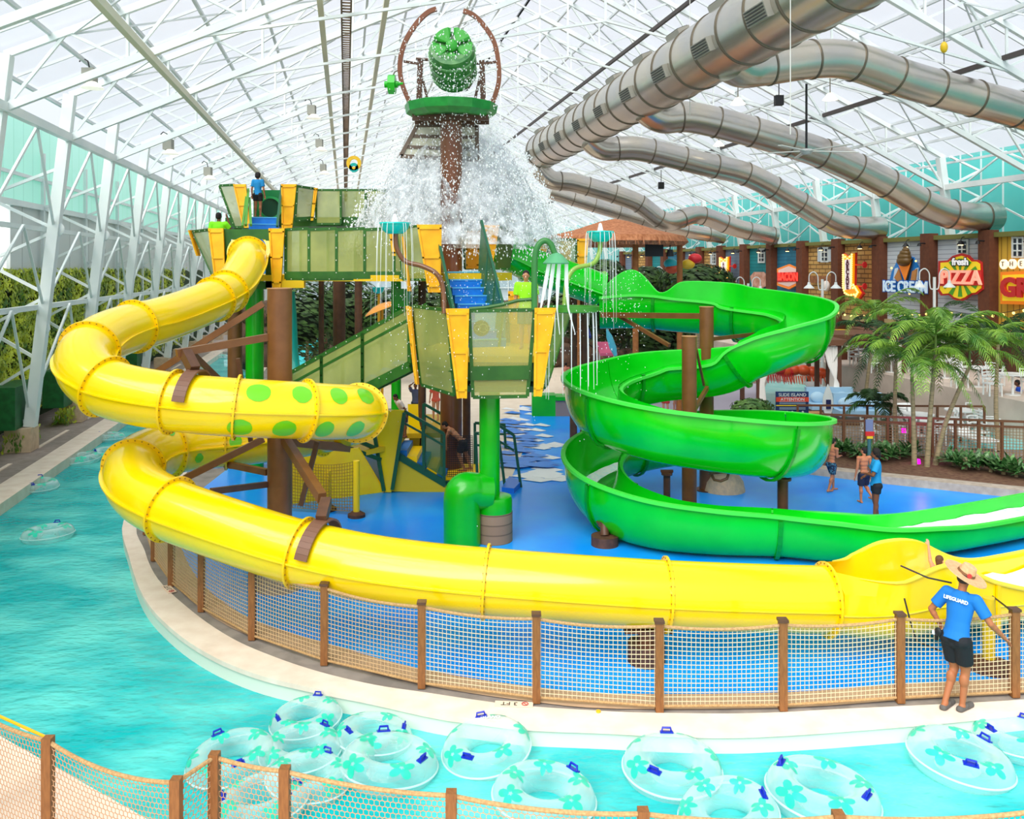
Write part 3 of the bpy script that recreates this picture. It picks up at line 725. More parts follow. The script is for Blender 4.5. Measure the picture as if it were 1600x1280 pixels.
for i, p in enumerate(EX):
    t = (EX[min(i+1, len(EX)-1)]-EX[max(i-1, 0)]).normalized(); r = t.cross(UP).normalized(); w = min(.475+.07*i/8, .72)
    pts.append(p+r*w*1.0+UP*(-.06))
M().tube(pts, .018, 6).obj('seam_flange', YEL, ys)
t_ = (EX[25]-EX[23]).normalized(); r_ = t_.cross(UP).normalized()
for i in (24, 40, 52):
    t_ = (EX[i+1]-EX[i-1]).normalized() if i+1 < len(EX) else t_; r_ = t_.cross(UP).normalized(); w = min(.475+.07*i/8, .72)
    a = EX[i]+r_*(w+.03)
    M().beam(a+UP*HT[i][0], a-UP*.42, .03, .07, up=t_).obj('joint_flange', mat('yellow joint', (252, 206, 0), .3), ys)
# white water in the run-out
m = M(); wp = EX[26:]
k0 = 0
for i, p in enumerate(wp):
    t = (wp[min(i+1, len(wp)-1)]-wp[max(i-1, 0)]).normalized(); r = t.cross(UP).normalized()
    for j in range(9):
        s = -.62+j*.155
        m.v.append(p+r*s+UP*(-.12+.10*mnoise.noise(V((p.x*3, p.y*3, j*.9)))-.12*(abs(s)/.62)**3*.3))
for i in range(len(wp)-1):
    for j in range(8): a = i*9+j; m.f.append((a, a+1, a+10, a+9))
m.obj('rushing_water', mat('foam', (246, 250, 252), .6, c2=(180, 226, 236), scale=7, lo=.5, hi=.8, emis=.12, bump=.5, bscale=12), ys)
# safety cords
m = M(); a = P(1407, 884, 12.2)
m.tube([a, P(1450, 903, 12.0), P(1487, 911, 11.8)], .012, 6)
m.tube([P(1413, 935, 12.1), P(1422, 970, 12.0), P(1432, 1002, 11.9), P(1480, 1022, 11.8)], .012, 6)
m.tube([P(1551, 932, 12.5), P(1577, 952, 11.3)], .012, 6)
m.obj('black_cord', BLK, ys)
# supports of the yellow slide
cx, cy = P(437, 600, 15.4).x, 15.4
sp = thing('slide_support_column', 'thick brown column with bracket arms inside the yellow spiral', 'support column', (cx, cy, 0))
M().cyl((cx, cy, .35), (cx, cy, 5.32), .215, n=28).obj('column', BRN, sp)
M().cyl((cx, cy, 0), (cx, cy, .38), .42, n=24).obj('concrete_footing', CONC, sp)
M().cyl((cx, cy, 5.32), (cx, cy, 5.335), .225, n=28).obj('top_cap', mat('tan cap', (180, 130, 80), .5), sp)
arms = [(P(418,527,15.3), P(276,552,14.25), .1,'arm'), (P(412,474,15.4), P(232,590,15.4), .09,'arm'), (P(300,552,14.5), P(372,622,15.3), .07,'arm'),
        (P(445,686,15.2), P(503,778,13.6), .13,'arm'), (P(412,686,15.3), P(288,748,15.0), .09,'arm'), (P(418,738,15.5), P(338,722,16.6), .09,'arm'), (P(418,757,15.3), P(330,768,14.2), .08,'arm'),
        (P(448,690,15.3), P(545,700,16.3), .12,'arm'), (P(470,790,15.2), P(496,690,15.2), .07,'arm'), (P(392,690,15.6), P(372,560,15.5), .06,'arm'), (P(445,480,15.5), P(447,478,15.7), .05,'arm')]
for a, b, w_, nm in arms[:-1]:
    M().beam(a, b, w_, w_*1.25).obj('bracket_arm', BRN if w_ > .08 else BRND, sp, smooth=False)
def clamp(px, py, lo, hi, top, parent):
    i = nearest(px, py, lo, hi); t, r, q = fr(i); c = YC[i]; m = M()
    side = 1 if r.dot(V((0, -1, 0))) > 0 else -1
    pts = []
    for k in range(19):
        a = math.radians(12+k*9.2); pts.append(c+(r*side*math.cos(a)+q*math.sin(a))*(R+.07+(.12 if k > 9 else 0)*((k-9)/9)))
    for k in range(18): m.beam(pts[k], pts[k+1], .2, .03, up=(r*side*math.cos(math.radians(16+k*9.2))+q*math.sin(math.radians(16+k*9.2))))
    m.obj('clamp_band', mat('clamp brown', (120, 82, 62), .5), parent, smooth=False)
    p = c+q*(R+.08); M().beam(p, top, .16, .16).obj('clamp_hanger', BRND, parent)
clamp(298, 631, 90, 130, P(290, 551, 14.3), sp); clamp(497, 870, 225, 270, P(510, 783, 13.4), sp)
fp_ = thing('slide_footing', 'dark brown steel saddle on a round footing below the front yellow tube', 'slide footing', G(1010, 1036))
c = G(1010, 1034); M().cyl(c, c+V((0, 0, .28)), .27, n=24).obj('footing', mat('dark footing', (96, 60, 44), .7, c2=(70, 44, 34), scale=9), fp_)
M().cyl(c+V((0, 0, .28)), c+V((0, 0, .46)), .12).obj('stub', BRND, fp_); M().box(c+V((.02, 0, .47)), (.7, .24, .05)).obj('saddle', BRND, fp_)
c = P(1545, 1000, 12.3); c.z = 0
fy = thing('slide_footing', 'yellow post on a round brown base right of the hat wearer', 'slide footing', c)
M().cyl(c+V((0, 0, .12)), c+V((0, 0, 1.0)), .085).obj('post', mat('post yellow', (214, 184, 20), .4), fy); M().lathe(c, [(0, 0), (.33, 0), (.33, .06), (.14, .14), (0, .14)], 24).obj('base', mat('dark footing', (96, 60, 44), .7), fy)
# ------------------------------------------------------------ green slide
gs = thing('flume_slide', 'bright green water slide spiralling down as an open flume', 'water slide', (4.1, 19.4, 0))
enc = [tuple(P(782, 384, 24.6)), tuple(P(800, 398, 24.6)), tuple(P(835, 416, 24.8)), tuple(P(880, 432, 25)), tuple(P(936, 452, 25.2))]
EN = [V(p) for p in spline(enc, 8)]
Rg = .5
cg = [(Rg*math.cos(2*math.pi*k/36), Rg*math.sin(2*math.pi*k/36)) for k in range(36)]
M().sweep(EN, cg).obj('enclosed_tube', GRN, gs)
for i in (2, 8, 14, len(EN)-1):
    t = (EN[min(i+1, len(EN)-1)]-EN[i-1]).normalized(); M().ring(EN[i], t, Rg-.01, Rg+.06, .04, 40).obj('joint_flange', GRN, gs)
sm = [(s*(Rg-.01), z) for s in (1,) for z in (-.14, -.10)]+[(Rg+.05, -.10), (Rg+.05, -.14)]
M().sweep(EN, [(Rg-.03, -.15), (Rg+.06, -.15), (Rg+.06, -.11), (Rg-.03, -.11)], caps=True).obj('seam_flange', GRNR, gs, smooth=False)
hx, hy_, Rm = 4.10, 19.4, 2.30
# control points: x, y, rim z, left wall extra, right wall extra   (travel direction)
gc = []
def gp(x, y, z, l, r): gc.append((x, y, z, l, r))
p = P(936, 462, 25.2); gp(p.x, p.y, p.z, .05, -.05)
p = P(985, 462, 25.1); gp(p.x, p.y, 4.9, .7, 0)
p = P(1025, 462, 24.9); gp(p.x, p.y, 4.88, .05, .0)
p = P(1060, 466, 24.7); gp(p.x, p.y, 4.82, .42, -.02)
p = P(1120, 472, 24.45); gp(p.x, p.y, 4.74, .5, -.05)
gp(6.35, 24.1, 4.64, .48, -.1)
gp(7.35, 23.4, 4.56, .4, -.15)
gp(7.72, 22.5, 4.46, .3, -.2)
gp(7.3, 21.6, 4.32, .16, -.2)
gp(6.4, 21.1, 4.14, .1, -.16)
gp(5.6, 21.1, 3.86, .04, -.1)
gp(4.95, 21.35, 3.5, -.14, .12)
def hel(th, z, l, r):
    a = math.radians(th); gp(hx+Rm*math.cos(a), hy_+Rm*math.sin(a), z, l, r)
zs = {100:3.3, 125:3.15, 150:3.05, 180:2.98, 210:2.88, 240:2.75, 270:2.62, 300:2.44, 330:2.28, 360:2.12, 390:1.98, 420:1.84, 450:1.7, 480:1.55, 510:1.4, 540:1.24, 570:1.08, 600:.94, 628:.84}
for th in sorted(zs): hel(th, zs[th], -.1, .2)
gp(5.2, 17.0, .8, -.08, .16); gp(6.1, 16.75, .76, -.02, .16)
gp(7.0, 16.75, .70, .0, .1); gp(7.9, 17.05, .66, -.05, .06); gp(9.0, 17.55, .63, -.06, 0); gp(11.2, 18.6, .62, -.06, 0); gp(15, 20.5, .62, -.06, 0)
GC = spline(gc, 8)
W, D = .62, .95
def gprof(i):
    l, r = GC[i][3], GC[i][4]
    f = i/8; run = max(0, min(1, (f-32)/2.5)); dd = lerp(min(D, GC[i][2]-.05), .5, run)
    out = [(-W-.07, l), (-W, l), (-W, l*.5)]
    k = 14; e = lerp(1, .45, run)
    for j in range(k+1):
        a = math.pi+math.pi*j/k; c, s = math.cos(a), math.sin(a)
        out.append((W*math.copysign(abs(c)**e, c), -dd*abs(s)**e-.02))
    out += [(W, r*.5), (W, r), (W+.07, r)]
    inn = [(x*.955 if abs(x) <= W else math.copysign(abs(x), x), y+.03 if y < -.1 else y+.02) for x, y in reversed(out)]
    return out+inn
GP = [V(q[:3]) for q in GC]
cutsg = [0, 16, 40, 64, 84, 104, 128, 152, 176, 200, 224, 248, len(GP)-1]
cutsg = [c for c in cutsg if c < len(GP)-4]+[len(GP)-1]
for a, b in zip(cutsg[:-1], cutsg[1:]):
    m = M(); m.sweep(GP[a:b+1], lambda i, a=a: gprof(i+a), caps=True)
    m.obj('flume_section', GRN, gs)
def gline(i, s, dz=0):
    t = (GP[min(i+1, len(GP)-1)]-GP[max(i-1, 0)]).normalized(); r = t.cross(UP).normalized(); q = r.cross(t)
    return GP[i]+r*s+q*dz
for s, k in ((-1, 3), (1, 4)):
    pts = [gline(i, s*(W+.03), GC[i][k]+.01) for i in range(len(GP))]
    M().sweep(pts, [(-.05, -.035), (.05, -.035), (.05, .03), (-.05, .03)], caps=True).obj('rim', GRNR, gs, smooth=False)
for i in cutsg[1:-1]:
    pr = gprof(i); half = pr[:len(pr)//2]
    pts = [gline(i, x*1.045, y*1.05) for x, y in half[2:-2]]
    t = (GP[i+1]-GP[i-1]).normalized()
    m = M()
    for a, b in zip(pts[:-1], pts[1:]): m.beam(a, b, .08, .05, up=(a-gline(i, 0, 0)))
    m.obj('joint_flange', mat('green joint', (0, 150, 20), .3), gs)
# water sheet inside flume
m = M(); a0 = len(GP)-44; c = 0
wp = range(a0, len(GP))
for i in wp:
    for j in range(9):
        s = -.56+j*.14; m.v.append(gline(i, s, -.26+.07*mnoise.noise(V((GP[i].x*3, GP[i].y*3, j)))))
nn = len(list(wp))
for i in range(nn-1):
    for j in range(8): q = i*9+j; m.f.append((q, q+1, q+10, q+9))
m.obj('rushing_water', MATS['foam'], gs)
m = M(); rg = list(range(128, 150))
i0 = [i for i in range(len(GC)) if 1.15 < GC[i][2] < 1.6 and GP[i].x < hx-.6]
for i in i0:
    for j in range(5): m.v.append(gline(i, .0+j*.1, -.78-.02*j+.05*abs(j-1)+.03*mnoise.noise(GP[i]*4+V((j, 0, 0)))))
for i in range(len(i0)-1):
    for j in range(4): q = i*5+j; m.f.append((q, q+1, q+6, q+5))
if m.f: m.obj('splashing_water', MATS['foam'], gs)
def post(px, py_top, py_base, Y, r, lab, foot=None, mt=BRN, arms=()):
    a = P(px, py_top, Y); b = V((a.x, a.y, 0))
    t = thing('slide_support_column', lab, 'support column', b)
    M().cyl(b, a, r, n=24).obj('column', mt, t); M().cyl(a, a+V((0, 0, .015)), r*1.05, n=24).obj('top_cap', mat('tan cap', (180, 130, 80), .5), t)
    M().cyl(b, b+V((0, 0, .03)), r*1.6, n=20).obj('base_plate', BRND, t)
    for q in arms: M().beam(q[0], q[1], q[2], q[2]*1.2).obj('bracket_arm', BRN, t, smooth=False)
    return t
post(1077, 526, 797, 19.9, .17, 'front brown column in the middle of the green spiral', arms=[(P(1088, 545, 19.9), P(1100, 602, 20.6), .05), (P(1085, 640, 19.9), P(1105, 606, 20.9), .08)])
post(1104, 480, 768, 22.1, .18, 'rear brown column between the two bends of the green slide', arms=[(P(1096, 494, 22.1), P(940, 492, 24.6), .12), (P(968, 494, 24.4), P(1046, 540, 22.6), .08), (P(1108, 618, 22.1), P(1175, 588, 21.6), .08), (P(1112, 530, 22.1), P(1200, 520, 24.0), .08)])
cb = G(1130, 766); tag(M().lathe(cb, [(0, 0), (.55, 0), (.5, .25), (.34, .48), (0, .5)], 28).obj('concrete_base', mat('rough base', (205, 178, 148), .9, c2=(180, 160, 140), scale=8, bump=.3)), 'rounded tan concrete base on the blue floor behind the green spiral', 'concrete base')
for px, y0, Y, r, lab in ((1042, 742, 20.9, .085, 'slim dark post left of the front green spiral column'), (1223, 750, 18.1, .11, 'slim brown post under the right bend of the green spiral')):
    a = P(px, y0, Y); b = V((a.x, a.y, 0)); t = thing('slide_support_post', lab, 'support post', b)
    M().cyl(b, a, r).obj('post', BRND, t); M().cyl(a, a+V((0, 0, .05)), r*1.6).obj('flange_plate', BRND, t)
    M().beam(a+V((-.15, 0, .09)), a+V((.15, 0, .09)), .06).obj('saddle', BRND, t)
c = G(945, 852); t = thing('slide_support_post', 'short dark post on a rusty round footing below the lowest green bend', 'support post', c)
M().cyl(c, c+V((0, 0, .2)), .28, n=24).obj('footing', MATS['dark footing'], t); M().cyl(c+V((0, 0, .2)), c+V((-.0, .1, .46)), .09).obj('post', BRND, t)
M().beam(c+V((-.14, .1, .4)), c+V((.12, .15, .5)), .16, .08).obj('saddle', BRND, t)
# brown bracket ring under the front green bend
t = thing('slide_bracket', 'small dark bracket hanging under the front green bend', 'bracket', P(1126, 748, 17.3))
M().tube([P(1112, 742, 17.3), P(1116, 750, 17.3), P(1126, 752, 17.3), P(1136, 748, 17.3), P(1139, 738, 17.3)], .03, 8).obj('loop', BRND, t); M().beam(P(1108, 740, 17.3), P(1140, 737, 17.3), .08, .03).obj('plate', BRND, t)
# ------------------------------------------------------------ play tower
def panel(root, b0, b1, t0, t1, pm=None, bw=.06, rails=(), skirt=0, riv=True, fm=None, nm='panel_frame'):
    """b0,b1 bottom corners; t0,t1 top corners"""
    pm = pm or PANE; fm = fm or GRND
    b0, b1, t0, t1 = map(V, (b0, b1, t0, t1))
    nrm = (b1-b0).cross(t0-b0).normalized()
    m = M()
    for a, b in ((b0, b1), (t0, t1), (b0, t0), (b1, t1)): m.beam(a, b, bw*.5, bw, up=nrm.cross((b-a).normalized()))
    for s in rails: m.beam(b0.lerp(t0, s), b1.lerp(t1, s), bw*.4, bw*.7, up=nrm.cross((b1-b0).normalized()))
    f = m.obj(nm, fm, root, smooth=False)
    s0, s1 = b0.lerp(t0, skirt), b1.lerp(t1, skirt)
    M().slab([s0, s1, t1, t0], nrm*.012).obj('pane', pm, f, smooth=False)
    if skirt: M().slab([b0, b1, s1, s0], nrm*.03).obj('kick_board', fm, f, smooth=False)
    if riv:
        m = M()
        for a, b in ((b0, b1), (t0, t1), (b0, t0), (b1, t1)):
            n = max(2, int((b-a).length/.3))
            for i in range(n): 
                p = a.lerp(b, (i+.5)/n)
                sg = -1 if nrm.dot(-V((p.x, p.y, 0))) < 0 else 1
                m.box(p+nrm*sg*.03, (.022, .022, .022))
        m.obj('rivets', RIV, f, smooth=False)
    return f
def fin(root, top, bot, d, wt, wb, out, mtl=None, th=.07):
    """tapered board: top/bottom centres, d sideways, out outward"""
    top, bot, d, out = V(top), V(bot), V(d).normalized(), V(out).normalized()
    mtl = mtl or YFIN
    m = M().slab([bot-d*wb/2, bot+d*wb/2, top+d*wt/2, top-d*wt/2], out*.04)
    for s in (-1, 1): m.beam(bot+d*s*(wb/2-.02), top+d*s*(wt/2-.02), .04, th, up=out) if False else m.slab([bot+d*(s*wb/2), bot+d*(s*(wb/2-.045)), top+d*(s*(wt/2-.045)), top+d*(s*wt/2)], out*th)
    for f in (.08, .5, .93):
        c = bot.lerp(top, f); w_ = lerp(wb, wt, f); m.slab([c-d*w_/2, c+d*w_/2, c+d*w_/2+(top-bot).normalized()*.04, c-d*w_/2+(top-bot).normalized()*.04], out*th)
    return m.obj('fin_board', mtl, root, smooth=False)
def stairs(root, a, b, w, n, side, mt=BLU, nos=True):
    """a bottom centre, b top centre"""
    a, b = V(a), V(b); d = V((b.x-a.x, b.y-a.y, 0)); L = d.length; d.normalize(); s = V((d.y, -d.x, 0))
    run, rise = L/n, (b.z-a.z)/n
    for i in range(n):
        c = a+d*run*(i+.5)+UP*(rise*(i+1))
        mm = Matrix((s, d, UP)).transposed()
        M().box(c-UP*rise*.5, (w, run, rise), mm).obj('step', mt, root, smooth=False)
        if nos: M().box(c-d*run*.5-UP*.015, (w, .03, .03), mm).obj('nosing', BLUS, root, smooth=False)
def person_pt(*a): pass
Y1 = 23.0
# main column with tipping bucket
CX = P(705, 300, Y1).x
mc = thing('bucket_tower', 'tall brown column carrying a green tipping bucket at its top', 'bucket tower', (CX, Y1, 0))
M().cyl((CX, Y1, 0), (CX, Y1, P(0, 185, Y1).z), .29, n=36).obj('column', mat('brown column', (112, 64, 36), .3, c2=(120, 70, 40), scale=3, coat=.2), mc)
zt = P(0, 172, Y1).z
prof_ = [(.0, -.1), (1.0, -.22), (1.2, -.1), (1.24, .12), (1.18, .14), (1.12, -.02), (0, -.02)]
M().lathe((CX+.0, Y1, zt), prof_, 12).obj('tray', mat('tray green', (18, 128, 44), .35, c2=(30, 150, 56), scale=4), mc, smooth=False)
for s in (-1, 1):
    M().beam((CX-1.0, Y1+s*.3, zt-.25), (CX+1.0, Y1+s*.3, zt-.25), .1, .16).obj('tray_beam', BRND, mc)
    pts = [P(x, y, Y1) for x, y in (((640,160),(628,130),(625,100),(632,68),(650,38),(668,20),(682,14)) if s < 0 else ((770,160),(779,130),(779,100),(772,66),(756,40),(740,24),(724,17)))]
    pts = [V(q) for q in spline([tuple(q) for q in pts], 6)]
    M().sweep(pts, [(-.06, -.05), (.06, -.05), (.06, .05), (-.06, .05)], caps=True, up=V((0, 1, 0))).obj('curved_arm', mat('arm brown', (128, 76, 50), .45), mc, smooth=False)
    xx = 655 if s < 0 else 755
    M().beam(P(xx, 158, Y1), P(xx-s*2, 95, Y1), .16, .14).obj('upright', BRND, mc)
    M().beam(P(xx-s*14, 160, Y1), P(xx, 100, Y1), .07, .07).obj('strut', BRND, mc)
    M().beam(P(xx, 100, Y1), P(xx+s*24, 96, Y1), .06).obj('arm_tie', BRND, mc)
M().cyl(P(650, 92, Y1), P(762, 100, Y1), .04).obj('pivot_bar', BRND, mc)
bc = P(708, 100, Y1)
tilt = Matrix.Rotation(math.radians(62), 3, 'X')
GB = mat('bucket green', (28, 110, 44), .35, c2=(90, 150, 84), scale=5)
bk = M().lathe(bc, [(.0, -.62), (.4, -.6), (.56, -.5), (.6, -.3), (.58, -.1), (.62, .1), (.62, .4), (.56, .62), (.46, .64), (.44, .6), (0, .55)], 32, tilt).obj('bucket', GB, mc)
for z in (-.3, .1, .42): M().lathe(bc, [(.56, z-.03), (.63, z-.03), (.63, z+.03), (.56, z+.03), (.56, z-.03)], 32, tilt).obj('hoop', mat('hoop', (120, 176, 120), .4), bk)
# petal wheel facing the viewer
pw = P(706, 72, Y1-.55); mm = Matrix.Rotation(math.radians(78), 3, 'X')
for k in range(5):
    a0 = math.radians(90+72*k+4); a1 = math.radians(90+72*(k+1)-4)
    pts = [V((.1*math.cos((a0+a1)/2), .1*math.sin((a0+a1)/2), 0))]+[V((.53*math.cos(a0+(a1-a0)*j/8), .53*math.sin(a0+(a1-a0)*j/8), .03 if 0 < j < 8 else -.03)) for j in range(9)]
    M().slab([mm @ p+pw for p in pts], mm @ V((0, 0, -.04))).obj('petal', mat('petal green', (52, 168, 50), .35), bk, smooth=False)
M().ell(pw+V((0, -.06, .0)), (.16, .08, .16)).obj('hub', mat('petal green', (52, 168, 50), .35), bk)
# hanging frame with canvas behind the column
fr_ = [P(652, 196, Y1+.5), P(745, 196, Y1+.5), P(746, 250, Y1+.5), P(626, 244, Y1+.5)]
m = M()
for a, b in zip(fr_, fr_[1:]+fr_[:1]): m.beam(a, b, .09, .1)
for f in (.35, .7): m.beam(fr_[0].lerp(fr_[3], f), fr_[1].lerp(fr_[2], f), .05, .09)
hf = m.obj('splash_frame', mat('frame brown', (112, 96, 84), .6), mc, smooth=False); M().slab(fr_, (0, .02, 0)).obj('splash_panel', mat('canvas', (226, 226, 206), .6, alpha=.8), hf, smooth=False)
# green hand wheel on the left arm
wv = thing('valve_wheel', 'bright green spinner wheel hung left of the tipping bucket', 'wheel', P(612, 132, Y1))
WG_ = mat('wheel green', (0, 190, 20), .3)
M().cyl(P(607, 132, Y1), P(618, 132, Y1), .26, n=8).obj('wheel', WG_, wv, smooth=False); M().cyl(P(601, 132, Y1), P(622, 132, Y1), .09, n=12).obj('hub', WG_, wv)
M().cyl(P(618, 131, Y1), P(630, 131, Y1), .06).obj('clamp', WG_, wv); M().tube([P(628, 108, Y1), P(617, 112, Y1), P(612, 122, Y1)], .02).obj('hose', GREYB, wv)
# ---- mid deck
md = thing('play_deck', 'hexagonal lower play deck with smoky panels and amber fins on a green post', 'play deck', (P(768, 500, 18.2).x, 18.2, 0))
tp = [P(640, 478, 18.7), P(714, 486, 17.0), P(852, 484, 16.9), P(893, 487, 18.4)]
zf = 3.93
ctr = V((P(768, 0, 18.3).x, 18.35, 0))
def lowpt(px, py, Y): return P(px, py, Y)
bt_ = [P(655, 600, 18.5), P(723, 621, 17.2), P(838, 619, 17.1), P(856, 600, 18.3)]
fpoly = [(q.x, q.y) for q in [P(652, 560, 18.6), P(720, 560, 17.25), P(842, 560, 17.15), P(866, 560, 18.4), P(850, 560, 20.3), P(690, 560, 20.4)]]
M().prism(fpoly, zf-.12, zf).obj('deck_floor', mat('deck yellow', (240, 196, 10), .45), md)
M().prism([(ctr.x+(x-ctr.x)*.93, ctr.y+(y-ctr.y)*.93) for x, y in fpoly], zf-.5, zf-.12).obj('deck_skirt', GRND, md)
M().prism([(ctr.x+(x-ctr.x)*.9, ctr.y+(y-ctr.y)*.9) for x, y in fpoly], 3.2, 3.32).obj('deck_underside', GRNT, md)
def sub(a, b, t): return V(a).lerp(V(b), t)
for (i, j, l, r) in ((0, 1, .06, .82), (1, 2, .14, .88), (2, 3, .4, .98)):
    panel(md, sub(bt_[i], bt_[j], l), sub(bt_[i], bt_[j], r), sub(tp[i], tp[j], l), sub(tp[i], tp[j], r), PANE if i != 1 else mat('clear olive panel', (190, 190, 110), .25, alpha=.42), .07, skirt=.0, rails=(.28,))
# raised wavy top rail of front panel
a, b = sub(tp[1], tp[2], .14), sub(tp[1], tp[2], .88)
M().slab([a+V((0, 0, .03)), b+V((0, 0, .03)), b+V((0, 0, .2)), a.lerp(b, .75)+V((0, 0, .18)), a.lerp(b, .5)+V((0, 0, .1)), a.lerp(b, .25)+V((0, 0, .05))], (0, .02, 0)).obj('pane', MATS['clear olive panel'], md)
M().tube([a+V((0, 0, .04)), a.lerp(b, .25)+V((0, 0, .06)), a.lerp(b, .5)+V((0, 0, .11)), a.lerp(b, .75)+V((0, 0, .19)), b+V((0, 0, .21))], .035, 8).obj('top_rail', GRND, md)
# kick band of the front panel
q0, q1 = sub(bt_[1], bt_[2], .14), sub(bt_[1], bt_[2], .88); w0, w1 = sub(tp[1], tp[2], .14), sub(tp[1], tp[2], .88)
M().slab([q0.lerp(w0, .2), q1.lerp(w1, .2), q1.lerp(w1, .36), q0.lerp(w0, .36)], (0, -.05, 0)).obj('kick_board', GRND, md)
fin(md, P(715, 482, 16.95), P(722, 622, 17.12), (1, .05, 0), .46, .2, (0, -1, 0)); fin(md, P(852, 481, 16.85), P(840, 619, 17.02), (1, 0, 0), .42, .16, (0, -1, 0))
fin(md, P(641, 479, 18.7), P(654, 600, 18.5), (.25, -1, 0), .5, .2, (-1, -.2, 0))
panel(md, P(866, 560, 18.4), P(850, 560, 20.3), P(893, 487, 18.4), P(868, 480, 20.3), PANEG, .05)
fin(md, P(812, 455, 20.2), P(812, 560, 20.2), (1, 0, 0), .55, .4, (0, -1, 0))
# dark round emblem seen on the blue back panel
M().slab([P(742, 488, 19.7), P(790, 488, 19.7), P(790, 556, 19.7), P(742, 556, 19.7)], (0, .02, 0)).obj('inner_panel', mat('pale blue panel', (110, 178, 210), .5), md)
M().cyl(P(752, 513, 17.14), P(752, 513, 17.12), .16, n=28).obj('emblem_disc', mat('emblem', (52, 60, 34), .6), md)
m = M()
for px, r0 in ((746, .055), (755, .09), (762, .05)): m.ring(P(px, 513, 17.1), V((0, 1, 0)), r0*.85, r0*.85+.013, .01, 20)
m.obj('emblem_rings', mat('emblem line', (170, 180, 150), .6), md)
# green post and elbow
gp_ = thing('deck_post', 'bright green post with a fat elbow pipe on a concrete plinth under the play deck', 'post', (P(765, 0, 18.0).x, 18.05, 0))
x0 = P(765, 0, 18.05).x; xc = P(772, 0, 18.05).x
M().cyl((x0, 18.05, .9), (x0, 18.05, 3.3), .215, n=28).obj('post', GPOST, gp_)
M().lathe((xc, 18.05, 0), [(0, .95), (.28, .95), (.36, .93), (.38, .86), (.38, .62), (0, .62)], 28).obj('plinth_cap', GPOST, gp_)
M().cyl((xc, 18.05, 0), (xc, 18.05, .62), .385, n=32).obj('plinth', brick('block work', (140, 112, 90), (150, 122, 98), (110, 88, 70), 1, w=20, h=.2, mortar=.015, axis='wall'), gp_)
M().tube([V(q) for q in spline([(P(722, 0, 17.75).x, 17.75, 0), (P(722, 0, 17.75).x, 17.75, .5), (P(722, 0, 17.75).x, 17.75, .95), (P(727, 0, 17.75).x, 17.77, 1.1), (P(742, 0, 17.8).x, 17.9, 1.06), (x0, 18.0, 1.02)], 5)], .38, 28).obj('elbow_pipe', GPOST, gp_)
# ---- central stairs
st = thing('staircase', 'blue stairs between the two play decks with green side rails', 'stairs', P(735, 470, 20))
sa, sb = V((P(762, 0, 19.3).x, 19.2, zf)), V((P(721, 0, 21.3).x, 21.5, 5.6))
stairs(st, sa, sb, .86, 9, None)
for (a, b, c, d) in ((P(680, 353, 21.4), P(712, 500, 19.2), P(694, 440, 21.5), P(722, 540, 19.2)), (P(752, 346, 21.6), P(787, 482, 19.2), P(747, 428, 21.5), P(779, 545, 19.3))):
    m = M(); m.beam(a, b, .06, .09); m.beam(c, d, .05, .09); m.beam(b, d, .05); 
    for f in (.33, .66): m.beam(a.lerp(b, f), c.lerp(d, f), .04)
    sf = m.obj('side_rail', GRNT, st, smooth=False); M().slab([a, b, d, c], (.015, 0, 0)).obj('side_panel', mat('green panel', (44, 110, 70), .4, alpha=.8), sf)
# ---- upper deck round the column
ud = thing('play_deck', 'upper play deck around the brown column with amber fins', 'play deck', (CX, 22.8, 0))
up = [P(640, 437, 21.6), P(700, 437, 21.0), P(752, 437, 21.2), P(800, 437, 22.8), P(770, 437, 24.8), P(640, 437, 24.4)]
M().prism([(q.x, q.y) for q in up], 5.36, 5.56).obj('deck_floor', mat('deck yellow', (240, 196, 10), .45), ud)
fin(ud, P(671, 351, 20.9), P(679, 457, 20.9), (1, 0, 0), .6, .3, (0, -1, 0)); fin(ud, P(611, 352, 21.8), P(616, 400, 21.8), (1, 0, 0), .12, .08, (0, -1, 0))
fin(ud, P(630, 370, 21.6), P(642, 455, 21.5), (.3, -1, 0), .4, .2, (-1, -.3, 0))
panel(ud, P(630, 437, 21.6), P(668, 437, 21.0), P(620, 357, 21.6), P(655, 353, 21.0), PANE, .06)
fin(ud, P(739, 361, 23.6), P(738, 420, 23.6), (1, 0, 0), .38, .34, (0, -1, 0)); fin(ud, P(768, 352, 22.6), P(762, 410, 22.6), (1, .1, 0), .42, .3, (0, -1, 0))
panel(ud, P(775, 420, 22.6), P(796, 420, 23.4), P(780, 355, 22.6), P(804, 357, 23.6), mat('dark olive panel', (84, 96, 34), .5), .05)
panel(ud, P(726, 420, 24.4), P(775, 420, 24.4), P(724, 358, 24.4), P(780, 358, 24.4), PANEG, .05)
for x, y in ((-.9, 24.2), (.35, 24.1)): M().cyl((CX+x, y, 0), (CX+x, y, 5.36), .11).obj('leg', BRND, ud)
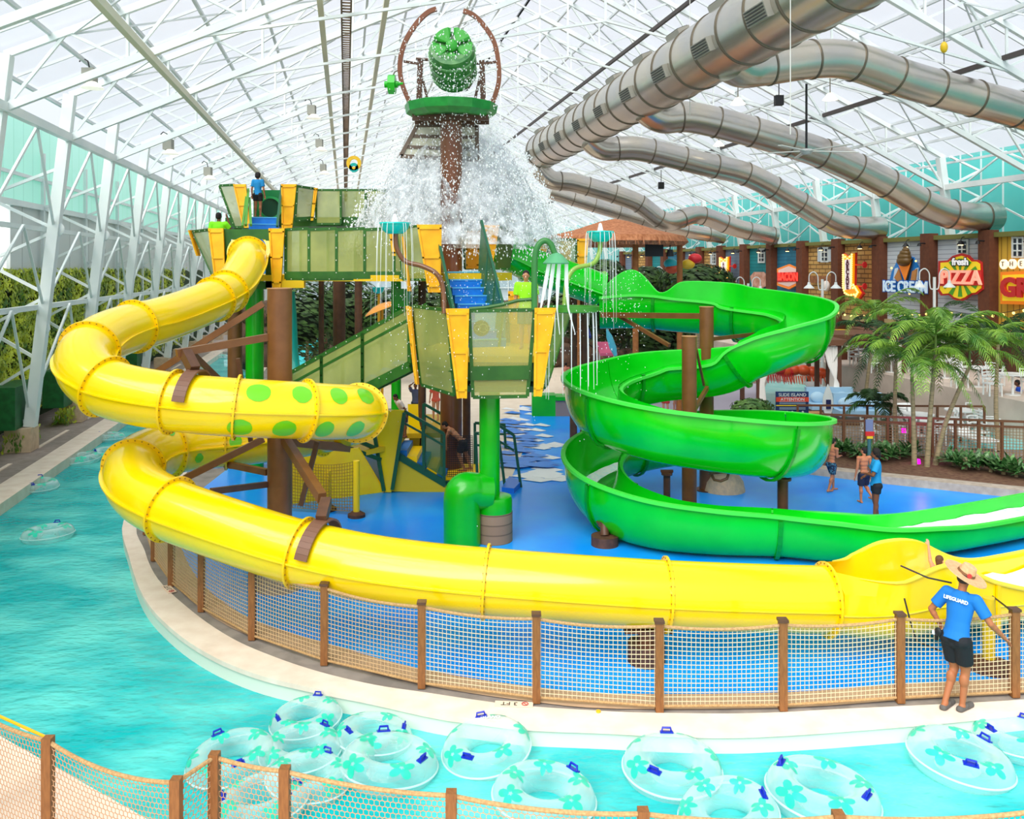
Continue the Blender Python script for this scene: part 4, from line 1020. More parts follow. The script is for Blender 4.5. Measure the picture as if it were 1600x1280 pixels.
# ---- walkway and slide deck (left)
wd = thing('play_deck', 'upper left play deck and walkway where the yellow tube slide starts', 'play deck', P(400, 437, 24).xy.to_3d())
zb = 5.36
fl_ = [P(330, 440, 23.6), P(352, 440, 22.9), P(446, 440, 22.9), P(640, 440, 22.3), P(640, 440, 24.2), P(470, 440, 25.4), P(455, 440, 27.2), P(345, 440, 27.2)]
M().prism([(q.x, q.y) for q in fl_], 5.34, 5.5).obj('deck_floor', mat('deck yellow', (240, 196, 10), .45), wd)
xs = [447, 483, 526, 570, 616, 640]
for i in range(5):
    a, b = xs[i], xs[i+1]; Ya, Yb = lerp(22.9, 22.3, i/5), lerp(22.9, 22.3, (i+1)/5)
    panel(wd, P(a, 436, Ya), P(b, 436, Yb), P(a, 359, Ya), P(b, 357, Yb), PANE, .08, skirt=.15)
for i in range(4):
    a, b = lerp(470, 640, i/4), lerp(470, 640, (i+1)/4)
    panel(wd, P(a, 434, 24.8), P(b, 434, 24.6), P(a, 362, 24.8), P(b, 360, 24.6), PANEG, .07, riv=False)
panel(wd, P(332, 431, 23.6), P(350, 440, 22.9), P(301, 362, 23.9), P(326, 359, 23.2), PANEG, .08)
panel(wd, P(340, 431, 26.6), P(332, 431, 23.6), P(312, 362, 27), P(301, 362, 23.9), PANEG, .08)
# front wall pieces round the slide mouth
m = M()
for pl in ([(349,358),(422,358),(422,374),(349,374)], [(349,374),(360,374),(360,450),(349,450)], [(415,374),(424,374),(424,450),(415,450)], [(349,440),(424,440),(424,452),(349,452)]):
    m.slab([P(x, y, 23.0) for x, y in pl], (0, .06, 0))
m.obj('mouth_wall', GRND, wd, smooth=False)
m = M().ring(P(389, 392, 22.9), V((0, -1, .5)), R-.01, R+.1, .06, 36); m.obj('mouth_collar', YEL, wd)
fin(wd, P(338, 357, 23.0), P(346, 452, 22.85), (1, -.1, 0), .42, .28, (0, -1, 0)); fin(wd, P(433, 357, 22.8), P(433, 450, 22.8), (1, 0, 0), .42, .22, (0, -1, 0))
fin(wd, P(301, 360, 23.9), P(312, 400, 23.9), (.3, 1, 0), .2, .1, (-1, 0, 0))
M().box(P(458, 444, 22.9), (.62, .2, .2)).obj('deck_fascia', mat('fascia yellow', (232, 190, 0), .45), wd)
for px, Y, mt, r in ((398, 24.4, GPOST, .25), (367, 24.6, BRN, .2), (619, 24.4, GPOST, .14), (502, 25.5, BRND, .08), (530, 26.5, BRND, .19)):
    a = P(px, 440, Y); M().cyl((a.x, a.y, 0), (a.x, a.y, 5.34), r).obj('leg', mt, wd)
# top deck
td = thing('play_deck', 'topmost play deck on the left with a green tunnel and amber fins', 'play deck', P(420, 350, 29).xy.to_3d())
zt_ = P(0, 340, 28.8).z
tf = [P(352, 350, 28.8), P(460, 350, 28.8), P(620, 350, 28.2), P(620, 350, 30.5), P(352, 350, 31)]
M().prism([(q.x, q.y) for q in tf], zt_-.3, zt_).obj('deck_floor', GRND, td)
panel(td, P(367, 355, 28.6), P(385, 355, 28.4), P(343, 290, 28.8), P(366, 289, 28.6), PANEG, .08)
fin(td, P(375, 288, 28.4), P(386, 356, 28.3), (1, 0, 0), .42, .25, (0, -1, 0)); fin(td, P(452, 288, 28.2), P(449, 357, 28.2), (1, 0, 0), .5, .34, (0, -1, 0))
panel(td, P(461, 345, 28.2), P(486, 343, 28.6), P(464, 291, 28.2), P(492, 295, 28.8), PANE, .08, skirt=.1)
fin(td, P(494, 294, 28.5), P(488, 345, 28.5), (1, 0, 0), .12, .08, (0, -1, 0))
for i in range(3):
    a, b = lerp(494, 610, i/3), lerp(494, 610, (i+1)/3)
    panel(td, P(a, 350, 28.6), P(b, 350, 28.4), P(a, 297, 28.6), P(b, 297, 28.4), PANE, .07)
M().slab([P(396, 297, 29.4), P(440, 297, 29.4), P(440, 340, 29.4), P(396, 340, 29.4)], (0, .08, 0)).obj('tunnel_wall', mat('tunnel green', (14, 120, 60), .4), td)
M().ring(P(423, 325, 29.3), V((0, 1, 0)), .32, .4, .1, 28).obj('tunnel_rim', mat('tunnel rim', (40, 160, 84), .4), td); M().cyl(P(423, 325, 29.32), P(423, 325, 30.4), .33).obj('tunnel', mat('tunnel dark', (0, 74, 44), .5), td)
for px in (372, 450, 560): a = P(px, 350, 29.6); M().cyl((a.x, a.y, 0), (a.x, a.y, zt_-.3), .13).obj('leg', BRND, td)
ts = thing('staircase', 'short blue stairs up to the topmost deck with leaning green rails', 'stairs', P(412, 352, 27.5))
stairs(ts, V((P(409, 0, 27.0).x, 27.0, 5.5)), V((P(412, 0, 28.6).x, 28.7, zt_)), .95, 8, None)
for a, b in (((384, 352, 27.0), (388, 296, 28.6)), ((379, 354, 27.0), (386, 300, 28.6)), ((392, 352, 27.0), (390, 310, 28.4)), ((433, 354, 27.2), (440, 290, 28.5))):
    M().beam(P(*a), P(*b), .07, .09).obj('side_rail', GRNT if a[0] > 430 else mat('stair green', (80, 150, 50), .4), ts)
# right far deck
rd = thing('play_deck', 'small far play deck right of the green tube with amber fins', 'play deck', P(875, 430, 27).xy.to_3d())
M().prism([(q.x, q.y) for q in [P(825, 0, 26.6), P(925, 0, 26.6), P(915, 0, 28.6), P(835, 0, 28.6)]], 5.3, 5.5).obj('deck_floor', mat('deck yellow', (240, 196, 10), .45), rd)
fin(rd, P(844, 373, 26.6), P(846, 425, 26.6), (1, 0, 0), .42, .28, (0, -1, 0)); fin(rd, P(911, 373, 26.6), P(908, 430, 26.6), (1, 0, 0), .36, .24, (0, -1, 0)); fin(rd, P(883, 378, 28.4), P(883, 420, 28.4), (1, 0, 0), .4, .34, (0, -1, 0))
panel(rd, P(856, 425, 26.6), P(900, 425, 26.6), P(856, 374, 26.6), P(900, 374, 26.6), PANEG, .06)
for px in (896, 912): a = P(px, 0, 28.0); M().cyl((a.x, a.y, 0), (a.x, a.y, 5.3), .12).obj('leg', BRND, rd)
# ---- left ramp stair up to mid deck
ra = thing('stair_ramp', 'long sloping stair with smoky panels rising right to the lower play deck', 'stairs', P(560, 600, 19.6).xy.to_3d())
TA, TB = P(455, 582, 20.6), P(640, 480, 18.9)
Hh = V((0, 0, -1.22))
for k, off in enumerate((V((0, 0, 0)), V((.25, 1.25, 0)))):
    T0, T1 = TA+off, TB+off
    T0 = T0-(T1-T0)*.25
    cutsr = [0, .2, .42, .70, 1.0]
    for i in range(4):
        a, b = T0.lerp(T1, cutsr[i]), T0.lerp(T1, cutsr[i+1])
        panel(ra, a+Hh, b+Hh, a, b, PANE if k == 0 else PANEG, .09, rails=(.78,), riv=(k == 0))
    M().beam(T0+Hh-V((0, 0, .08)), T1+Hh-V((0, 0, .08)), .06, .22).obj('stringer', GRND, ra)
t0, t1 = TA-(TB-TA)*.25+V((.12, .62, -1.15)), TB+V((.12, .62, -1.0))
m = M()
for i in range(12):
    a = t0.lerp(t1, i/12); m.box(a+V((.15, 0, 0)), (.32, 1.15, .05))
m.obj('treads', BLU, ra, smooth=False)
M().cyl(V((t0.x+.4, t0.y, 0)), t0+V((.4, 0, .1)), .1).obj('leg', GPOST, ra); 
# ---- low play unit with yellow walls
lu = thing('play_unit', 'low yellow play unit with stairs and dark green railings under the decks', 'play unit', (P(640, 0, 22).x, 22, 0))
YW = mat('wall yellow', (255, 214, 0), .4, c2=(248, 200, 0), scale=2, emis=.12)  # slight glow added to brighten the walls in the shade under the decks
zL = 1.18
A_ = [G(452, 790), G(575, 770), G(600, 768), G(700, 771), G(752, 768)]
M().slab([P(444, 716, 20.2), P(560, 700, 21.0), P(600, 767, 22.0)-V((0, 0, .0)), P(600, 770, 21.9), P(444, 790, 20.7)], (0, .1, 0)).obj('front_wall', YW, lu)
M().slab([P(590, 700, 22.0), P(622, 708, 22.0), P(700, 757, 22.0), P(700, 770, 21.9), P(612, 768, 21.9)], (0, .1, 0)).obj('stringer_wall', mat('wall olive', (214, 190, 20), .5), lu)
M().prism([(q.x, q.y) for q in [P(444, 0, 20.4), P(560, 0, 21.2), P(620, 0, 22.1), P(634, 0, 23.5), P(695, 0, 23.6), P(700, 0, 26.6), P(470, 0, 26.6)]], 1.05, 1.18).obj('deck_floor', mat('deck yellow', (240, 196, 10), .45), lu)
M().slab([P(585, 641, 21.9), P(632, 640, 21.9), P(612, 768, 21.9), P(602, 768, 21.9)], (0, -.08, 0)).obj('fin_board', YEL, lu)
for a, b in (((584, 672, 21.8), (600, 767, 21.8)), ((632, 645, 21.8), (613, 765, 21.8)), ((545, 700, 21.0), (594, 718, 21.8)), ((556, 688, 21), (590, 702, 21.8))): M().beam(P(*a), P(*b), .09, .09).obj('frame_bar', GRNT, lu)
M().slab([P(637, 632, 24.2), P(660, 632, 24.2), P(655, 700, 24), P(640, 700, 24)], (0, .08, 0)).obj('fin_board', YEL, lu)
n = 5
for i in range(n):
    a = V(P(628, 0, 22.6)); x = lerp(P(625, 0, 22.6).x, P(700, 0, 22.6).x, (i+.5)/n); z = lerp(1.18, .42, (i+1)/n)
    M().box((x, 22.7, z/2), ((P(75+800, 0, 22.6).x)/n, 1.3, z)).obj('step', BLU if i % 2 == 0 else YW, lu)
lx0, lx1 = P(699, 0, 22.6).x, P(758, 0, 22.6).x
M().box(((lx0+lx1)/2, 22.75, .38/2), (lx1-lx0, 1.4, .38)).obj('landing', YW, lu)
M().beam(P(620, 711, 21.95), P(697, 757, 21.95), .08, .16).obj('stringer', GRNT, lu); M().beam(P(697, 756, 21.95), P(752, 753, 21.95), .08, .16).obj('stringer', GRNT, lu)
def rail(pts, Y, lower, post_to, nm='railing'):
    q = [P(x, y, Y) for x, y in pts]; m = M()
    for a, b in zip(q[:-1], q[1:]): m.beam(a, b, .06, .07); m.beam(a-V((0, 0, lower)), b-V((0, 0, lower)), .04, .05)
    for (x0, y0, x1, y1) in post_to: m.beam(P(x0, y0, Y), P(x1, y1, Y), .07, .07)
    return m.obj(nm, GRNT, lu, smooth=False)
rail([(632, 643), (663, 660), (694, 678)], 21.9, .3, [(662, 660, 662, 735), (694, 678, 694, 750), (632, 643, 618, 715)])
rail([(662, 631), (692, 648), (694, 660)], 23.4, .3, [(662, 631, 660, 700), (692, 648, 692, 700)])
M().slab([P(664, 663, 21.95), P(692, 680, 21.95), P(692, 745, 21.95), P(664, 728, 21.95)], (0, .015, 0)).obj('pane', mat('green tinted panel', (70, 130, 60), .3, alpha=.55), lu)
rail([(742, 661), (790, 664)], 23.4, .26, [(742, 661, 742, 745), (788, 664, 790, 700)]); rail([(742, 677), (755, 678)], 22.0, .3, [(743, 677, 746, 750)])
rail([(778, 664), (803, 680)], 22.4, .4, [(780, 690, 790, 770), (803, 680, 814, 762)])
m = M()
for i in range(14): m.beam(P(lerp(699, 738, i/13), 681, 21.95), P(lerp(699, 739, i/13), 745, 21.95), .012)
for i in range(20): m.beam(P(699, lerp(681, 745, i/19), 21.95), P(739, lerp(681, 745, i/19), 21.95), .012)
gt = m.obj('gate_net', BLK, lu, smooth=False)
tag(M().prism([(q.x, q.y) for q in [G(784, 770), G(803, 772), G(815, 760), G(796, 752)]], 0, .14).obj('blue_step', mat('step blue', (20, 120, 230), .4)), 'small blue step at the foot of the low unit railings', 'step')
# yellow netted enclosure left of it
en = thing('net_enclosure', 'yellow posts with tan net beside the brown spiral column', 'enclosure', G(510, 800))
for px, y0, yb in ((557, 720, 808), (512, 736, 798)):
    c = G(px, yb); M().cyl(c, V((c.x, c.y, P(px, y0, c.y).z)), .075).obj('post', mat('post yellow2', (246, 206, 10), .4), en)
    M().lathe(c, [(0, 0), (.2, 0), (.2, .07), (.1, .13), (0, .13)], 20).obj('post_base', MATS['dark footing'], en)
m = M(); c0, c1 = G(453, 800), G(555, 806); Z0, Z1 = 0.1, 1.25
for i in range(26): p = c0.lerp(c1, i/25); m.beam(p+V((0, 0, Z0)), p+V((0, 0, Z1-.12*4*(i/25)*(1-i/25))), .012)
for j in range(16):
    for i in range(10):
        f = lambda t: Z0+(Z1-.12*4*t*(1-t)-Z0)*j/15
        m.beam(c0.lerp(c1, i/10)+V((0, 0, f(i/10))), c0.lerp(c1, (i+1)/10)+V((0, 0, f((i+1)/10))), .012)
m.obj('net', mat('brown net', (150, 112, 30), .9), en, smooth=False)
# ---- spray features
def bowl(px, py, Y, w, pts, pm, lab, rp=.05, n=16):
    c = P(px, py, Y); r = w*Y/F/2
    t = thing('fountain_bowl', lab, 'water bowl', c)
    M().lathe(c, [(0, -.12), (r*.5, -.11), (r*.8, -.03), (r*.93, .08), (r, .09), (r*.98, .12), (r*.88, .08), (r*.7, 0), (0, -.04)], 28).obj('bowl', TEAL, t)
    M().lathe(c, [(0, .3), (r*.1, .28), (r*.2, .15), (r*.28, .02), (0, .02)], 14).obj('bubbling_water', WTR, t)
    M().tube([V(q) for q in spline([tuple(P(*q)) for q in pts], 6)], rp, 12).obj('bent_pipe', pm, t)
    rnd = random.Random(px)
    for k in range(n):
        a = 2*math.pi*k/n+rnd.random()*.3; d = V((math.cos(a), math.sin(a), 0)); L = rnd.uniform(.8, 2.0)
        M().tube([c+d*r*1.0+V((0, 0, .1)), c+d*r*1.06+V((0, 0, 0)), c+d*r*1.12+V((0, 0, -.35)), c+d*r*1.16+V((0, 0, -L))], .006, 5, radii=[1, 1, .8, .4]).obj('water_stream', STRM, t)
    return t
bowl(617, 357, 17.6, 50, [(618, 366, 17.6), (620, 388, 17.6), (633, 408, 17.6), (660, 416, 17.5), (682, 428, 17.4), (692, 450, 17.4), (694, 490, 17.3)], mat('pipe brown', (120, 76, 44), .3, coat=.3), 'teal fountain bowl on a brown bent pipe left of the stairs')
bowl(938, 370, 18.6, 43, [(938, 376, 18.6), (936, 396, 18.6), (926, 412, 18.5), (898, 420, 18.4), (886, 440, 18.3), (882, 478, 18.2)], mat('pipe olive', (140, 180, 70), .3, coat=.3), 'teal fountain bowl on an olive bent pipe right of the stairs')
bowl(591, 454, 32, 20, [(592, 458, 32), (592, 470, 32), (592, 490, 32), (592, 658, 32)], mat('pipe amber', (240, 170, 30), .4), 'small distant teal fountain bowl on an amber pipe', .05, 6)
sa_ = thing('shower_arch', 'dark green arched shower pipe with a funnel head over the lower deck', 'shower', P(835, 480, 17))
M().tube([V(q) for q in spline([tuple(P(x, y, 16.9)) for x, y in ((835, 484), (835, 440), (836, 400), (842, 382), (852, 376), (861, 382), (865, 392), (868, 399))], 6)], .06, 12).obj('arch_pipe', mat('arch green', (56, 128, 62), .35), sa_)
c = P(869, 403, 16.9); M().lathe(c, [(.05, .1), (.12, .06), (.26, -.1), (.25, -.12), (0, -.12)], 24).obj('shower_head', mat('head green', (90, 170, 120), .4), sa_)
for k, dx in enumerate((-.14, -.05, .06, .2)):
    M().tube([c+V((dx, 0, -.1)), c+V((dx*1.2-.04, 0, -.5)), c+V((dx*1.6-.08, 0, -1.0)), c+V((dx*2-.1+.1*k/4, 0, -1.5))], .035, 8, radii=[1, 1.2, .5, .2]).obj('water_stream', STRM, sa_)
tr = thing('drip_tray', 'flat green tray shedding strings of water right of the lower deck', 'water tray', P(893, 482, 17.6))
c = P(893, 483, 17.6)
M().lathe(c, [(0, -.05), (.5, -.06), (.57, -.04), (.57, .06), (.53, .06), (.52, -.01), (0, -.01)], 32).obj('tray', mat('tray lime', (60, 140, 40), .35), tr)
rnd = random.Random(5)
for k in range(18):
    a = 2*math.pi*k/18+.1; d = V((math.cos(a), math.sin(a), 0)); L = rnd.uniform(1.0, 1.9)
    M().tube([c+d*.5, c+d*.52+V((0, 0, -L*.5)), c+d*.53+V((0, 0, -L))], .012, 5, radii=[1, .8, .4]).obj('water_stream', STRM, tr)
# ---- falling water of the tipped bucket
def skirt(r0, r1, z0, z1, name, seed, dens, cen):
    prof = []
    n = 26
    for i in range(n+1):
        t = i/n; prof.append((lerp(r0, r1, t**.62), lerp(z0, z1, t)))
    m = M().lathe(cen, prof, 96)
    for p in m.v:
        f = mnoise.noise(V((p.x*1.1, p.y*1.1, p.z*.7+seed)))+.5*mnoise.noise(V((p.x*3, p.y*3, p.z*1.4+seed)))
        d = V((p.x-cen[0], p.y-cen[1], 0)); p += d*(.16*f)
    return m
sw = bpy.data.materials.new('falling water'); sw.use_nodes = True; nt = sw.node_tree; bs = nt.nodes['Principled BSDF']
bs.inputs['Base Color'].default_value = (.74, .79, .83, 1); bs.inputs['Roughness'].default_value = .6; bs.inputs['Emission Color'].default_value = (1, 1, 1, 1); bs.inputs['Emission Strength'].default_value = .0
tcn = nt.nodes.new('ShaderNodeTexCoord'); mpn = nt.nodes.new('ShaderNodeMapping'); mpn.inputs['Scale'].default_value = (1, 1, .55)
nz = nt.nodes.new('ShaderNodeTexNoise'); nz.inputs['Scale'].default_value = 3.6; nz.inputs['Detail'].default_value = 12; nz.inputs['Roughness'].default_value = .72
rm = nt.nodes.new('ShaderNodeValToRGB'); rm.color_ramp.elements[0].position = .43; rm.color_ramp.elements[1].position = .62; rm.color_ramp.elements[1].color = (.8, .8, .8, 1)
tr_ = nt.nodes.new('ShaderNodeBsdfTransparent'); mx = nt.nodes.new('ShaderNodeMixShader')
nt.links.new(tcn.outputs['Object'], mpn.inputs[0]); nt.links.new(mpn.outputs[0], nz.inputs['Vector']); nt.links.new(nz.outputs['Fac'], rm.inputs[0])
nt.links.new(rm.outputs[0], mx.inputs[0]); nt.links.new(tr_.outputs[0], mx.inputs[1]); nt.links.new(bs.outputs[0], mx.inputs[2]); nt.links.new(mx.outputs[0], nt.nodes['Material Output'].inputs['Surface'])
fw = thing('falling_water', 'white burst of water falling from the tipped bucket around the column', 'falling water', (CX, Y1+.3, 6.3))
cen = (CX+.05, Y1+1.9, 0)
for k, (r0, r1, z0, z1) in enumerate(((.5, 1.8, 9.7, 6.35), (.9, 2.3, 9.6, 6.2), (1.15, 2.65, 9.3, 6.3), (1.3, 2.95, 8.8, 6.3))):
    skirt(r0, r1, z0, z1, '', k*9.1, 1, cen).obj('water_sheet', sw, fw)
rnd = random.Random(11)
def drops(n, fn, name, par, smin=.008, smax=.03):
    m = M()
    for _ in range(n):
        c, k = fn(); s = rnd.uniform(smin, smax)*k; st = rnd.uniform(1, 1.8)
        o = len(m.v); m.v += [c+V((s, 0, 0)), c+V((-s*.5, s*.8, 0)), c+V((-s*.5, -s*.8, 0)), c+V((0, 0, s*st)), c-V((0, 0, s*st))]
        m.f += [(o, o+1, o+3), (o+1, o+2, o+3), (o+2, o, o+3), (o+1, o, o+4), (o+2, o+1, o+4), (o, o+2, o+4)]
    o = m.obj(name, mat('droplet white', (244, 247, 250), .3, emis=.12), par, smooth=False); o['kind'] = 'stuff'; return o
def f1():
    t = rnd.random()**.8; z = lerp(10.2, 6.0, t); r = lerp(.5, 3.1, t**.6)*(.5+.65*rnd.random()**.6); a = rnd.uniform(0, 2*math.pi)
    return V((cen[0]+r*math.cos(a), cen[1]+r*math.sin(a)*.85-.2, z+rnd.gauss(0, .1))), 1
drops(15000, f1, 'spray_droplets', fw)
def f2():
    a = rnd.uniform(0, 2*math.pi); r = rnd.gauss(.95, .3); return V((CX+r*math.cos(a), Y1-.45+.25*math.sin(a), P(0, rnd.gauss(118, 46), Y1).z)), .8
drops(1700, f2, 'bucket_droplets', fw)
def f3():
    return V((CX+rnd.gauss(0, .34), Y1-.34-rnd.random()*.3, rnd.uniform(7.2, 10.1))), .7
drops(500, f3, 'column_droplets', fw)
def f4():
    return P(rnd.uniform(600, 1010), 420+abs(rnd.gauss(0, 90)), rnd.uniform(16.2, 19)), .5
dd = thing('falling_drops', 'scattered water drops falling around the lower deck', 'water drops', P(800, 600, 18))
drops(1100, f4, 'drops', dd, .008, .022)
# ------------------------------------------------------------ people
SK = {}
def skin(c): 
    k = 'skin %d %d %d' % c
    return mat(k, c, .55, spec=.3)
def rotm(ax, deg): return Matrix.Rotation(math.radians(deg), 3, ax)
def person(label, loc, rz, h, skc, J=None, pitch=0, yaw=0, roll=0, shirt=None, shorts=None, hair=(24, 16, 12), hairlen=0, hs=1.0, female=False, shoes=None, head=(0, 0, 0), vox=.012, group=None, shortlen=.55, pivot=.52):
    J = J or {}
    root = thing('person', label, 'person', loc, rz, group)
    pv = V((0, 0, pivot)); Rt = rotm('Z', yaw) @ rotm('X', -pitch) @ rotm('Y', roll)
    def U(p): return (pv+Rt @ (V(p)-pv))*h
    def S(k, d, upper=False):
        if k in J: return V(J[k])*h
        return U(d) if upper else V(d)*h
    sw = .108 if not female else .096
    j = {}
    for s, n in ((-1, 'l'), (1, 'r')):
        j[n+'sho'] = U((s*sw, 0, .805)); j[n+'elb'] = S(n+'elb', (s*.135, -.01, .635), True); j[n+'wri'] = S(n+'wri', (s*.145, .03, .49), True)
        j[n+'hip'] = S(n+'hip', (s*.048, 0, .5)); j[n+'kne'] = S(n+'kne', (s*.055, .012, .28)); j[n+'ank'] = S(n+'ank', (s*.058, 0, .045)); 
        j[n+'toe'] = S(n+'toe', tuple(V((j[n+'ank'].x/h, j[n+'ank'].y/h+.1, max(.012, j[n+'ank'].z/h-.03)))))
    neck = U((0, -.005, .845)); hd = U((0, .008, .925))
    Rh = Rt @ rotm('Z', head[2]) @ rotm('X', -head[0]) @ rotm('Y', head[1])
    b = M()
    # torso: stacked ellipsoids along the spine
    for z, rx, ry, rz_ in ((.505, .078, .058, .06), (.56, .07, .052, .06), (.63, .064, .048, .06), (.70, .078, .054, .07), (.765, .088, .056, .06), (.80, .08, .045, .04)):
        b.ell(U((0, 0, z)), (rx*h, ry*h, rz_*h), Rt, 18, 12)
    b.caps(U((0, 0, .78)), neck, .034*h, .03*h); b.caps(neck, U((0, .003, .9)), .03*h, .028*h)
    # head: skull, jaw, nose, ears
    b.ell(hd+Rh @ V((0, 0, .01))*h, (.042*h, .052*h, .052*h), Rh, 20, 14); b.ell(hd+Rh @ V((0, .012, -.03))*h, (.032*h, .036*h, .036*h), Rh, 16, 10)
    b.caps(hd+Rh @ V((0, .05, .003))*h, hd+Rh @ V((0, .062, -.016))*h, .005*h, .009*h)
    for s in (-1, 1): b.ell(hd+Rh @ V((s*.043, -.003, -.004))*h, (.007*h, .012*h, .017*h), Rh)
    b.ell(hd+Rh @ V((0, .046, -.038))*h, (.014*h, .007*h, .006*h), Rh)
    for n in 'lr':
        s = -1 if n == 'l' else 1
        b.caps(U((0, 0, .79)), j[n+'sho'], .04*h, .036*h)
        b.caps(j[n+'sho'], j[n+'elb'], .031*h, .023*h); b.caps(j[n+'elb'], j[n+'wri'], .0235*h, .0155*h)
        b.ell(j[n+'elb'].lerp(j[n+'wri'], .25), .024*h)
        b.caps(j[n+'hip'], j[n+'kne'], .053*h, .034*h); b.caps(j[n+'kne'], j[n+'ank'], .033*h, .02*h); b.ell(j[n+'kne'].lerp(j[n+'ank'], .3)-V((0, .008*h, 0)), (.034*h, .034*h, .055*h))
        b.ell(j[n+'hip']-V((0, .012*h, 0)), (.058*h, .062*h, .06*h))
        ft = (j[n+'toe']-j[n+'ank']); ft.z = 0; ft.normalize(); base = j[n+'ank'].copy(); base.z = j[n+'toe'].z
        b.caps(base-ft*.025*h+V((0, 0, .006*h)), j[n+'toe'], .022*h, .017*h); b.ell(j[n+'ank']-V((0, 0, .01*h)), .024*h)
        # hand
        d = (j[n+'wri']-j[n+'elb']).normalized(); w = j[n+'wri']
        sd = d.cross(UP); sd = sd.normalized() if sd.length > .2 else V((0, 1, 0)); nn = sd.cross(d).normalized()
        pc = w+d*.028*h; mt = Matrix((sd, nn, d)).transposed()
        b.ell(pc, (.022*h, .011*h, .03*h), mt, 12, 8)
        for q in range(4):
            o = w+d*.046*h+sd*(-.0165+.011*q)*h; L = (.036, .043, .04, .031)[q]*h
            b.caps(o, o+d*L*.5-nn*.004*h, .0056*h, .0052*h, 8); b.caps(o+d*L*.5-nn*.004*h, o+d*L*.95-nn*.014*h, .0052*h, .0045*h, 8)
        o = w+d*.018*h-sd*.018*h; b.caps(o, o+d*.02*h-sd*.018*h, .0068*h, .006*h, 8); b.caps(o+d*.02*h-sd*.018*h, o+d*.038*h-sd*.021*h, .006*h, .005*h, 8)
    bo = b.obj('body', skin(skc), root, world=False)
    bake(bo, ('REMESH', dict(mode='VOXEL', voxel_size=vox*h/1.7)), ('SMOOTH', dict(factor=.5, iterations=3)))
    bo.data.materials.clear(); bo.data.materials.append(skin(skc))
    def garment(name, m, c, v=None, **kw):
        o = m.obj(name, c if not isinstance(c, tuple) else mat('cloth %d %d %d' % c[:3], c[:3], .8, **kw), root, world=False); mt_ = o.data.materials[0]
        bake(o, ('REMESH', dict(mode='VOXEL', voxel_size=(v or vox)*h/1.7)), ('SMOOTH', dict(factor=.5, iterations=2))); o.data.materials.clear(); o.data.materials.append(mt_); return o
    if shirt:
        m = M()
        def ringp(z, rx, ry, n=24): return [U((rx*math.cos(2*math.pi*i/n), ry*math.sin(2*math.pi*i/n), z)) for i in range(n)]
        st = [(.50, .106, .084), (.56, .088, .066), (.63, .083, .062), (.70, .093, .067), (.765, .102, .068), (.81, .09, .056), (.845, .042, .038)]
        k = 0; N = 24
        for z, rx, ry in st: m.v += ringp(z, rx*(1 if not female else .96), ry)
        for i in range(len(st)-1):
            for q in range(N): a = i*N+q; c_ = i*N+(q+1) % N; m.f.append((a, c_, c_+N, a+N))
        m.f += [tuple(range(N))[::-1], tuple(range((len(st)-1)*N, len(st)*N))]
        for n in 'lr':
            a, c_ = j[n+'sho'], j[n+'elb']; e = a.lerp(c_, .72)
            m.caps(U((0, 0, .785)), a, .047*h, .046*h)
            m.ell(a, .045*h); m.cyl(a, e, .045*h, .043*h, 20)
        garment('shirt', m, shirt)
    if shorts:
        m = M(); m.ell(V((0, 0, .515))*h, (.092*h, .073*h, .05*h), None, 22, 12); m.ell(V((0, -.006, .475))*h, (.06*h, .064*h, .04*h), None, 18, 10)
        for n in 'lr':
            a = j[n+'hip']; e = a.lerp(j[n+'kne'], shortlen+.25)
            m.ell(a-V((0, .008*h, 0)), (.066*h, .07*h, .06*h)); m.cyl(a, e, .066*h, .058*h, 20)
        garment('shorts', m, shorts)
    if hair:
        m = M(); m.ell(hd+Rh @ V((0, -.01, .022))*h, (.047*h*hs, .054*h*(.7+.3*hs), .048*h*hs), Rh, 22, 14)
        m.ell(hd+Rh @ V((0, -.024, -.004))*h, (.046*h*hs, .036*h*hs, .045*h*hs), Rh, 18, 12)
        if hairlen:
            m.caps(hd+Rh @ V((0, -.035, -.01))*h, hd+Rh @ V((0, -.045, -hairlen))*h, .034*h, .018*h)
        garment('hair', m, hair)
    for s in (-1, 1):
        e = M(); e.ell(hd+Rh @ V((s*.017, .0485, .006))*h, (.006*h, .004*h, .0045*h), Rh, 8, 6); e.obj('eye', BLK, root, world=False)
    if shoes:
        m = M()
        for n in 'lr':
            ft = (j[n+'toe']-j[n+'ank']); ft.z = 0; ft.normalize(); base = j[n+'ank'].copy(); base.z = .014*h; tt = j[n+'toe'].copy(); tt.z = .013*h
            m = M(); m.caps(base-ft*.03*h, tt+ft*.004*h, .027*h, .025*h); m.ell(base+ft*.03*h+V((0, 0, .016*h)), (.03*h, .036*h, .02*h))
            for q in m.v: q.z = max(q.z, 0)
            garment('shoe', m, shoes)
    root['_h'] = h
    return root, j, hd, Rh, U
T = 0
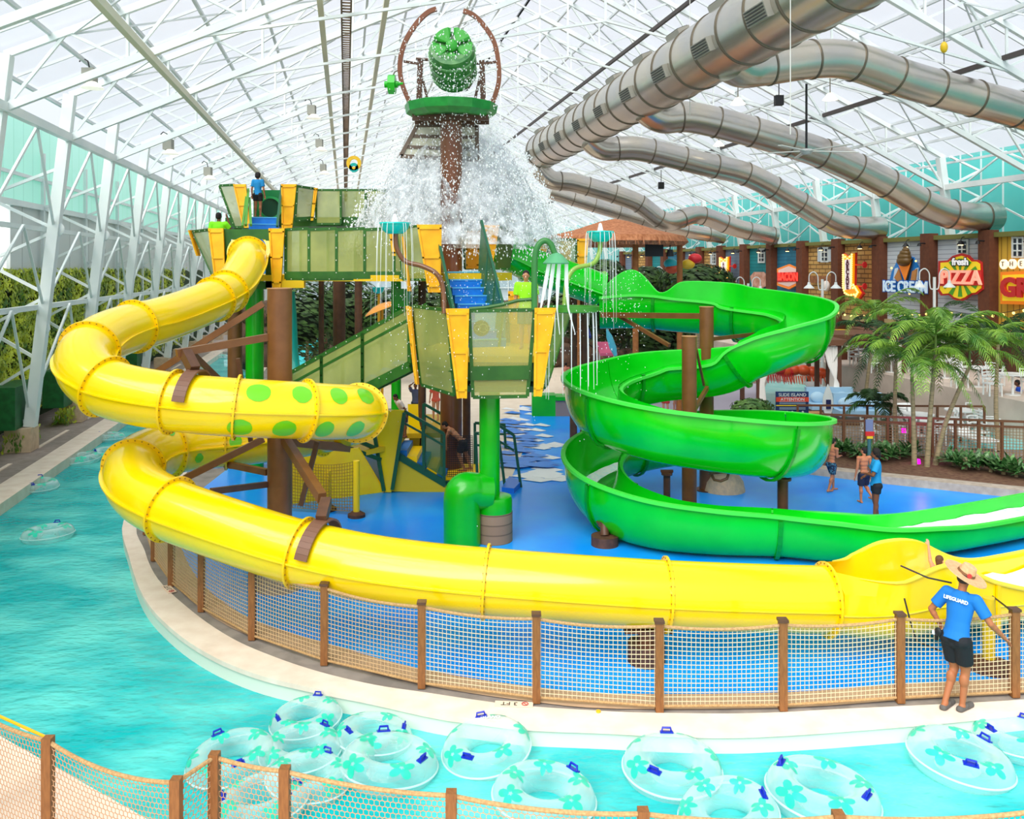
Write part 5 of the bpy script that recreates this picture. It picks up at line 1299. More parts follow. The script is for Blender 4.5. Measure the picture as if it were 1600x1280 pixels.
# lifeguard with straw hat, front right; seen from behind, facing away and right, looking down
loc = G(1494, 1106); h = 1.78
root, j, hd, Rh, U = person('lifeguard in a wide straw hat and blue shirt walking along the front rope fence', loc, math.radians(-56), h, (170, 106, 70),
    J=dict(lkne=(-.035, .04, .275), lank=(-.04, -.075, .055), ltoe=(-.05, .03, .018), rkne=(.05, .035, .28), rank=(.045, .0, .045), rtoe=(.05, .1, .014), lelb=(-.2, .02, .65), lwri=(-.135, .045, .53), relb=(.2, .09, .655), rwri=(.24, .2, .545)),
    pitch=15, yaw=0, shirt=(6, 112, 196), shorts=(14, 18, 26), hair=(60, 40, 26), shoes=(92, 88, 84), head=(34, 0, 8), vox=.0085, shortlen=.5)
top = hd+Rh @ V((0, -.012, .045))*h
mt = rotm('Z', 56) @ rotm('X', 16) @ rotm('Y', 22)
m = M().lathe(top, [(0, .13), (.05, .135), (.085, .12), (.1, .06), (.11, .0), (.2, -.008), (.27, .0), (.272, -.012), (.2, -.022), (.105, -.02), (0, .1)], 40, mt)
hat = m.obj('straw_hat', mat('straw', (222, 176, 132), .8, c2=(208, 158, 114), scale=30), root, world=False)
M().lathe(top, [(.108, .005), (.114, .005), (.108, .035), (.102, .035)], 40, mt).obj('hat_band', mat('hat band', (120, 84, 50), .8), hat, world=False)
M().cyl(top+mt @ V((-.03, -.105, .03)), top+mt @ V((-.032, -.12, .03)), .03).obj('hat_badge', mat('badge red', (190, 60, 60), .6), hat, world=False)
bm_ = frame(U((0, -.0745, .775)), Rh @ V((1, 0, 0)) if False else (U((.1, 0, .7))-U((0, 0, .7))), (U((0, 0, .8))-U((0, 0, .7))))
bm_ = Matrix.Translation(-(V(U((0, -.0745, .775)))-V(U((0, -.0745, .775))))) @ bm_
text('LIFEGUARD', .062, bm_, WHT, root, name='shirt_lettering', ext=.004, bold=.002, spacing=1.0).location = (0, 0, 0)
_l = [c for c in root.children if c.name.startswith('shirt_lettering')][0]
for v_ in _l.data.vertices: v_.co += root.location      # lettering was built in the person's own space
bg_ = M(); bg_.ell((-.1*h, -.06*h, .53*h), (.05, .03, .06)); bg_.box((-.12*h, -.05*h, .49*h), (.03, .03, .1)); bg_.obj('waist_pouch', BLK, root, world=False)
M().box((-.13*h, -.07*h, .52*h), (.03, .02, .05)).obj('whistle', mat('whistle', (220, 220, 225), .4), root, world=False)
# girl riding out of the yellow slide
c = P(1462, 905, 13.75); 
person('wet haired child with one raised arm riding the yellow run-out', V((c.x, c.y, .34)), math.radians(-62), 1.2, (214, 150, 116),
       J=dict(lkne=(-.05, .22, .1), lank=(-.05, .42, .06), ltoe=(-.05, .5, .09), rkne=(.05, .22, .1), rank=(.05, .42, .06), rtoe=(.05, .5, .09), lhip=(-.045, .02, .06), rhip=(.045, .02, .06), lelb=(-.2, .0, .43), lwri=(-.22, .02, .6), relb=(.13, -.02, .2), rwri=(.14, .06, .1)), pitch=0, hair=(90, 58, 34), hairlen=.13, shirt=None, shorts=None, pivot=.5) if False else None
def seated(label, loc, rz, h, skc, **kw): pass
rt, j, hd, Rh, U = person('wet haired child with one raised arm riding the yellow run-out', V((c.x+.12, c.y, -.10)), math.radians(-62), 1.25, (214, 150, 116),
       J=dict(lhip=(-.048, 0, .5), rhip=(.048, 0, .5), lkne=(-.05, .21, .55), lank=(-.05, .4, .5), ltoe=(-.05, .44, .57), rkne=(.05, .21, .55), rank=(.05, .4, .5), rtoe=(.05, .44, .57), lelb=(-.2, .02, .84), lwri=(-.24, .04, 1.02), relb=(.13, -.03, .64), rwri=(.15, .06, .52)), pitch=-10, hair=(92, 60, 36), hairlen=.17, shorts=(220, 60, 90), shortlen=-.15)
# right group on the blue floor
person('boy in patterned dark swim trunks walking right on the blue floor', G(1299, 768), math.radians(-65), 1.36, (190, 122, 88), J=dict(lkne=(-.05, .09, .29), lank=(-.05, .1, .045), rkne=(.05, -.03, .28), rank=(.05, -.12, .06), relb=(.1, .04, .66), rwri=(.05, .17, .66), lelb=(-.12, .03, .66), lwri=(-.06, .17, .655)), pitch=6, shorts=mat('patterned trunks', (24, 40, 66), .8, c2=(60, 120, 150), scale=26, lo=.5, hi=.56), head=(24, 0, 0), shortlen=.5)
person('boy in navy trunks standing with his back turned beside the lifeguard', G(1350, 786), math.radians(10), 1.36, (196, 124, 88), J=dict(rkne=(.06, .05, .29), rank=(.1, -.09, .12), lwri=(-.16, .02, .47)), shorts=(24, 30, 58), shortlen=.6, head=(0, 0, 30))
person('lifeguard girl with dark curly hair, blue shirt and black shorts on the blue floor', G(1369, 816), math.radians(75), 1.66, (122, 76, 52), J=dict(lelb=(-.15, .06, .66), lwri=(-.06, .14, .66), relb=(.15, .04, .64), rwri=(.08, .13, .6), lank=(-.045, .03, .045), rank=(.05, -.03, .045)), shirt=(20, 146, 210), shorts=(18, 22, 30), hair=(22, 14, 12), hairlen=.05, hs=1.2, female=True, shortlen=.2)
# tower people
person('lifeguard in a lime shirt and grey shorts standing on the lower play deck', V((P(822, 0, 18.8).x, 18.8, zf)), math.radians(168), 1.72, (196, 140, 106), shirt=(150, 240, 30), shorts=(104, 108, 104), hair=(24, 18, 16), head=(14, 0, 10), shortlen=.6)
person('person with dark curly hair and blue shirt on the topmost deck', V((P(405, 0, 28.9).x, 28.75, P(0, 340, 28.8).z)), math.radians(-6), 1.5, (170, 112, 80), shirt=(16, 132, 196), shorts=(16, 16, 20), hair=(20, 12, 14), hairlen=.04, hs=1.35, female=True, shortlen=.35)
person('person in a lime shirt seen from behind at the upper left deck edge', V((P(338, 0, 25).x, 25.2, 5.5)), math.radians(4), 1.82, (110, 70, 50), J=dict(relb=(.17, .06, .72), rwri=(.12, .08, .9)), shirt=(128, 240, 20), shorts=(60, 60, 64), hair=(18, 12, 12))
person('shirtless boy in dark shorts bending forward on the low stair landing', V((P(722, 0, 22.6).x, 22.6, .38)), math.radians(82), 1.5, (196, 134, 100), J=dict(lhip=(-.048, -.02, .5), rhip=(.048, -.02, .5), lkne=(-.05, .05, .29), lank=(-.05, -.05, .045), rkne=(.05, -.06, .29), rank=(.05, -.14, .06), lelb=(-.1, .26, .58), lwri=(-.08, .26, .44), relb=(.1, .26, .58), rwri=(.1, .3, .44)), pitch=48, shorts=(44, 40, 44), hair=(20, 14, 12), head=(-10, 0, 0), shortlen=.55)
person('child in a white shirt climbing the low unit stairs', V((P(632, 0, 23).x, 23, 1.18)), math.radians(120), 1.25, (150, 96, 70), pitch=30, shirt=(236, 220, 214), shorts=(60, 60, 80), hair=(24, 16, 14))
person('child with raised arms near the yellow board behind the low unit', V((P(648, 0, 25).x, 25.2, 1.18)), math.radians(180), 1.15, (140, 90, 66), J=dict(lelb=(-.15, .05, .93), lwri=(-.06, .04, 1.0), relb=(.15, .05, .93), rwri=(.06, .04, 1.0)), shirt=(90, 96, 140), shorts=(40, 44, 60))
person('child in a coral swimsuit behind the low unit railings', V((P(678, 0, 25).x, 25.6, 1.18)), math.radians(170), 1.2, (224, 160, 130), shirt=(250, 116, 100), shorts=(250, 116, 100), hair=(90, 60, 40), shortlen=-.1, female=True)
# far people
person('person in a royal blue shirt at the far right edge by the white tables', G(1596, 668), math.radians(60), 1.72, (120, 80, 60), shirt=(20, 80, 200), shorts=(30, 34, 44), pitch=10, vox=.02)
for k, (px, py, c1, hh, lab) in enumerate(((884, 600, (200, 130, 110), 1.3, 'distant child wading behind the drip tray'), (912, 596, (206, 150, 130), 1.2, 'distant child in dark trunks seen through the water strings'), (1040, 640, (210, 160, 140), 1.5, 'distant bather behind the upper green bend'), (1055, 632, (190, 130, 110), 1.4, 'second distant bather behind the upper green bend'))):
    person(lab, G(px, py+10), k*1.3, hh, c1, shorts=[(40, 50, 80), (30, 30, 40), (200, 60, 70), (40, 90, 150)][k], vox=.022)
# ------------------------------------------------------------ swim tubes
TUB = bpy.data.materials.new('clear vinyl'); TUB.use_nodes = True; nt = TUB.node_tree; b = nt.nodes['Principled BSDF']
b.inputs['Base Color'].default_value = lin((214, 246, 244)); b.inputs['Roughness'].default_value = .12; b.inputs['Coat Weight'].default_value = .6
lw = nt.nodes.new('ShaderNodeLayerWeight'); lw.inputs[0].default_value = .45; mr = nt.nodes.new('ShaderNodeMapRange'); mr.inputs[3].default_value = .13; mr.inputs[4].default_value = .8
tr_ = nt.nodes.new('ShaderNodeBsdfTransparent'); mx = nt.nodes.new('ShaderNodeMixShader')
nt.links.new(lw.outputs['Facing'], mr.inputs[0]); nt.links.new(mr.outputs[0], mx.inputs[0]); nt.links.new(tr_.outputs[0], mx.inputs[1]); nt.links.new(b.outputs[0], mx.inputs[2]); nt.links.new(mx.outputs[0], nt.nodes['Material Output'].inputs['Surface'])
LEAF = mat('mint print', (20, 226, 186), .3, c2=(0, 206, 170), scale=8, alpha=.75)
HB = mat('handle blue', (4, 40, 180), .35)
def torus_pt(a, b_, R_=.37, r_=.165, o=0): 
    c = R_+(r_+o)*math.cos(b_); return V((c*math.cos(a), c*math.sin(a), (r_+o)*math.sin(b_)))
def make_tube(loc, lab, seed, hands=2, R_=.37, r_=.165):
    t = thing('swim_ring', lab, 'swim ring', loc, group='clear swim rings floating in the river')
    m = M(); nu, nv = 48, 18
    for i in range(nu):
        for k in range(nv):
            p = torus_pt(2*math.pi*i/nu, 2*math.pi*k/nv, R_, r_)
            wr = .006*math.sin(i*7.3)*(1 if math.cos(2*math.pi*k/nv) < 0 else .2); m.v.append(p*(1+wr))
    for i in range(nu):
        for k in range(nv): a = i*nv+k; b2 = i*nv+(k+1) % nv; c = ((i+1) % nu)*nv+(k+1) % nv; d = ((i+1) % nu)*nv+k; m.f.append((a, d, c, b2))
    m.obj('ring_body', TUB, t, world=False)
    M().lathe((0, 0, 0), [(R_+r_-.004, -.012), (R_+r_+.012, -.004), (R_+r_+.012, .004), (R_+r_-.004, .012)], 64).obj('weld_seam', mat('seam', (220, 248, 246), .3, alpha=.6), t, world=False)
    rnd = random.Random(seed)
    for q in range(5):
        a0 = q*2*math.pi/5+rnd.uniform(-.2, .2); b0 = rnd.uniform(.5, 1.9)
        m = M(); 
        for pet in range(5):
            pa = 2*math.pi*pet/5; N = 10; vs = []
            cu, cv = .075*math.cos(pa), .075*math.sin(pa)
            o = len(m.v)
            def at(u, v_): return torus_pt(a0+u/(R_), b0+v_/r_, R_, r_, .004)
            m.v.append(at(cu, cv))
            for k in range(N):
                th = 2*math.pi*k/N; lu, lv = .06*math.cos(th), .04*math.sin(th)
                m.v.append(at(cu+lu*math.cos(pa)-lv*math.sin(pa), cv+lu*math.sin(pa)+lv*math.cos(pa)))
            m.f += [(o, o+1+k, o+1+(k+1) % N) for k in range(N)]
        m.obj('flower_print', LEAF, t, world=False)
    for q in range(hands):
        a = rnd.uniform(0, .6)+(0 if q == 0 else math.pi*.85)
        up = torus_pt(a, 1.35, R_, r_, 0); nrm = (up-torus_pt(a, 1.35, R_, r_, -.05)).normalized(); tg = V((-math.sin(a), math.cos(a), 0))
        hm = M().box(up+nrm*.004, (.15, .06, .014), Matrix((tg, nrm.cross(tg), nrm)).transposed())
        hm.tube([up+tg*-.055, up+tg*-.045+nrm*.05, up+tg*.045+nrm*.05, up+tg*.055], .013, 8)
        hm.obj('handle', HB, t, world=False)
    return t
tubes = [(478,1120,.86,40,0,'clear swim ring with a blue handle touching the front coping, farthest of the cluster'),
(584,1146,.9,200,1,'clear swim ring with two blue handles right of the farthest one in the cluster'),
(470,1168,.92,20,2,'clear swim ring with two blue handles left of the large tilted ring'),
(362,1183,.98,120,3,'clear swim ring at the left of the cluster above the fence corner'),
(608,1188,1.08,300,0,'large clear swim ring tilted toward the viewer in the middle of the cluster'),
(760,1165,1.02,80,1,'clear swim ring nearest below the 3 FT tile'),
(850,1240,1.08,10,2,'clear swim ring with a single handle in its hole, right of the cluster'),
(482,1212,.9,250,3,'clear mint printed swim ring partly behind the third near fence post'),
(408,1250,.95,160,0,'clear swim ring seen through the near netting by the fence corner'),
(1050,1195,1.08,70,1,'clear swim ring alone below the middle of the front fence'),
(1138,1268,1.0,330,2,'clear swim ring at the bottom edge between the two lone rings'),
(1285,1236,1.15,140,3,'clear swim ring second from the right group at the bottom'),
(1500,1182,1.1,220,0,'clear swim ring below the hat wearer'),
(1590,1152,.95,30,1,'clear swim ring cut by the right frame edge'),
(75,832,1.0,60,2,'far clear swim ring with dark handles in the middle of the left river'),
(58,758,1.0,100,3,'far clear swim ring beside the left bank coping'),
(128,716,1.0,10,0,'far clear swim ring third up the left river'),
(168,708,.9,200,1,'far clear swim ring tucked beside the yellow tube'),
(172,682,.9,150,2,'far clear swim ring highest up the left river'),
(345,557,1.0,20,3,'tiny far clear swim ring in the river behind the yellow spiral')]
protos = []
for k in range(4): 
    px, py, s, a, pr, lab = tubes[[4, 5, 6, 7][k]]
tz = .0
made = {}
for px, py, s, a, pr, lab in tubes:
    c = G(px, py, -.15); z = -.19
    tilt = (math.radians(random.uniform(-7, 7)), math.radians(random.uniform(-7, 7)), math.radians(a))
    if pr not in made:
        t = make_tube(c, lab, pr+3, 2 if pr != 2 else 1); t.rotation_euler = tilt; t.scale = (s,)*3; t.location = (c.x, c.y, z); made[pr] = t
    else:
        t = dup(made[pr], (c.x, c.y, z), 0, lab, None, s, tilt)
for k, (px, py, txt) in enumerate(((800, 1158, 'ISLAND'), (480, 1080, 'PARK'), (560, 1112, 'ISLAND'))): pass
t = [o for o in COL.objects if o.get('label', '').startswith('clear swim ring nearest below')][0]
mt = Matrix.Translation((.0, .0, .0))
lt = text('ISLAND', .075, Matrix.Translation((.36, .0, .172)) @ Matrix.Rotation(math.radians(-90), 4, 'Z'), WHT, None, ext=.002, bold=.002, name='ring_lettering')
lt.parent = t; lt.location = (.36, 0, .170)
# ------------------------------------------------------------ left hedge and boxes
def leaves(m, n, fn, s, rnd, asp=.6):
    for _ in range(n):
        c, nr = fn(); a = rnd.uniform(0, 6.28); u = nr.cross(V((.3, .2, 1))).normalized(); v_ = nr.cross(u)
        d1 = (u*math.cos(a)+v_*math.sin(a)+nr*rnd.uniform(-.5, .6)).normalized(); d2 = d1.cross(nr).normalized(); k = s*rnd.uniform(.6, 1.3)
        o = len(m.v); m.v += [c-d1*k, c+d2*k*asp, c+d1*k, c-d2*k*asp]; m.f.append((o, o+1, o+2, o+3))
    return m
rnd = random.Random(21)
HG = mat('hedge leaf', (58, 100, 22), .5, c2=(196, 206, 60), scale=1.3, lo=.4, hi=.62, det=9, emis=.1)  # faint emission lifts leaves that stand in the wall's shade
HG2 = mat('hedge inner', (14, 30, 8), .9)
for seg in range(9):
    v0 = 13+seg*5.26+3.0; v1 = v0+4.9
    t = thing('green_wall', 'leafy green wall hedge bay %s behind the left columns' % ['outside the left edge', 'at the left edge', 'behind the clear window sill', 'left of the first yellow bend', 'behind the leftmost yellow bend', 'above the first yellow bend', 'sixth along the left wall', 'seventh along the left wall', 'farthest along the left wall'][seg], 'hedge', B(-10.9, (v0+v1)/2, .7), group='leafy wall bays behind the left columns')
    t.rotation_euler = (0, 0, 0)
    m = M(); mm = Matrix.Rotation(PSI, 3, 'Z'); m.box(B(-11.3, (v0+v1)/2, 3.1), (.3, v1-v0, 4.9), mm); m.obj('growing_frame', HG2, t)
    m = M()
    def fn():
        v = rnd.uniform(v0-.1, v1+.1); z = rnd.uniform(.6, 5.65); return B(-11.1+rnd.uniform(-.05, .2)+.12*mnoise.noise(V((v, z, 0))), v, z), RX
    n = 7000 if seg < 5 else 3000
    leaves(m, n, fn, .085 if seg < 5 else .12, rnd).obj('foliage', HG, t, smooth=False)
for k, (v, z, hh) in enumerate(((27.4, 1.15, 1.3), (23.6, 1.0, 1.2), (32.0, 1.1, 1.3), (37.6, 1.1, 1.3), (43, 1.1, 1.3))):
    t = thing('green_crate', 'dark green slatted box hung low %s' % ['right of the first visible pier', 'at the left frame edge', 'behind the second pier', 'behind the third pier', 'behind the fourth pier'][k], 'box', B(-10.3, v+2.2, z-.5), group='green boxes along the left wall')
    mm = Matrix.Rotation(PSI, 3, 'Z'); M().box(B(-10.2, v+2.2, z+.25), (.7, 2.0, hh), mm).obj('box_body', mat('crate green', (24, 104, 52), .5, c2=(16, 84, 42), scale=5), t)
    m = M(); 
    def fn(): return B(-10.0+rnd.uniform(-.3, .3), v+2.2+rnd.uniform(-.9, .9), rnd.uniform(.05, .6)), RX
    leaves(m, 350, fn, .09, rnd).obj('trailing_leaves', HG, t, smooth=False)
# ------------------------------------------------------------ palms and shrubs
PL = mat('palm green', (66, 122, 34), .45, c2=(150, 188, 66), scale=2, det=6)
PLD = mat('palm dark', (24, 56, 22), .5, c2=(50, 90, 34), scale=2)
TR = mat('palm trunk', (170, 150, 116), .8, c2=(130, 120, 90), scale=5, stretch=(1, 1, 5))
def frond(m, base, az, L, rise, droop, rnd, wl=.34, n=34):
    d = V((math.cos(az), math.sin(az), 0)); pts = []
    for i in range(9):
        t = i/8; pts.append(base+d*L*t*(1-.12*t)+UP*(rise*math.sin(min(t*1.7, math.pi)*.9)*.95 - droop*t*t*t*1.1))
    m.tube(pts, .012, 5, radii=[1.5-.16*i for i in range(9)])
    side = d.cross(UP)
    for i in range(n):
        t = .12+.86*i/n; f = t*8; k = int(min(f, 7)); p = pts[k].lerp(pts[k+1], f-k); tn = (pts[k+1]-pts[k]).normalized()
        w_ = wl*math.sin(math.pi*min(1, t*.85+.14))**.6
        for s in (-1, 1):
            q = (side*s*.8+tn*.55+UP*rnd.uniform(-.45, .05)).normalized()*w_*rnd.uniform(.85, 1.1)
            o = len(m.v); h_ = tn*.016
            m.v += [p-h_, p+h_, p+q*.6+h_*1.1+UP*-.01, p+q+UP*-.07, p+q*.6-h_*1.1+UP*-.01]; m.f.append((o, o+1, o+2, o+3, o+4))
def palm(lab, base, top, L, nf, seed, r=.06, mt=None, wl=.36, group=None):
    rnd = random.Random(seed); base, top = V(base), V(top)
    t = thing('palm_tree', lab, 'palm', base, group=group)
    mid = base.lerp(top, .45)+V(((base.x-top.x)*.12, 0, 0))
    M().tube([V(q) for q in spline([tuple(base), tuple(mid), tuple(top)], 8)], r, 12, radii=[1.35-.6*i/16 for i in range(17)]).obj('trunk', TR, t)
    M().tube([top-UP*.1, top+UP*.5], r*.8, 10, radii=[1, .5]).obj('crownshaft', mat('crownshaft', (110, 140, 60), .5), t)
    m = M()
    for k in range(nf):
        az = 2*math.pi*k/nf*2.4+rnd.uniform(-.2, .2); e = rnd.random()
        frond(m, top+UP*.45, az, L*rnd.uniform(.8, 1.05), lerp(.1, .9, e)*L*.6, lerp(.9, .3, e)*L*.75, rnd, wl)
    m.obj('fronds', mt or PL, t, smooth=False)
    return t
bs = G(1448, 738)
palm('tallest middle palm of the trio behind the blue floor', bs, P(1462, 548, 23.9), 2.35, 20, 1, mt=PL)
palm('left palm of the trio leaning left behind the blue floor', bs+V((-.25, .2, 0)), P(1425, 590, 24.2), 2.2, 17, 2)
palm('right palm of the trio leaning right behind the blue floor', bs+V((.3, .2, 0)), P(1515, 572, 24.4), 2.3, 18, 3)
palm('dark feathery palm behind the trio at left', G(1402, 715), P(1400, 560, 27), 2.5, 15, 4, mt=PLD)
palm('dark feathery palm behind the trio at right', G(1560, 705), P(1560, 535, 28), 2.6, 15, 5, mt=PLD)
palm('short potted palm in front of the blue sofa', G(1368, 690), P(1368, 652, 28), 1.3, 10, 6, .04, mt=PLD)
palm('palm in front of the ice cream sign', G(1350, 640), P(1368, 500, 34), 2.3, 12, 7, mt=PL)
# agave like shrubs in the planter
def shrub(lab, loc, seed, s=1.0, mt=None):
    rnd = random.Random(seed)
    t = thing('dracaena_shrub', lab, 'shrub', loc, group='broad leaved shrubs in the planter')
    m = M()
    for k in range(46):
        az = rnd.uniform(0, 6.28); el = rnd.uniform(.25, 1.35); L = rnd.uniform(.35, .62)*s; d = V((math.cos(az)*math.cos(el), math.sin(az)*math.cos(el), math.sin(el)))
        o0 = V((rnd.uniform(-.18, .18), rnd.uniform(-.15, .15), .08+rnd.uniform(0, .12))); sd = d.cross(UP).normalized(); pr = []
        for i in range(5):
            q = i/4; w_ = .055*s*math.sin(math.pi*(.12+.86*q)); c = o0+d*L*q-UP*.28*L*q*q; pr += [c-sd*w_, c+sd*w_]
        o = len(m.v); m.v += pr; m.f += [(o+2*i, o+2*i+1, o+2*i+3, o+2*i+2) for i in range(4)]
    m.obj('leaves', mt or mat('shrub leaf', (44, 96, 40), .4, c2=(130, 172, 110), scale=9, lo=.45, hi=.7), t, world=False, smooth=False)
    M().tube([(0, 0, 0), (0, 0, .3)], .05, 8).obj('stem', TR, t, world=False)
    return t
sh = None
nm_ = ['first', 'second', 'third', 'fourth', 'fifth', 'sixth', 'seventh', 'eighth', 'ninth', 'tenth', 'eleventh', 'twelfth', 'thirteenth', 'fourteenth', 'fifteenth']
sp_ = [(1305, 722), (1325, 722), (1342, 726), (1362, 728), (1384, 729), (1405, 727), (1425, 722), (1490, 738), (1508, 744), (1528, 744), (1548, 748), (1568, 752), (1588, 756), (1608, 758), (1275, 712)]
for k, (px, py) in enumerate(sp_):
    lab = 'broad leaved shrub, %s from the left in the planter behind the blue floor' % (nm_[k+1] if k < 14 else 'first')
    c = G(px, py); c.z = .18
    if sh is None: sh = shrub(lab, c, 3)
    else: dup(sh, c, k*1.1, lab, None, random.uniform(.85, 1.15))
# planter curb and soil
curb = [(1240,741),(1257,741),(1320,749),(1385,757),(1480,767),(1582,778),(1720,792)]
ct = [G(*p) for p in curb]
m = M(); vs = []
for p in ct: vs += [p, p+V((0, 0, .2)), p+V((.05, .4, .22)), p+V((.08, .45, 0))]
for i in range(len(ct)-1):
    k = i*4; m.f += [(k, k+1, k+5, k+4), (k+1, k+2, k+6, k+5), (k+2, k+3, k+7, k+6)]
m.v = vs; struct(m.obj('trim_9', mat('planter curb', (186, 172, 158), .85, c2=(164, 150, 136), scale=5)), 'curved grey planter curb behind the blue floor', 'curb')
struct(M().prism([(p.x+.08, p.y+.45) for p in ct]+[(p.x, p.y) for p in (G(1720, 730), G(1600, 726), G(1300, 716), G(1240, 722))], -.1, .16).obj('floor', mat('soil', (92, 60, 44), .95, c2=(120, 90, 66), scale=8)), 'brown soil of the planter', 'planting bed')
for px, py, c, lab in ((1432, 733, (240, 20, 200), 'magenta glowing spotlight at the foot of the palms'), (1412, 676, (240, 60, 210), 'pink star shaped light behind the brown net fence')):
    g_ = G(px, py) if px != 1412 else P(px, py, 26.4)
    t = thing('spotlight', lab, 'spotlight', g_)
    M().cyl(g_, g_+V((0, 0, .28 if px != 1412 else .14)), .13 if px != 1412 else .07, .1 if px != 1412 else .06, 12).obj('lamp_housing', mat('magenta glow', c, .4, emis=1.2), t); M().cyl(g_, g_+V((0, 0, -.05 if px == 1412 else .1)), .16 if px != 1412 else .08, n=12).obj('lamp_base', mat('base white', (220, 210, 220), .5), t)
lp = bpy.data.lights.new('magenta_light', 'POINT'); lp.energy = 9; lp.color = (1, .05, .8); lp.shadow_soft_size = .1; lo = bpy.data.objects.new('magenta_light', lp); COL.objects.link(lo); lo.location = G(1437, 726)+V((0, -.1, 1.4))
# bollard sign
c = G(1370, 745); t = thing('sign_post', 'small red, white and blue sign on a teal post behind the walking lifeguard', 'sign', c+V((0, .5, 0)))
c = c+V((0, .5, 0)); M().cyl(c, c+V((0, 0, .95)), .05).obj('post', mat('post teal', (60, 110, 120), .5), t)
M().box(c+V((0, 0, 1.3)), (.2, .05, .34)).obj('sign_face', mat('sign blue grey', (120, 130, 170), .5), t); M().box(c+V((0, -.03, 1.08)), (.24, .05, .12)).obj('sign_band', mat('sign red', (210, 40, 40), .5), t); M().box(c+V((0, -.03, .98)), (.16, .05, .07)).obj('sign_tag', mat('sign yellow', (240, 200, 40), .5), t)
# brown rail fence with net
F0, F1 = G(1284, 714), G(1640, 731); nP = 10
t = thing('rail_fence', 'brown railing with tan square net behind the planter', 'fence', (F0+F1)/2)
for i in range(nP+1):
    p = F0.lerp(F1, i/nP); M().beam(p, p+V((0, 0, 1.28)), .07).obj('post', mat('rail brown', (112, 72, 44), .6), t)
for z in (1.28, 1.12, .12): M().beam(F0+V((0, 0, z)), F1+V((0, 0, z)), .07, .06).obj('rail', mat('rail brown', (112, 72, 44), .6), t)
m = M(); L = (F1-F0).length; n = int(L/.085)
for i in range(n): p = F0.lerp(F1, i/n); m.beam(p+V((0, 0, .12)), p+V((0, 0, 1.12)), .014)
for j in range(12): m.beam(F0+V((0, 0, .12+j*.085)), F1+V((0, 0, .12+j*.085)), .014)
m.obj('net', mat('rail net', (150, 122, 88), .9), t, smooth=False)
b2 = F0+V((0, 2.2, 0)), F1+V((0, 3.4, 0))
t = thing('rail_fence', 'second brown railing farther back by the white chairs', 'fence', (b2[0]+b2[1])/2)
for i in range(9): p = b2[0].lerp(b2[1], i/8); M().beam(p, p+V((0, 0, 1.2)), .06).obj('post', MATS['rail brown'], t)
for z in (1.2, .6): M().beam(b2[0]+V((0, 0, z)), b2[1]+V((0, 0, z)), .06).obj('rail', MATS['rail brown'], t)
# pool behind and paving
struct(M().prism([(q.x, q.y) for q in [G(1180, 640), G(1262, 640), G(1275, 600), G(1200, 596)]], .0, .02).obj('back_pool', mat('back pool water', (110, 214, 214), .1, c2=(150, 232, 230), scale=1)), 'pale turquoise pool behind the green slide', 'water')
struct(M().prism([(q.x, q.y) for q in [G(1480, 700), G(1640, 704), G(1640, 668), G(1500, 668)]], .0, .02).obj('back_pool', mat('back pool water', (110, 214, 214), .1)), 'pale turquoise pool behind the brown railing', 'water')
struct(M().prism([(q.x, q.y) for q in [G(1005, 640), G(1180, 660), G(1190, 600), G(1020, 600)]], .0, .012).obj('floor', mat('lavender path', (186, 180, 196), .6)), 'pale lavender path behind the green spiral', 'path')
# ------------------------------------------------------------ cabana, sofa, furniture
c = G(1240, 648)
t = thing('cabana', 'brown cabana with white tied curtains', 'cabana', c)
def at(x, y): return c+V((x, y, 0))
for x, y in ((-1.35, 0), (1.75, 0), (-1.35, 2.4), (1.75, 2.4)): M().beam(at(x, y), at(x, y)+V((0, 0, 2.7)), .16).obj('post', mat('cabana brown', (100, 64, 46), .7), t)
M().box(at(.2, 1.2)+V((0, 0, 2.8)), (3.6, 2.9, .22)).obj('roof', mat('cabana roof', (116, 76, 52), .8), t)
for x, s in ((-1.1, 1), (1.5, -1)):
    m = M()
    for i in range(9):
        zt0 = 2.65; m.tube([at(x+s*(i-4)*.06+s*.1, -.05+.03*(i % 2))+V((0, 0, 2.65)), at(x+s*(i-4)*.035, -.05)+V((0, 0, 1.9)), at(x-s*.14+(i-4)*.014, -.06)+V((0, 0, 1.2)), at(x-s*.1+(i-4)*.03, -.05)+V((0, 0, .1))], .05, 6)
    m.obj('curtain', mat('curtain white', (250, 244, 238), .8), t)
for k, (px, py, Yd, lab) in enumerate(((1300, 632, 33, 'pale blue cushioned sofa beside the cabana'), (1345, 640, 31.5, 'second pale blue sofa nearer the brown railing'))):
    c0 = P(px, py, Yd); c0.z = 0
    s_ = thing('sofa', lab, 'sofa', c0); SB = mat('sofa blue', (160, 200, 228), .8)
    M().box(c0+V((0, 0, .42)), (1.8, .8, .22)).obj('seat', SB, s_); M().box(c0+V((0, .35, .78)), (1.8, .22, .6)).obj('backrest', SB, s_); M().box(c0+V((0, 0, .17)), (1.86, .84, .3)).obj('base', mat('sofa base', (90, 80, 76), .7), s_)
    for sx_ in (-.5, .45): tag(M().ell(c0+V((sx_, .1, .72)), (.3, .13, .22), rotm('Y', 12)).obj('cushion', mat('cushion', (176, 210, 232), .8)), '%s blue cushion on the %s sofa' % ('left' if sx_ < 0 else 'right', 'first pale blue' if k == 0 else 'second pale blue'), 'cushion')
c0 = P(1272, 640, 31); c0.z = 0
t = thing('side_table', 'small wooden side table in front of the sofa', 'table', c0); TW = mat('light wood', (196, 140, 84), .6)
M().box(c0+V((0, 0, .48)), (.55, .45, .05)).obj('tabletop', TW, t)
for x in (-.22, .22):
    for y in (-.17, .17): M().beam(c0+V((x, y, 0)), c0+V((x, y, .46)), .05).obj('leg', TW, t)
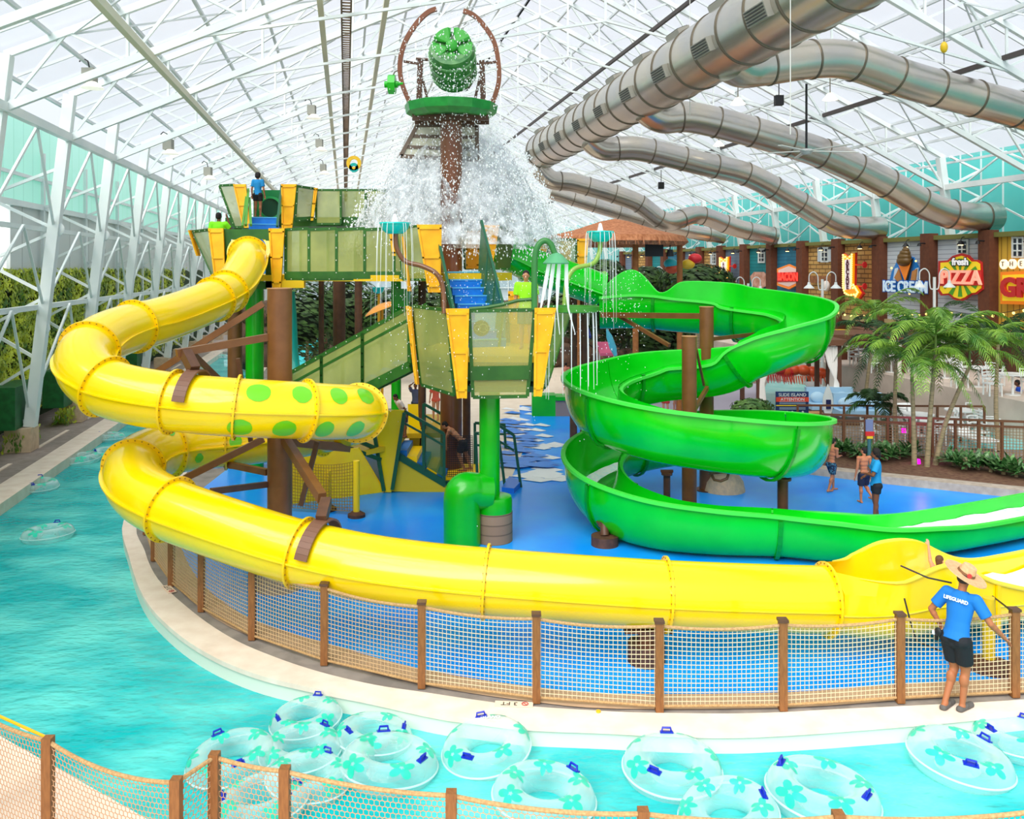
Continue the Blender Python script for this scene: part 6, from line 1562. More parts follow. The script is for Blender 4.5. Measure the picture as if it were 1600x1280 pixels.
# slide island sign
cs = P(1237, 640, 28.5); bx = V((cs.x, cs.y, 0))
t = thing('notice_board', 'dark blue SLIDE ISLAND ATTENTION notice board behind the green spiral', 'sign', bx)
x0, x1 = P(1212, 0, 28.5).x, P(1263, 0, 28.5).x; zt0, zb0 = P(0, 612, 28.5).z, P(0, 656, 28.5).z
M().box(((x0+x1)/2, 28.5, (zt0+zb0)/2), (x1-x0, .06, zt0-zb0)).obj('board', mat('board navy', (14, 52, 100), .5), t)
for x in (x0+.1, x1-.1): M().beam((x, 28.55, 0), (x, 28.55, zb0+.05), .06).obj('leg', BLK, t)
def yfr(x, y, z): return frame((x, y, z), (1, 0, 0), (0, 0, 1))
xm = (x0+x1)/2
text('SLIDE ISLAND', .15, yfr(xm, 28.46, P(0, 617, 28.5).z), WHT, t)
M().box((xm, 28.455, P(0, 624, 28.5).z), (x1-x0, .02, .15)).obj('band', mat('band red', (220, 70, 40), .5), t)
text('ATTENTION', .14, yfr(xm, 28.44, P(0, 624, 28.5).z), WHT, t)
M().box((xm, 28.455, P(0, 633.5, 28.5).z), (x1-x0, .02, .03)).obj('line', mat('line yellow', (240, 210, 40), .5), t)
for py in (628, 630.5, 637, 639): M().box((xm, 28.455, P(0, py, 28.5).z), (.86, .02, .02)).obj('small_print', mat('print', (160, 190, 210), .5), t)
for k in range(5): M().cyl((xm-.34+k*.17, 28.47, P(0, 643.5, 28.5).z), (xm-.34+k*.17, 28.44, P(0, 643.5, 28.5).z), .035, n=12).obj('symbol', WHT, t)
# paddle board sign
c0 = P(1253, 600, 30); t = thing('board_sign', 'white surfboard shaped sign with a dark plate standing beside the cabana', 'sign', V((P(1294, 0, 30).x, 30, 0)))
X = P(1294, 0, 30).x; m = M(); pts = [V((X+.18*math.sin(math.pi*k/8)*(1), 30, .35+1.3*k/8)) for k in range(9)]+[V((X-.18*math.sin(math.pi*k/8), 30, .35+1.3*k/8)) for k in range(7, 0, -1)]
m.slab(pts, (0, .05, 0)).obj('board', WHT, t); M().box((X, 29.97, .95), (.16, .04, .32)).obj('plate', mat('plate navy', (30, 40, 90), .5), t); M().beam((X, 30.02, 0), (X, 30.02, .4), .06).obj('leg', GREYB, t)
# inflatables
for k, (px, py, c1, lab) in enumerate(((1205, 588, (214, 40, 44), 'red inflatable floating creature in the back pool'), (1255, 590, (236, 92, 44), 'orange inflatable floating creature in the back pool'))):
    q = P(px, py, 38); q.z = max(q.z, .3); t = thing('inflatable', lab, 'inflatable', q); m = M()
    rnd = random.Random(k)
    for i in range(5): m.ell((-.8+i*.4, .05*math.sin(i*2), .25+.08*math.sin(i)), (.3, .3, .24))
    m.obj('inflated_body', mat('infl%d' % k, c1, .35), t, world=False); m = M()
    for i in range(18): m.cyl((-.9+i*.1, -.25, .1), (-.9+i*.1+rnd.uniform(-.08, .08), -.4, -.25), .035, .01, 6)
    m.obj('frills', mat('infl%d' % k, c1, .35), t, world=False)
# white furniture
WP = mat('white plastic', (244, 246, 244), .4)
def chair(loc, rz, lab):
    t = thing('patio_chair', lab, 'chair', loc, rz, group='white patio chairs')
    M().box((0, 0, .42), (.48, .46, .04)).obj('seat', WP, t, world=False)
    for x in (-.21, .21):
        for y in (-.2, .2): M().beam((x, y, 0), (x*.95, y*.95, .42), .04).obj('leg', WP, t, world=False)
        M().beam((x, .2, .42), (x, .3, .9), .04).obj('back_post', WP, t, world=False); M().box((x*1.05, 0, .64), (.05, .44, .03)).obj('armrest', WP, t, world=False)
    m = M()
    for i in range(4): m.tube([(-.21, .23+.025*i, .54+i*.11), (0, .26+.025*i, .56+i*.11), (.21, .23+.025*i, .54+i*.11)], .026, 6)
    m.obj('backrest_slats', WP, t, world=False); return t
cl = [(1360, 630), (1385, 640), (1415, 634), (1462, 640), (1480, 626), (1515, 622), (1530, 650), (1548, 626), (1468, 612), (1506, 604), (1525, 606), (1558, 606), (1410, 654), (1540, 640)]
ch = None
for k, (px, py) in enumerate(cl):
    q = P(px, py, 29.5 - (py-600)*.03 + (6 if py < 615 else 0)); q.z = 0
    lab = 'white slatted patio chair, %s from the left beyond the brown railing' % (['first', 'second', 'third', 'fourth', 'fifth', 'sixth', 'seventh', 'eighth', 'ninth', 'tenth', 'eleventh', 'twelfth', 'thirteenth', 'fourteenth'][sorted(range(len(cl)), key=lambda i: cl[i][0]).index(k)])
    q.y = 27.8+k % 3*1.3+(5 if py < 615 else 0); q.x = (px-800)*q.y/F
    if ch is None: ch = chair(q, k*1.1, lab)
    else: dup(ch, q, k*1.1, lab)
tb = None
for k, (px, Yd) in enumerate(((1435, 29.3), (1500, 30.2), (1545, 31.2), (1522, 36))):
    q = V(((px-800)*Yd/F, Yd, 0)); lab = 'white round table, %s from the left beyond the brown railing' % ['first', 'second', 'fourth', 'third'][k]
    if tb is None:
        tb = thing('patio_table', lab, 'table', q, 0, 'white round patio tables'); M().cyl((0, 0, .7), (0, 0, .74), .5, n=24).obj('tabletop', WP, tb, world=False); M().cyl((0, 0, .03), (0, 0, .7), .04).obj('pedestal', WP, tb, world=False); M().cyl((0, 0, 0), (0, 0, .03), .25, n=20).obj('base', WP, tb, world=False)
    else: dup(tb, q, 0, lab)
# ------------------------------------------------------------ shop fronts
UF, UW = 26.0, 26.45
pil = [1546, 1452.7, 1375, 1309.6, 1253, 1204.5, 1162.5, 1125, 1092]
PB = mat('pilaster brown', (112, 64, 40), .85, c2=(100, 56, 36), scale=6)
pv = [fv(x, UF) for x in pil]; dv = (pv[-1]-pv[0])/8
pv = [pv[0]+dv*i for i in range(-2, 14)]
ZT, ZF = 7.15, 1.3
mm = Matrix.Rotation(PSI, 3, 'Z')
for k, v in enumerate(pv):
    o = M().box(B((UF+UW)/2, v+.33, (ZT+ZF)/2+.05), (UW-UF, .66, ZT-ZF+.1), mm).obj('pilaster', PB, smooth=False)
    struct(o, 'plain brown square pilaster of the shop fronts', 'pilaster')['group'] = 'brown pilasters of the shop fronts'
    t = thing('wall_lamp', 'small dark lamp arm on a brown pilaster top', 'lamp', B(UF-.1, v+.3, 6.75), group='lamp arms on the brown pilasters')
    M().cyl(B(UF, v+.3, 6.8), B(UF-.3, v+.3, 6.8), .03).obj('arm', BLK, t); M().cyl(B(UF-.3, v+.3, 6.8), B(UF-.3, v+.3, 6.68), .06, .1).obj('shade', BLK, t)
SY = brick('yellow board siding', (214, 170, 54), (222, 180, 66), (160, 120, 40), 1, w=30, h=.32, mortar=.03, axis='vert')
SW = brick('white lap siding', (206, 216, 224), (214, 222, 230), (150, 162, 176), 1, w=30, h=.2, mortar=.015)
SB_ = brick('tan brick', (196, 150, 82), (212, 170, 100), (120, 88, 50), 1, w=.62, h=.24, mortar=.03)
SBL = brick('blue lap siding', (40, 118, 150), (48, 128, 158), (28, 90, 120), 1, w=30, h=.22, mortar=.015)
STL = brick('teal lap siding', (24, 134, 140), (30, 142, 148), (16, 104, 112), 1, w=30, h=.22, mortar=.015)
SGR = brick('blue grey siding', (112, 134, 156), (118, 140, 160), (90, 108, 128), 1, w=30, h=.22, mortar=.015)
seg = [SY, SY, SY, SW, SW, SB_, SB_, SBL, STL, SGR, SB_, SGR, SBL, STL, SB_, SGR]
names = ['yellow board', 'yellow board', 'yellow board', 'white lap boarded', 'second white lap boarded', 'tan brick', 'second tan brick', 'blue boarded', 'teal boarded', 'blue grey boarded', 'far tan brick', 'far blue grey', 'far blue', 'far teal', 'farthest tan', 'farthest grey']
def fbox(u0, u1, v0, v1, z0, z1, name, m_, par=None):
    return M().box(B((u0+u1)/2, (v0+v1)/2, (z0+z1)/2), (abs(u1-u0), abs(v1-v0), abs(z1-z0)), mm).obj(name, m_, par, smooth=False)
GLD = mat('lit awning', (170, 150, 70), .6)
for k in range(len(pv)-1):
    v0, v1 = pv[k]+.66, pv[k+1]
    struct(fbox(UW-.02, UW+.2, v0-.66, v1+.1, ZF, ZT-.15, 'wall_right', seg[k+1] if k+1 < len(seg) else SGR), names[min(k+1, 15)]+' shop front wall', 'wall')
    struct(fbox(UW-.25, UW+.2, v0, v1, ZT-.2, ZT, 'trim_10', mat('moss trim', (120, 120, 60), .8)), 'olive ledge on top of the %s wall' % names[min(k+1, 15)], 'ledge')
    struct(fbox(UW-.2, UW, v0, v1, 2.9, 3.15, 'trim_11', mat('lower trim', (190, 170, 120), .8)), 'pale ledge below the signs on the %s wall' % names[min(k+1, 15)], 'ledge')
    struct(fbox(UW-.03, UW, v0, v1, ZF, 2.9, 'shop_opening', mat('shop dark', (62, 38, 28), .8, c2=(90, 56, 36), scale=1.5)), 'dark counter opening under the %s wall' % names[min(k+1, 15)], 'opening')
    t = thing('gooseneck_lamp', 'small black lamp hung above the %s wall' % names[min(k+1, 15)], 'lamp', B(UW-.4, (v0+v1)/2, 6.9), group='black lamps above the shop walls')
    vm = v0+(v1-v0)*.35
    M().tube([B(UW-.1, vm, 7.05), B(UW-.35, vm, 7.0), B(UW-.42, vm, 6.85)], .02).obj('neck', BLK, t); M().cyl(B(UW-.42, vm, 6.85), B(UW-.42, vm, 6.68), .05, .17, 14).obj('shade', BLK, t); M().cyl(B(UW-.42, vm, 6.68), B(UW-.42, vm, 6.65), .1, n=12).obj('bulb', mat('bulb warm', (255, 220, 150), .4, emis=3), t)
struct(fbox(UF-4.2, 28.5, pv[0]-3, pv[-1]+3, -.3, ZF, 'floor', mat('terrace', (222, 206, 192), .85, c2=(204, 188, 174), scale=1)), 'raised terrace in front of the shops', 'terrace')
def FF(px, py, du=0):
    u = UW-du; v = fv(px, u); return B(u, v, fz(py, px, u))
def ffr(px, py, du): 
    p = FF(px, py, du); return frame(p, -AX, UP)
def spoly(pts, th, name, m_, par, du):
    q = [FF(x, y, du) for x, y in pts]; return M().slab(q, RX*th).obj(name, m_, par, smooth=False)
RED = mat('sign red', (214, 30, 30), .4, emis=.15); YLW = mat('sign yellow2', (250, 214, 30), .4, emis=.2); ORG = mat('sign orange', (240, 130, 20), .4, emis=.2)
BULB = mat('sign bulb', (255, 214, 120), .4, emis=1.7)
def bulbs(pts, par, du, r=.05, nm='light_bulbs'):
    for x, y in pts: M().ell(FF(x, y, du), r, nu=8, nv=5).obj('light_bulb', BULB, par)
def windowf(px0, px1, py0, py1, k, lab, sh=True, cols=2):
    t = thing('window_%d' % k, lab, 'window', FF((px0+px1)/2, py1, .05)); t['kind'] = 'structure'
    spoly([(px0, py0), (px1, py0), (px1, py1), (px0, py1)], .05, 'window_frame', WHT, t, .1)
    a, b = px0+(px1-px0)*.18, px1-(px1-px0)*.18
    spoly([(a, py0+3), (b, py0+3), (b, py1-3), (a, py1-3)], .02, 'pane', mat('window dark', (24, 26, 48), .2), t, .13)
    m = M(); m.beam(FF((a+b)/2, py0+3, .16), FF((a+b)/2, py1-3, .16), .05)
    for f in (.33, .66): m.beam(FF(a, lerp(py0, py1, f), .16), FF(b, lerp(py0, py1, f), .16), .05)
    m.obj('muntins', WHT, t)
    if sh:
        w_ = (px1-px0)*.4
        for s in (px0-w_, px1): spoly([(s, py0+1), (s+w_, py0+1), (s+w_, py1-1), (s, py1-1)], .05, 'shutter', mat('shutter', (196, 208, 216), .6), t, .1)
windowf(1580, 1599, 370, 403, 2, 'white framed window on the yellow shop wall', False)
windowf(1494, 1512, 374, 398, 3, 'dark window above the pizza sign', False)
windowf(1282, 1294, 386, 410, 4, 'shuttered window on the nearer tan brick wall')
windowf(1184, 1194.5, 388, 411, 5, 'white window on the teal wall', False)
windowf(1112, 1118, 395, 414, 6, 'shuttered window on the far tan brick wall')
# THE GR... sign
t = thing('shop_sign', 'yellow shop sign with red GR letters and round THE letters at the right edge', 'sign', FF(1600, 475, .3))
spoly([(1563, 425), (1680, 420), (1680, 478), (1563, 475)], .12, 'board', ORG, t, .4); spoly([(1566, 430), (1680, 425), (1680, 473), (1566, 470)], .03, 'board_face', YLW, t, .44)
text('GRILL', 1.0, ffr(1564, 450, .5) , RED, t, ext=.06, align='LEFT', bold=.05, sx=1.15)
for k, (px, L) in enumerate(((1570, 'T'), (1583.5, 'H'), (1598.5, 'E'))):
    p = FF(px, 413-.4*k, .35); M().cyl(p, p-RX*.08, .2, n=24).obj('letter_disc', mat('disc pale', (255, 226, 190), .4, emis=.8), t)
    text(L, .28, frame(p-RX*.1, -AX, UP), mat('letter dark', (70, 50, 40), .6), t)
# pizza sign
t = thing('shop_sign', 'red, yellow and green fresh PIZZA sign on the white wall', 'sign', FF(1497, 475, .3))
arc = [(1466,408),(1480,407),(1488,400),(1494,398),(1502,396),(1512,399),(1519,406),(1528,406),(1534,410),(1536,452),(1526,460),(1516,461),(1508,468),(1500,471),(1490,468),(1482,461),(1470,462),(1465,455)]
spoly(arc, .1, 'board', RED, t, .5)
cx_, cy_ = 1500, 434
spoly([(cx_+(x-cx_)*.9, cy_+(y-cy_)*.9) for x, y in arc], .03, 'board_face', YLW, t, .55)
for a in (-60, -30, 0, 30, 60, 120, 150, 180, 210, 240):
    r = math.radians(a-90); spoly([(cx_, cy_), (cx_+30*math.cos(r-.12), cy_+30*math.sin(r-.12)), (cx_+30*math.cos(r+.12), cy_+30*math.sin(r+.12))], .01, 'ray', mat('ray green', (90, 180, 40), .5), t, .57)
text('fresh', .42, ffr(1500, 409.5, .62), mat('letter white', (250, 250, 250), .5, emis=.3), t, bold=.012, sx=1.2); text('fresh', .42, ffr(1500, 409.5, .6), BLK, t, bold=.05, sx=1.2)
spoly([(1467, 423), (1533, 422), (1533, 446), (1467, 447)], .05, 'red_band', RED, t, .6)
text('PIZZA', .82, ffr(1500, 434.5, .66), mat('letter glow', (255, 176, 150), .4, emis=.35), t, ext=.04, bold=.02, sx=1.12)
text('TO US', .3, ffr(1500, 459, .62), mat('letter white', (250, 250, 250), .5), t) if False else None
# ice cream sign
t = thing('shop_sign', 'blue ICE CREAM sign with a chocolate cone on the white wall', 'sign', FF(1412, 462, .3))
spoly([(1415, 399), (1426, 402), (1437, 425), (1438, 446), (1430, 458), (1400, 456), (1388, 448), (1393, 425), (1403, 405)], .1, 'board', mat('sign blue', (20, 120, 200), .4, emis=.1), t, .3)
for x in (1398, 1430): spoly([(x, 420), (x+5, 418), (x+4, 438), (x-3, 438)], .02, 'stripe', mat('stripe white', (210, 230, 250), .5), t, .34)
spoly([(1403, 412), (1423, 410), (1414, 440)], .1, 'cone', ORG, t, .45); spoly([(1421, 408), (1427, 403), (1418, 438), (1414, 440)], .03, 'cone_shadow', BLK, t, .43)
spoly([(1397, 434), (1404, 420), (1409, 441), (1402, 440)], .05, 'small_cone', mat('cone tan', (210, 140, 70), .5), t, .4); spoly([(1425, 424), (1432, 420), (1430, 438), (1422, 441)], .05, 'small_cone', mat('cone tan', (210, 140, 70), .5), t, .4)
m = M()
for px, py, r in ((1413, 408, .42), (1413, 402, .38), (1414, 396, .3), (1415, 391, .2), (1414, 387, .1)): m.ell(FF(px, py, .5), (r*.75, r, r*.62), mm)
m.obj('chocolate_swirl', mat('chocolate', (104, 76, 28), .4), t)
text('ICE CREAM', .72, ffr(1413, 449, .56), mat('letter ice', (214, 238, 255), .5, emis=.15), t, ext=.03, bold=.02, sx=.92); text('ICE CREAM', .72, ffr(1413, 449, .53), mat('letter blue', (10, 100, 190), .5), t, ext=.03, bold=.06, sx=.92)
bulbs([(1405, 404), (1431, 408), (1393, 419), (1388, 443), (1400, 458), (1421, 459)], t, .4)
# arcade arrows
def arcade(px, py, s, lab, tl):
    t = thing('arcade_sign', lab, 'sign', FF(px, py+30*s, .8))
    o = [(-9, -34), (-6, -30), (0, -26), (7, -36), (9, -33), (9, 18), (11, 22), (9, 14), (20, 26), (18, 34), (9, 38), (10, 34), (-2, 33), (-8, 26), (-9, 18)]
    o = [(-8, -34), (0, -28), (8, -35), (7, 16), (10, 20), (11, 15), (19, 27), (13, 36), (12, 31), (2, 32), (-5, 28), (-8, 20)]
    q = [FF(px+x*s*.95, py+y*s, 1.0) for x, y in o]
    M().slab(q, RX*.16).obj('arrow_board', mat('arrow gold', (250, 160, 10), .4, emis=.3), t, smooth=False)
    q2 = [p+RX*.17 for p in [FF(px+x*s*1.15-1.5, py+y*s*1.04, 1.0) for x, y in o]]; M().slab(q2, RX*.12).obj('arrow_back', RED, t, smooth=False)
    n_ = len(tl)
    M().slab([FF(px+a*s, py+b*s, 1.06) for a, b in ((-4.6, -25), (4.6, -26), (4.6, 21), (-4.6, 22))], RX*.04).obj('letter_strip', mat('strip white', (250, 240, 236), .5, emis=.3), t)
    for k, L in enumerate(tl):
        text(L, .36*s*1.0, frame(FF(px, py+(-21+k*7.7)*s, 1.12), -AX, UP), mat('letter plum', (96, 30, 56), .6), t, bold=.02)
    pts = []
    for a, b in zip(o, o[1:]+o[:1]):
        d = math.hypot(b[0]-a[0], b[1]-a[1]); k = max(1, int(d/3.6))
        for i in range(k): pts.append((px+(a[0]+(b[0]-a[0])*i/k)*s*.85, py+(a[1]+(b[1]-a[1])*i/k)*s*.95))
    bulbs(pts, t, 1.05, .055)
    for yy in (-17, 16): M().beam(FF(px+10*s, py+yy*s, .8), FF(px+10*s, py+yy*s, .8)+AX*-.9, .08).obj('red_bracket', RED, t); M().cyl(FF(px+10*s, py+yy*s, .8)-AX*.9, FF(px+10*s, py+yy*s, .8)-AX*.96+RX*.02, .16, n=10).obj('bracket_plate', RED, t)
arcade(1324, 431, 1.0, 'glowing gold arrow sign reading ARCADE on the nearer tan brick wall', 'ARCADE'); arcade(1130, 430, .82, 'smaller far glowing gold arrow sign reading ARCADE above the foliage', 'ARCADE')
# hexagon sign and worn signs
t = thing('shop_sign', 'orange and red hexagonal sign on the blue shop wall', 'sign', FF(1230, 452, .3))
spoly([(1214, 420), (1232, 413), (1246, 419), (1247, 444), (1232, 452), (1214, 446)], .1, 'board', ORG, t, .4); spoly([(1216, 422), (1232, 416), (1245, 421), (1245, 442), (1232, 448), (1216, 443)], .03, 'board_face', mat('hex white', (250, 220, 210), .5), t, .44)
spoly([(1214, 426), (1246, 425), (1246, 440), (1214, 441)], .05, 'red_band', RED, t, .48); text('BACON', .62, ffr(1230.5, 433, .55), mat('letter red', (255, 60, 40), .4, emis=.5), t, bold=.03, sx=1.1)
t = thing('shop_sign', 'faded pink oval sign on the teal shop wall', 'sign', FF(1184, 448, .3)); spoly([(1172, 432), (1178, 425), (1192, 425), (1197, 430), (1197, 447), (1188, 451), (1175, 447)], .08, 'board', mat('faded pink', (190, 128, 100), .7, c2=(220, 170, 150), scale=4), t, .3)
text('COFFEE', .35, ffr(1185, 437, .35), mat('faded letters', (160, 90, 80), .6), t) if False else None
t = thing('shop_sign', 'weathered wooden sign with a white heart on the farther tan brick wall', 'sign', FF(1282, 446, .3)); spoly([(1264, 431), (1299, 431), (1299, 442), (1264, 442)], .06, 'board', mat('weathered', (170, 110, 60), .7, c2=(120, 74, 44), scale=5), t, .3)
M().ell(FF(1291, 447, .35), (.2, .3, .3), mm).obj('heart', mat('heart white', (240, 230, 220), .5), t)
# string lights under the signs
for k, (a, b, sag, lab) in enumerate(((1300, 1380, 10, 'string of warm bulbs hanging below the nearer arcade sign'), (1380, 1470, 8, 'string of warm bulbs hanging in front of the ice cream wall'), (1470, 1600, 9, 'string of warm bulbs hanging below the pizza sign'))):
    t = thing('string_lights', lab, 'string lights', FF((a+b)/2, 500, 2)); q = []
    for i in range(17):
        f = i/16; q.append(FF(lerp(a, b, f), 482+sag*4*f*(1-f), 2.4))
    M().tube(q, .012, 5).obj('cable', BLK, t)
    for p in q[::2]: M().ell(p-UP*.08, .055, nu=8, nv=5).obj('light_bulb', BULB, t)
# street lamps
lampp = None
for k, (px, py, yb, Y, lab) in enumerate(((1169, 446, 470, 44, 'white twin headed street lamp in front of the teal wall'), (1285, 440, 560, 40, 'white twin headed street lamp left of the arcade sign'), (1460, 437, 560, 36, 'white twin headed street lamp in front of the pizza sign'), (1018, 430, 460, 48, 'far white twin headed street lamp under the thatched roof'))):
    base = P(px, py, Y); top = base.z; b0 = V((base.x, base.y, 0))
    if lampp is None:
        hh = top; lampp = thing('street_lamp', lab, 'street lamp', b0, group='white twin headed street lamps')
        M().cyl((0, 0, 0), (0, 0, hh+.1), .06).obj('pole', WHT, lampp, world=False); M().cyl((0, 0, 0), (0, 0, .2), .16).obj('base', WHT, lampp, world=False)
        for s in (-1, 1):
            M().tube([V(q) for q in spline([(0, 0, hh-.35), (s*.15, 0, hh-.35), (s*.2, 0, hh-.1), (s*.22, 0, hh+.25), (s*.4, 0, hh+.42), (s*.6, 0, hh+.3), (s*.62, 0, hh)], 4)], .025, 8).obj('curved_arm', WHT, lampp, world=False)
            M().lathe((s*.62, 0, hh-.28), [(.0, .26), (.05, .26), (.08, .14), (.22, .02), (.24, -.02), (0, -.02)], 18).obj('lamp_shade', WHT, lampp, world=False)
    else: dup(lampp, b0, 0, lab, None, (1, 1, top/hh))
# ------------------------------------------------------------ thatched hut
hc = P(985, 395, 33); t = thing('thatched_hut', 'round thatched roof hut with timber posts behind the play tower', 'hut', V((hc.x, hc.y, 0)))
ze, zp = P(0, 374, 33).z, P(0, 346, 33).z; rr = 108*33/F
th = mat('thatch', (158, 96, 60), .95, c2=(196, 132, 92), scale=9, stretch=(1, 1, .25), det=8, bump=.6, bscale=30)
m = M().lathe((hc.x-.6, hc.y, 0), [(0, zp+.1), (rr*.2, zp), (rr*.6, lerp(ze, zp, .5)), (rr, ze+.1), (rr*1.05, ze-.12), (rr*.98, ze-.26), (rr*.5, ze+.1), (0, ze+.4)], 64)
m.obj('thatched_roof', th, t)
m = M(); rnd = random.Random(9)
for i in range(1500):
    a = rnd.uniform(0, 6.28); f = rnd.uniform(.55, 1.04); z = lerp(ze-.02, zp, max(0, (1-f)*1.0)); r = rr*f
    p = V((hc.x-.6+r*math.cos(a), hc.y+r*math.sin(a), z+.04)); d = V((math.cos(a), math.sin(a), -.5 if f < .95 else -2.2)).normalized()*.35; s_ = V((-math.sin(a), math.cos(a), 0))*.025
    o = len(m.v); m.v += [p-s_, p+s_, p+d]; m.f.append((o, o+1, o+2))
m.obj('thatch_fringe', th, t, smooth=False)
for px, Y in ((993, 31.6), (1062, 32.6), (905, 33)):
    p = P(px, 0, Y); M().cyl((p.x, p.y, 0), (p.x, p.y, ze+.1), .11).obj('post', mat('timber', (170, 106, 50), .7, c2=(150, 90, 44), scale=6), t)
o = M().box(P(1022, 391, 31.5), (.66, .1, .46)).obj('television', BLK); tag(o, 'black television hung under the thatched roof', 'television')
o = M(); p = P(1047, 390, 31.5); o.cyl(p, p-UP*.25, .1, .14, 8); o.cyl(p, p+UP*.2, .02); tag(o.obj('lantern', BLK), 'dark lantern hung beside the television', 'lantern')
for k, (px, py, c1) in enumerate(((1048, 412, (40, 190, 200)), (1050, 420, (220, 90, 50)), (1075, 413, (240, 200, 50)), (1086, 404, (220, 40, 50)))):
    p = P(px, py, 34); tag(M().ell(p, (.28, .22, .2)).obj('balloon_float', mat('float%d' % k, c1, .4)), ['turquoise', 'orange', 'yellow', 'red'][k]+' inflatable seen under the thatched roof', 'inflatable')
# ------------------------------------------------------------ background planting and odds
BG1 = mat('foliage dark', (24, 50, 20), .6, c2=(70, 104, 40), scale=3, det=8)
def bush(lab, c, r, n, seed, mt=BG1, ls=.16, nm='shrub', cat='shrub'):
    rnd = random.Random(seed); t = thing(nm, lab, cat, V((c.x, c.y, 0))); m = M()
    for _ in range(n):
        a = rnd.uniform(0, 6.28); ph = math.acos(rnd.uniform(-1, 1)); k = rnd.uniform(.6, 1)**.5; d = V((math.sin(ph)*math.cos(a), math.sin(ph)*math.sin(a), math.cos(ph)))
        p = V((c.x+d.x*r[0]*k, c.y+d.y*r[1]*k, c.z+d.z*r[2]*k)); s_ = ls*rnd.uniform(.6, 1.4); u = d.cross(V((.2, .5, .8))).normalized(); w_ = (d+u*rnd.uniform(-1, 1)).cross(u).normalized()
        o = len(m.v); m.v += [p-u*s_, p+w_*s_*.4, p+u*s_, p-w_*s_*.4]; m.f.append((o, o+1, o+2, o+3))
    m.obj('foliage', mt, t, smooth=False)
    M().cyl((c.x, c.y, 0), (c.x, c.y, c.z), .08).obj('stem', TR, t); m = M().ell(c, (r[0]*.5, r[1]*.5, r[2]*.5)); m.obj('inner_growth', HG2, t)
for k, (px, py, Y, r, lab) in enumerate(((480, 500, 40, (2.0, 1, 2.0), 'dark tree seen under the walkway at left'), (545, 490, 44, (1.8, 1, 2.2), 'dark tree seen under the middle of the walkway'), (610, 500, 42, (1.6, 1, 1.6), 'dark tree behind the small amber umbrella'), (900, 490, 38, (1.6, 1, 1.2), 'dark shrub behind the drip tray'), (960, 500, 40, (1.8, 1, 1.5), 'dark shrub below the upper green run'), (1030, 520, 38, (1.6, 1, 1.3), 'dark shrub under the upper green bend'), (1010, 440, 44, (1.4, 1, .8), 'dark green tree top left of the far arcade sign'), (1090, 440, 42, (2.0, 1.2, .9), 'dark green tree top below the far arcade sign'), (945, 435, 40, (1.2, 1, .9), 'bush beside the thatched hut posts'), (680, 480, 40, (1.5, 1, 1.6), 'dark shrub behind the lower stair ramp'), (750, 600, 40, (1.2, .8, .8), 'low shrub behind the green post'))):
    bush(lab, P(px, py, Y), r, 1500, k)
for k, (px, py, Y, r, lab) in enumerate(((1175, 637, 31, (.8, .5, .35), 'low bush left of the notice board'), (1330, 632, 33, (.8, .5, .35), 'low bush right of the sofa'))): bush(lab, P(px, py, Y), r, 600, 40+k, mat('foliage mid', (50, 96, 40), .6, c2=(110, 150, 70), scale=3), .1)
# rock wall / dark backdrop building behind
bk = thing('rock_wall', 'brown rockwork wall behind the play area', 'wall', V((-4, 52, 0)))
m = M(); 
for i in range(26):
    for j in range(3): m.ell((-15+i*1.0+random.uniform(-.3, .3), 50+random.uniform(-.5, .5), .6+j*1.2), (.9, .8, .85))
m.obj('rocks', mat('rock', (110, 84, 66), .9, c2=(70, 54, 44), scale=2, bump=.6, bscale=6), bk)
# stuff under the walkway
t = thing('play_slide', 'teal tube slide end dropping beside the brown column', 'slide', G(455, 640)); TL = mat('teal plastic', (20, 180, 170), .3)
M().sweep([V(q) for q in spline([tuple(P(452, 456, 24)), tuple(P(455, 500, 24)), tuple(P(458, 560, 24)), tuple(P(466, 600, 23.6))], 5)], [(.16*math.cos(a), .16*math.sin(a)) for a in [k*math.pi/6 for k in range(12)]], up=V((0, 1, 0))).obj('tube', TL, t)
for k, (px, py) in enumerate(((478, 580), )):
    t = thing('toddler_slide', 'turquoise toddler slide with a water arch under the walkway', 'slide', G(px, py)); c0 = G(px, py)
    m = M(); pr = [V(q) for q in spline([(c0.x, c0.y+1.2, 1.5), (c0.x, c0.y+.4, 1.2), (c0.x-.1, c0.y-.8, .5), (c0.x-.15, c0.y-1.6, .3)], 5)]
    m.sweep(pr, [(-.5, .35), (-.42, 0), (-.2, -.12), (.2, -.12), (.42, 0), (.5, .35), (.46, .35), (.38, .04), (.18, -.06), (-.18, -.06), (-.38, .04), (-.46, .35)], caps=True).obj('chute', mat('turquoise plastic', (60, 205, 210), .3), t)
    M().cyl((c0.x-.4, c0.y+1.2, 0), (c0.x-.4, c0.y+1.2, 1.5), .08).obj('leg', TL, t); M().cyl((c0.x+.4, c0.y+1.2, 0), (c0.x+.4, c0.y+1.2, 1.5), .08).obj('leg', TL, t)
    M().tube([V(q) for q in spline([(c0.x-.9, c0.y+1.3, .3), (c0.x-.9, c0.y+1.3, 1.7), (c0.x-.2, c0.y+1.3, 2.3), (c0.x+.35, c0.y+1.3, 1.8)], 5)], .03).obj('spray_arch', WHT, t)
t = thing('umbrella', 'small amber leaf shaped umbrella tilted behind the ramp', 'umbrella', V((P(598, 0, 30).x, 30, 0))); p = P(597, 482, 30)
M().lathe(p, [(0, .18), (.3, .14), (.62, 0), (.66, -.05), (0, .1)], 20, rotm('Y', -22)).obj('canopy', mat('amber canopy', (246, 166, 70), .5), t); M().cyl((p.x, 30, 0), p+V((0, 0, .1)), .05).obj('pole', mat('pipe amber', (240, 170, 30), .4), t)
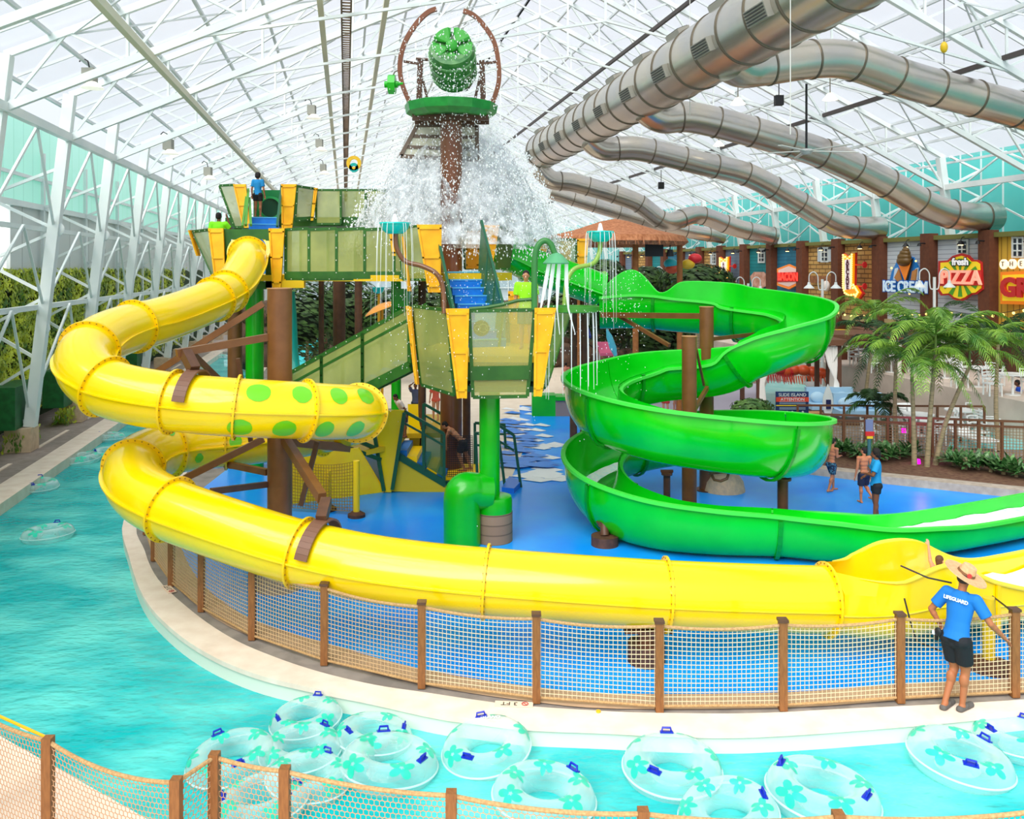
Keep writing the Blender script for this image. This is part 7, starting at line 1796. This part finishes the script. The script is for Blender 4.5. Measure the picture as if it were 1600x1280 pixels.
for k, (px, py, w_, h_, lab) in enumerate(((629, 465, 22, 28, 'square lime green block behind the drip streams'), )):
    c0 = P(px, py, 24); tag(M().box(c0, (w_*24/F, .4, h_*24/F)).obj('green_block', GPOST), lab, 'block')
t = thing('low_wall', 'green topped grey low wall behind the left of the green slide', 'low wall', G(855, 650)); c0 = G(855, 648)
M().box(c0+V((-.15, 0, .4)), (.9, .8, .8)).obj('green_end', GPOST, t); M().box(c0+V((1.3, 0, .3)), (2.0, .8, .62)).obj('grey_wall', mat('wall grey', (140, 124, 120), .8), t); M().box(c0+V((1.3, 0, .68)), (2.0, .9, .14)).obj('green_cap', GPOST, t)
t = thing('far_kiosk', 'yellow and brown kiosk under the shop fronts', 'kiosk', B(23.5, 38, ZF)); M().box(B(23.5, 38, ZF+.6), (1.0, 1.2, 1.2), mm).obj('counter', PB, t); M().box(B(23.5, 38, ZF+1.3), (1.1, 1.3, .12), mm).obj('worktop', YLW, t)
for k, (px, py, c1, lab) in enumerate(((908, 518, (40, 60, 140), 'blue and white stacked towels seen behind the drip streams'), (948, 545, (240, 110, 150), 'pink towel on a far lounger'))):
    c0 = P(px, py, 36); t = thing('lounger', lab, 'lounger', V((c0.x, c0.y, 0))); M().box(c0, (.7, 1.6, .12), rotm('X', 12)).obj('cushion', mat('lounge%d' % k, c1, .7), t)
    for x in (-.3, .3): M().beam((c0.x+x, c0.y, 0), c0+V((x, 0, 0)), .06).obj('leg', WHT, t)
t = thing('surfboard', 'pale blue surfboard leaning by the far loungers', 'surfboard', V((P(956, 0, 34).x, 34, 0))); c0, c1 = P(948, 514, 34), P(962, 556, 34)
M().tube([c0, c0.lerp(c1, .3), c0.lerp(c1, .7), c1], .14, 10, radii=[.2, .9, 1, .5]).obj('board', mat('pale blue board', (90, 200, 226), .4), t)
t = thing('round_float_tube', 'yellow and teal swim rings hung on the roof conduit', 'swim ring', P(553, 255, 40)); m = M(); m.ring(P(553, 255, 40), V((0, 1, 0)), .18, .34, .12, 24); m.obj('yellow_ring', mat('ring yellow', (250, 200, 40), .4), t); M().ring(P(553, 262, 40), V((0, 1, 0)), .08, .22, .12, 20).obj('teal_ring', TL, t)
for o in list(bpy.data.objects):
    if '_h' in o: del o['_h']

# more furniture on the terrace and white curtained cabanas below it
base_ch = [o for o in COL.objects if o.name.startswith('patio_chair') and o.parent is None][0]
base_tb = [o for o in COL.objects if o.name.startswith('patio_table') and o.parent is None][0]
tc_ = [(22.6, 26), (22.9, 28), (23.4, 30.5), (22.5, 32.6), (23.2, 35), (22.8, 37.5), (23.3, 24)]
od = ['nearest', 'second nearest', 'third nearest', 'fourth nearest', 'fifth nearest', 'sixth nearest', 'seventh nearest']
rk = sorted(range(len(tc_)), key=lambda i: tc_[i][1])
for k, (u, v) in enumerate(tc_):
    n_ = od[rk.index(k)]
    dup(base_tb, B(u, v, ZF), 0, 'white round table on the terrace, %s to the camera' % n_, 'white round tables on the terrace')
    for q, (du, dv_) in enumerate(((-.8, 0), (.8, .1), (0, .9))):
        dup(base_ch, B(u+du, v+dv_, ZF), q*2.1, 'white patio chair %s the %s terrace table' % (['on the hall side of', 'on the shop side of', 'beyond'][q], n_), 'white patio chairs on the terrace')
cab = [o for o in COL.objects if o.name.startswith('cabana') and o.parent is None][0]
for k, (px, Yd) in enumerate(((1345, 36), (1420, 38))):
    dup(cab, ((px-800)*Yd/F, Yd, 0), 0, ['second brown cabana with white curtains, behind the left palm', 'third brown cabana with white curtains, behind the middle palm'][k])
m = M()
for k, (u, v) in enumerate(((19.5, 24), (19.8, 27), (19.3, 30), (19.7, 33))):
    t = thing('sun_lounger', 'white sun lounger below the terrace, %s to the camera' % od[k], 'lounger', B(u, v, 0), PSI, 'white sun loungers below the terrace')
    M().box((0, 0, .34), (.65, 1.3, .06)).obj('seat', WP, t, world=False); M().box((0, .85, .55), (.65, .7, .06), rotm('X', 38)).obj('backrest', WP, t, world=False)
    for x in (-.28, .28):
        for y in (-.55, .5): M().beam((x, y, 0), (x, y, .33), .05).obj('leg', WP, t, world=False)
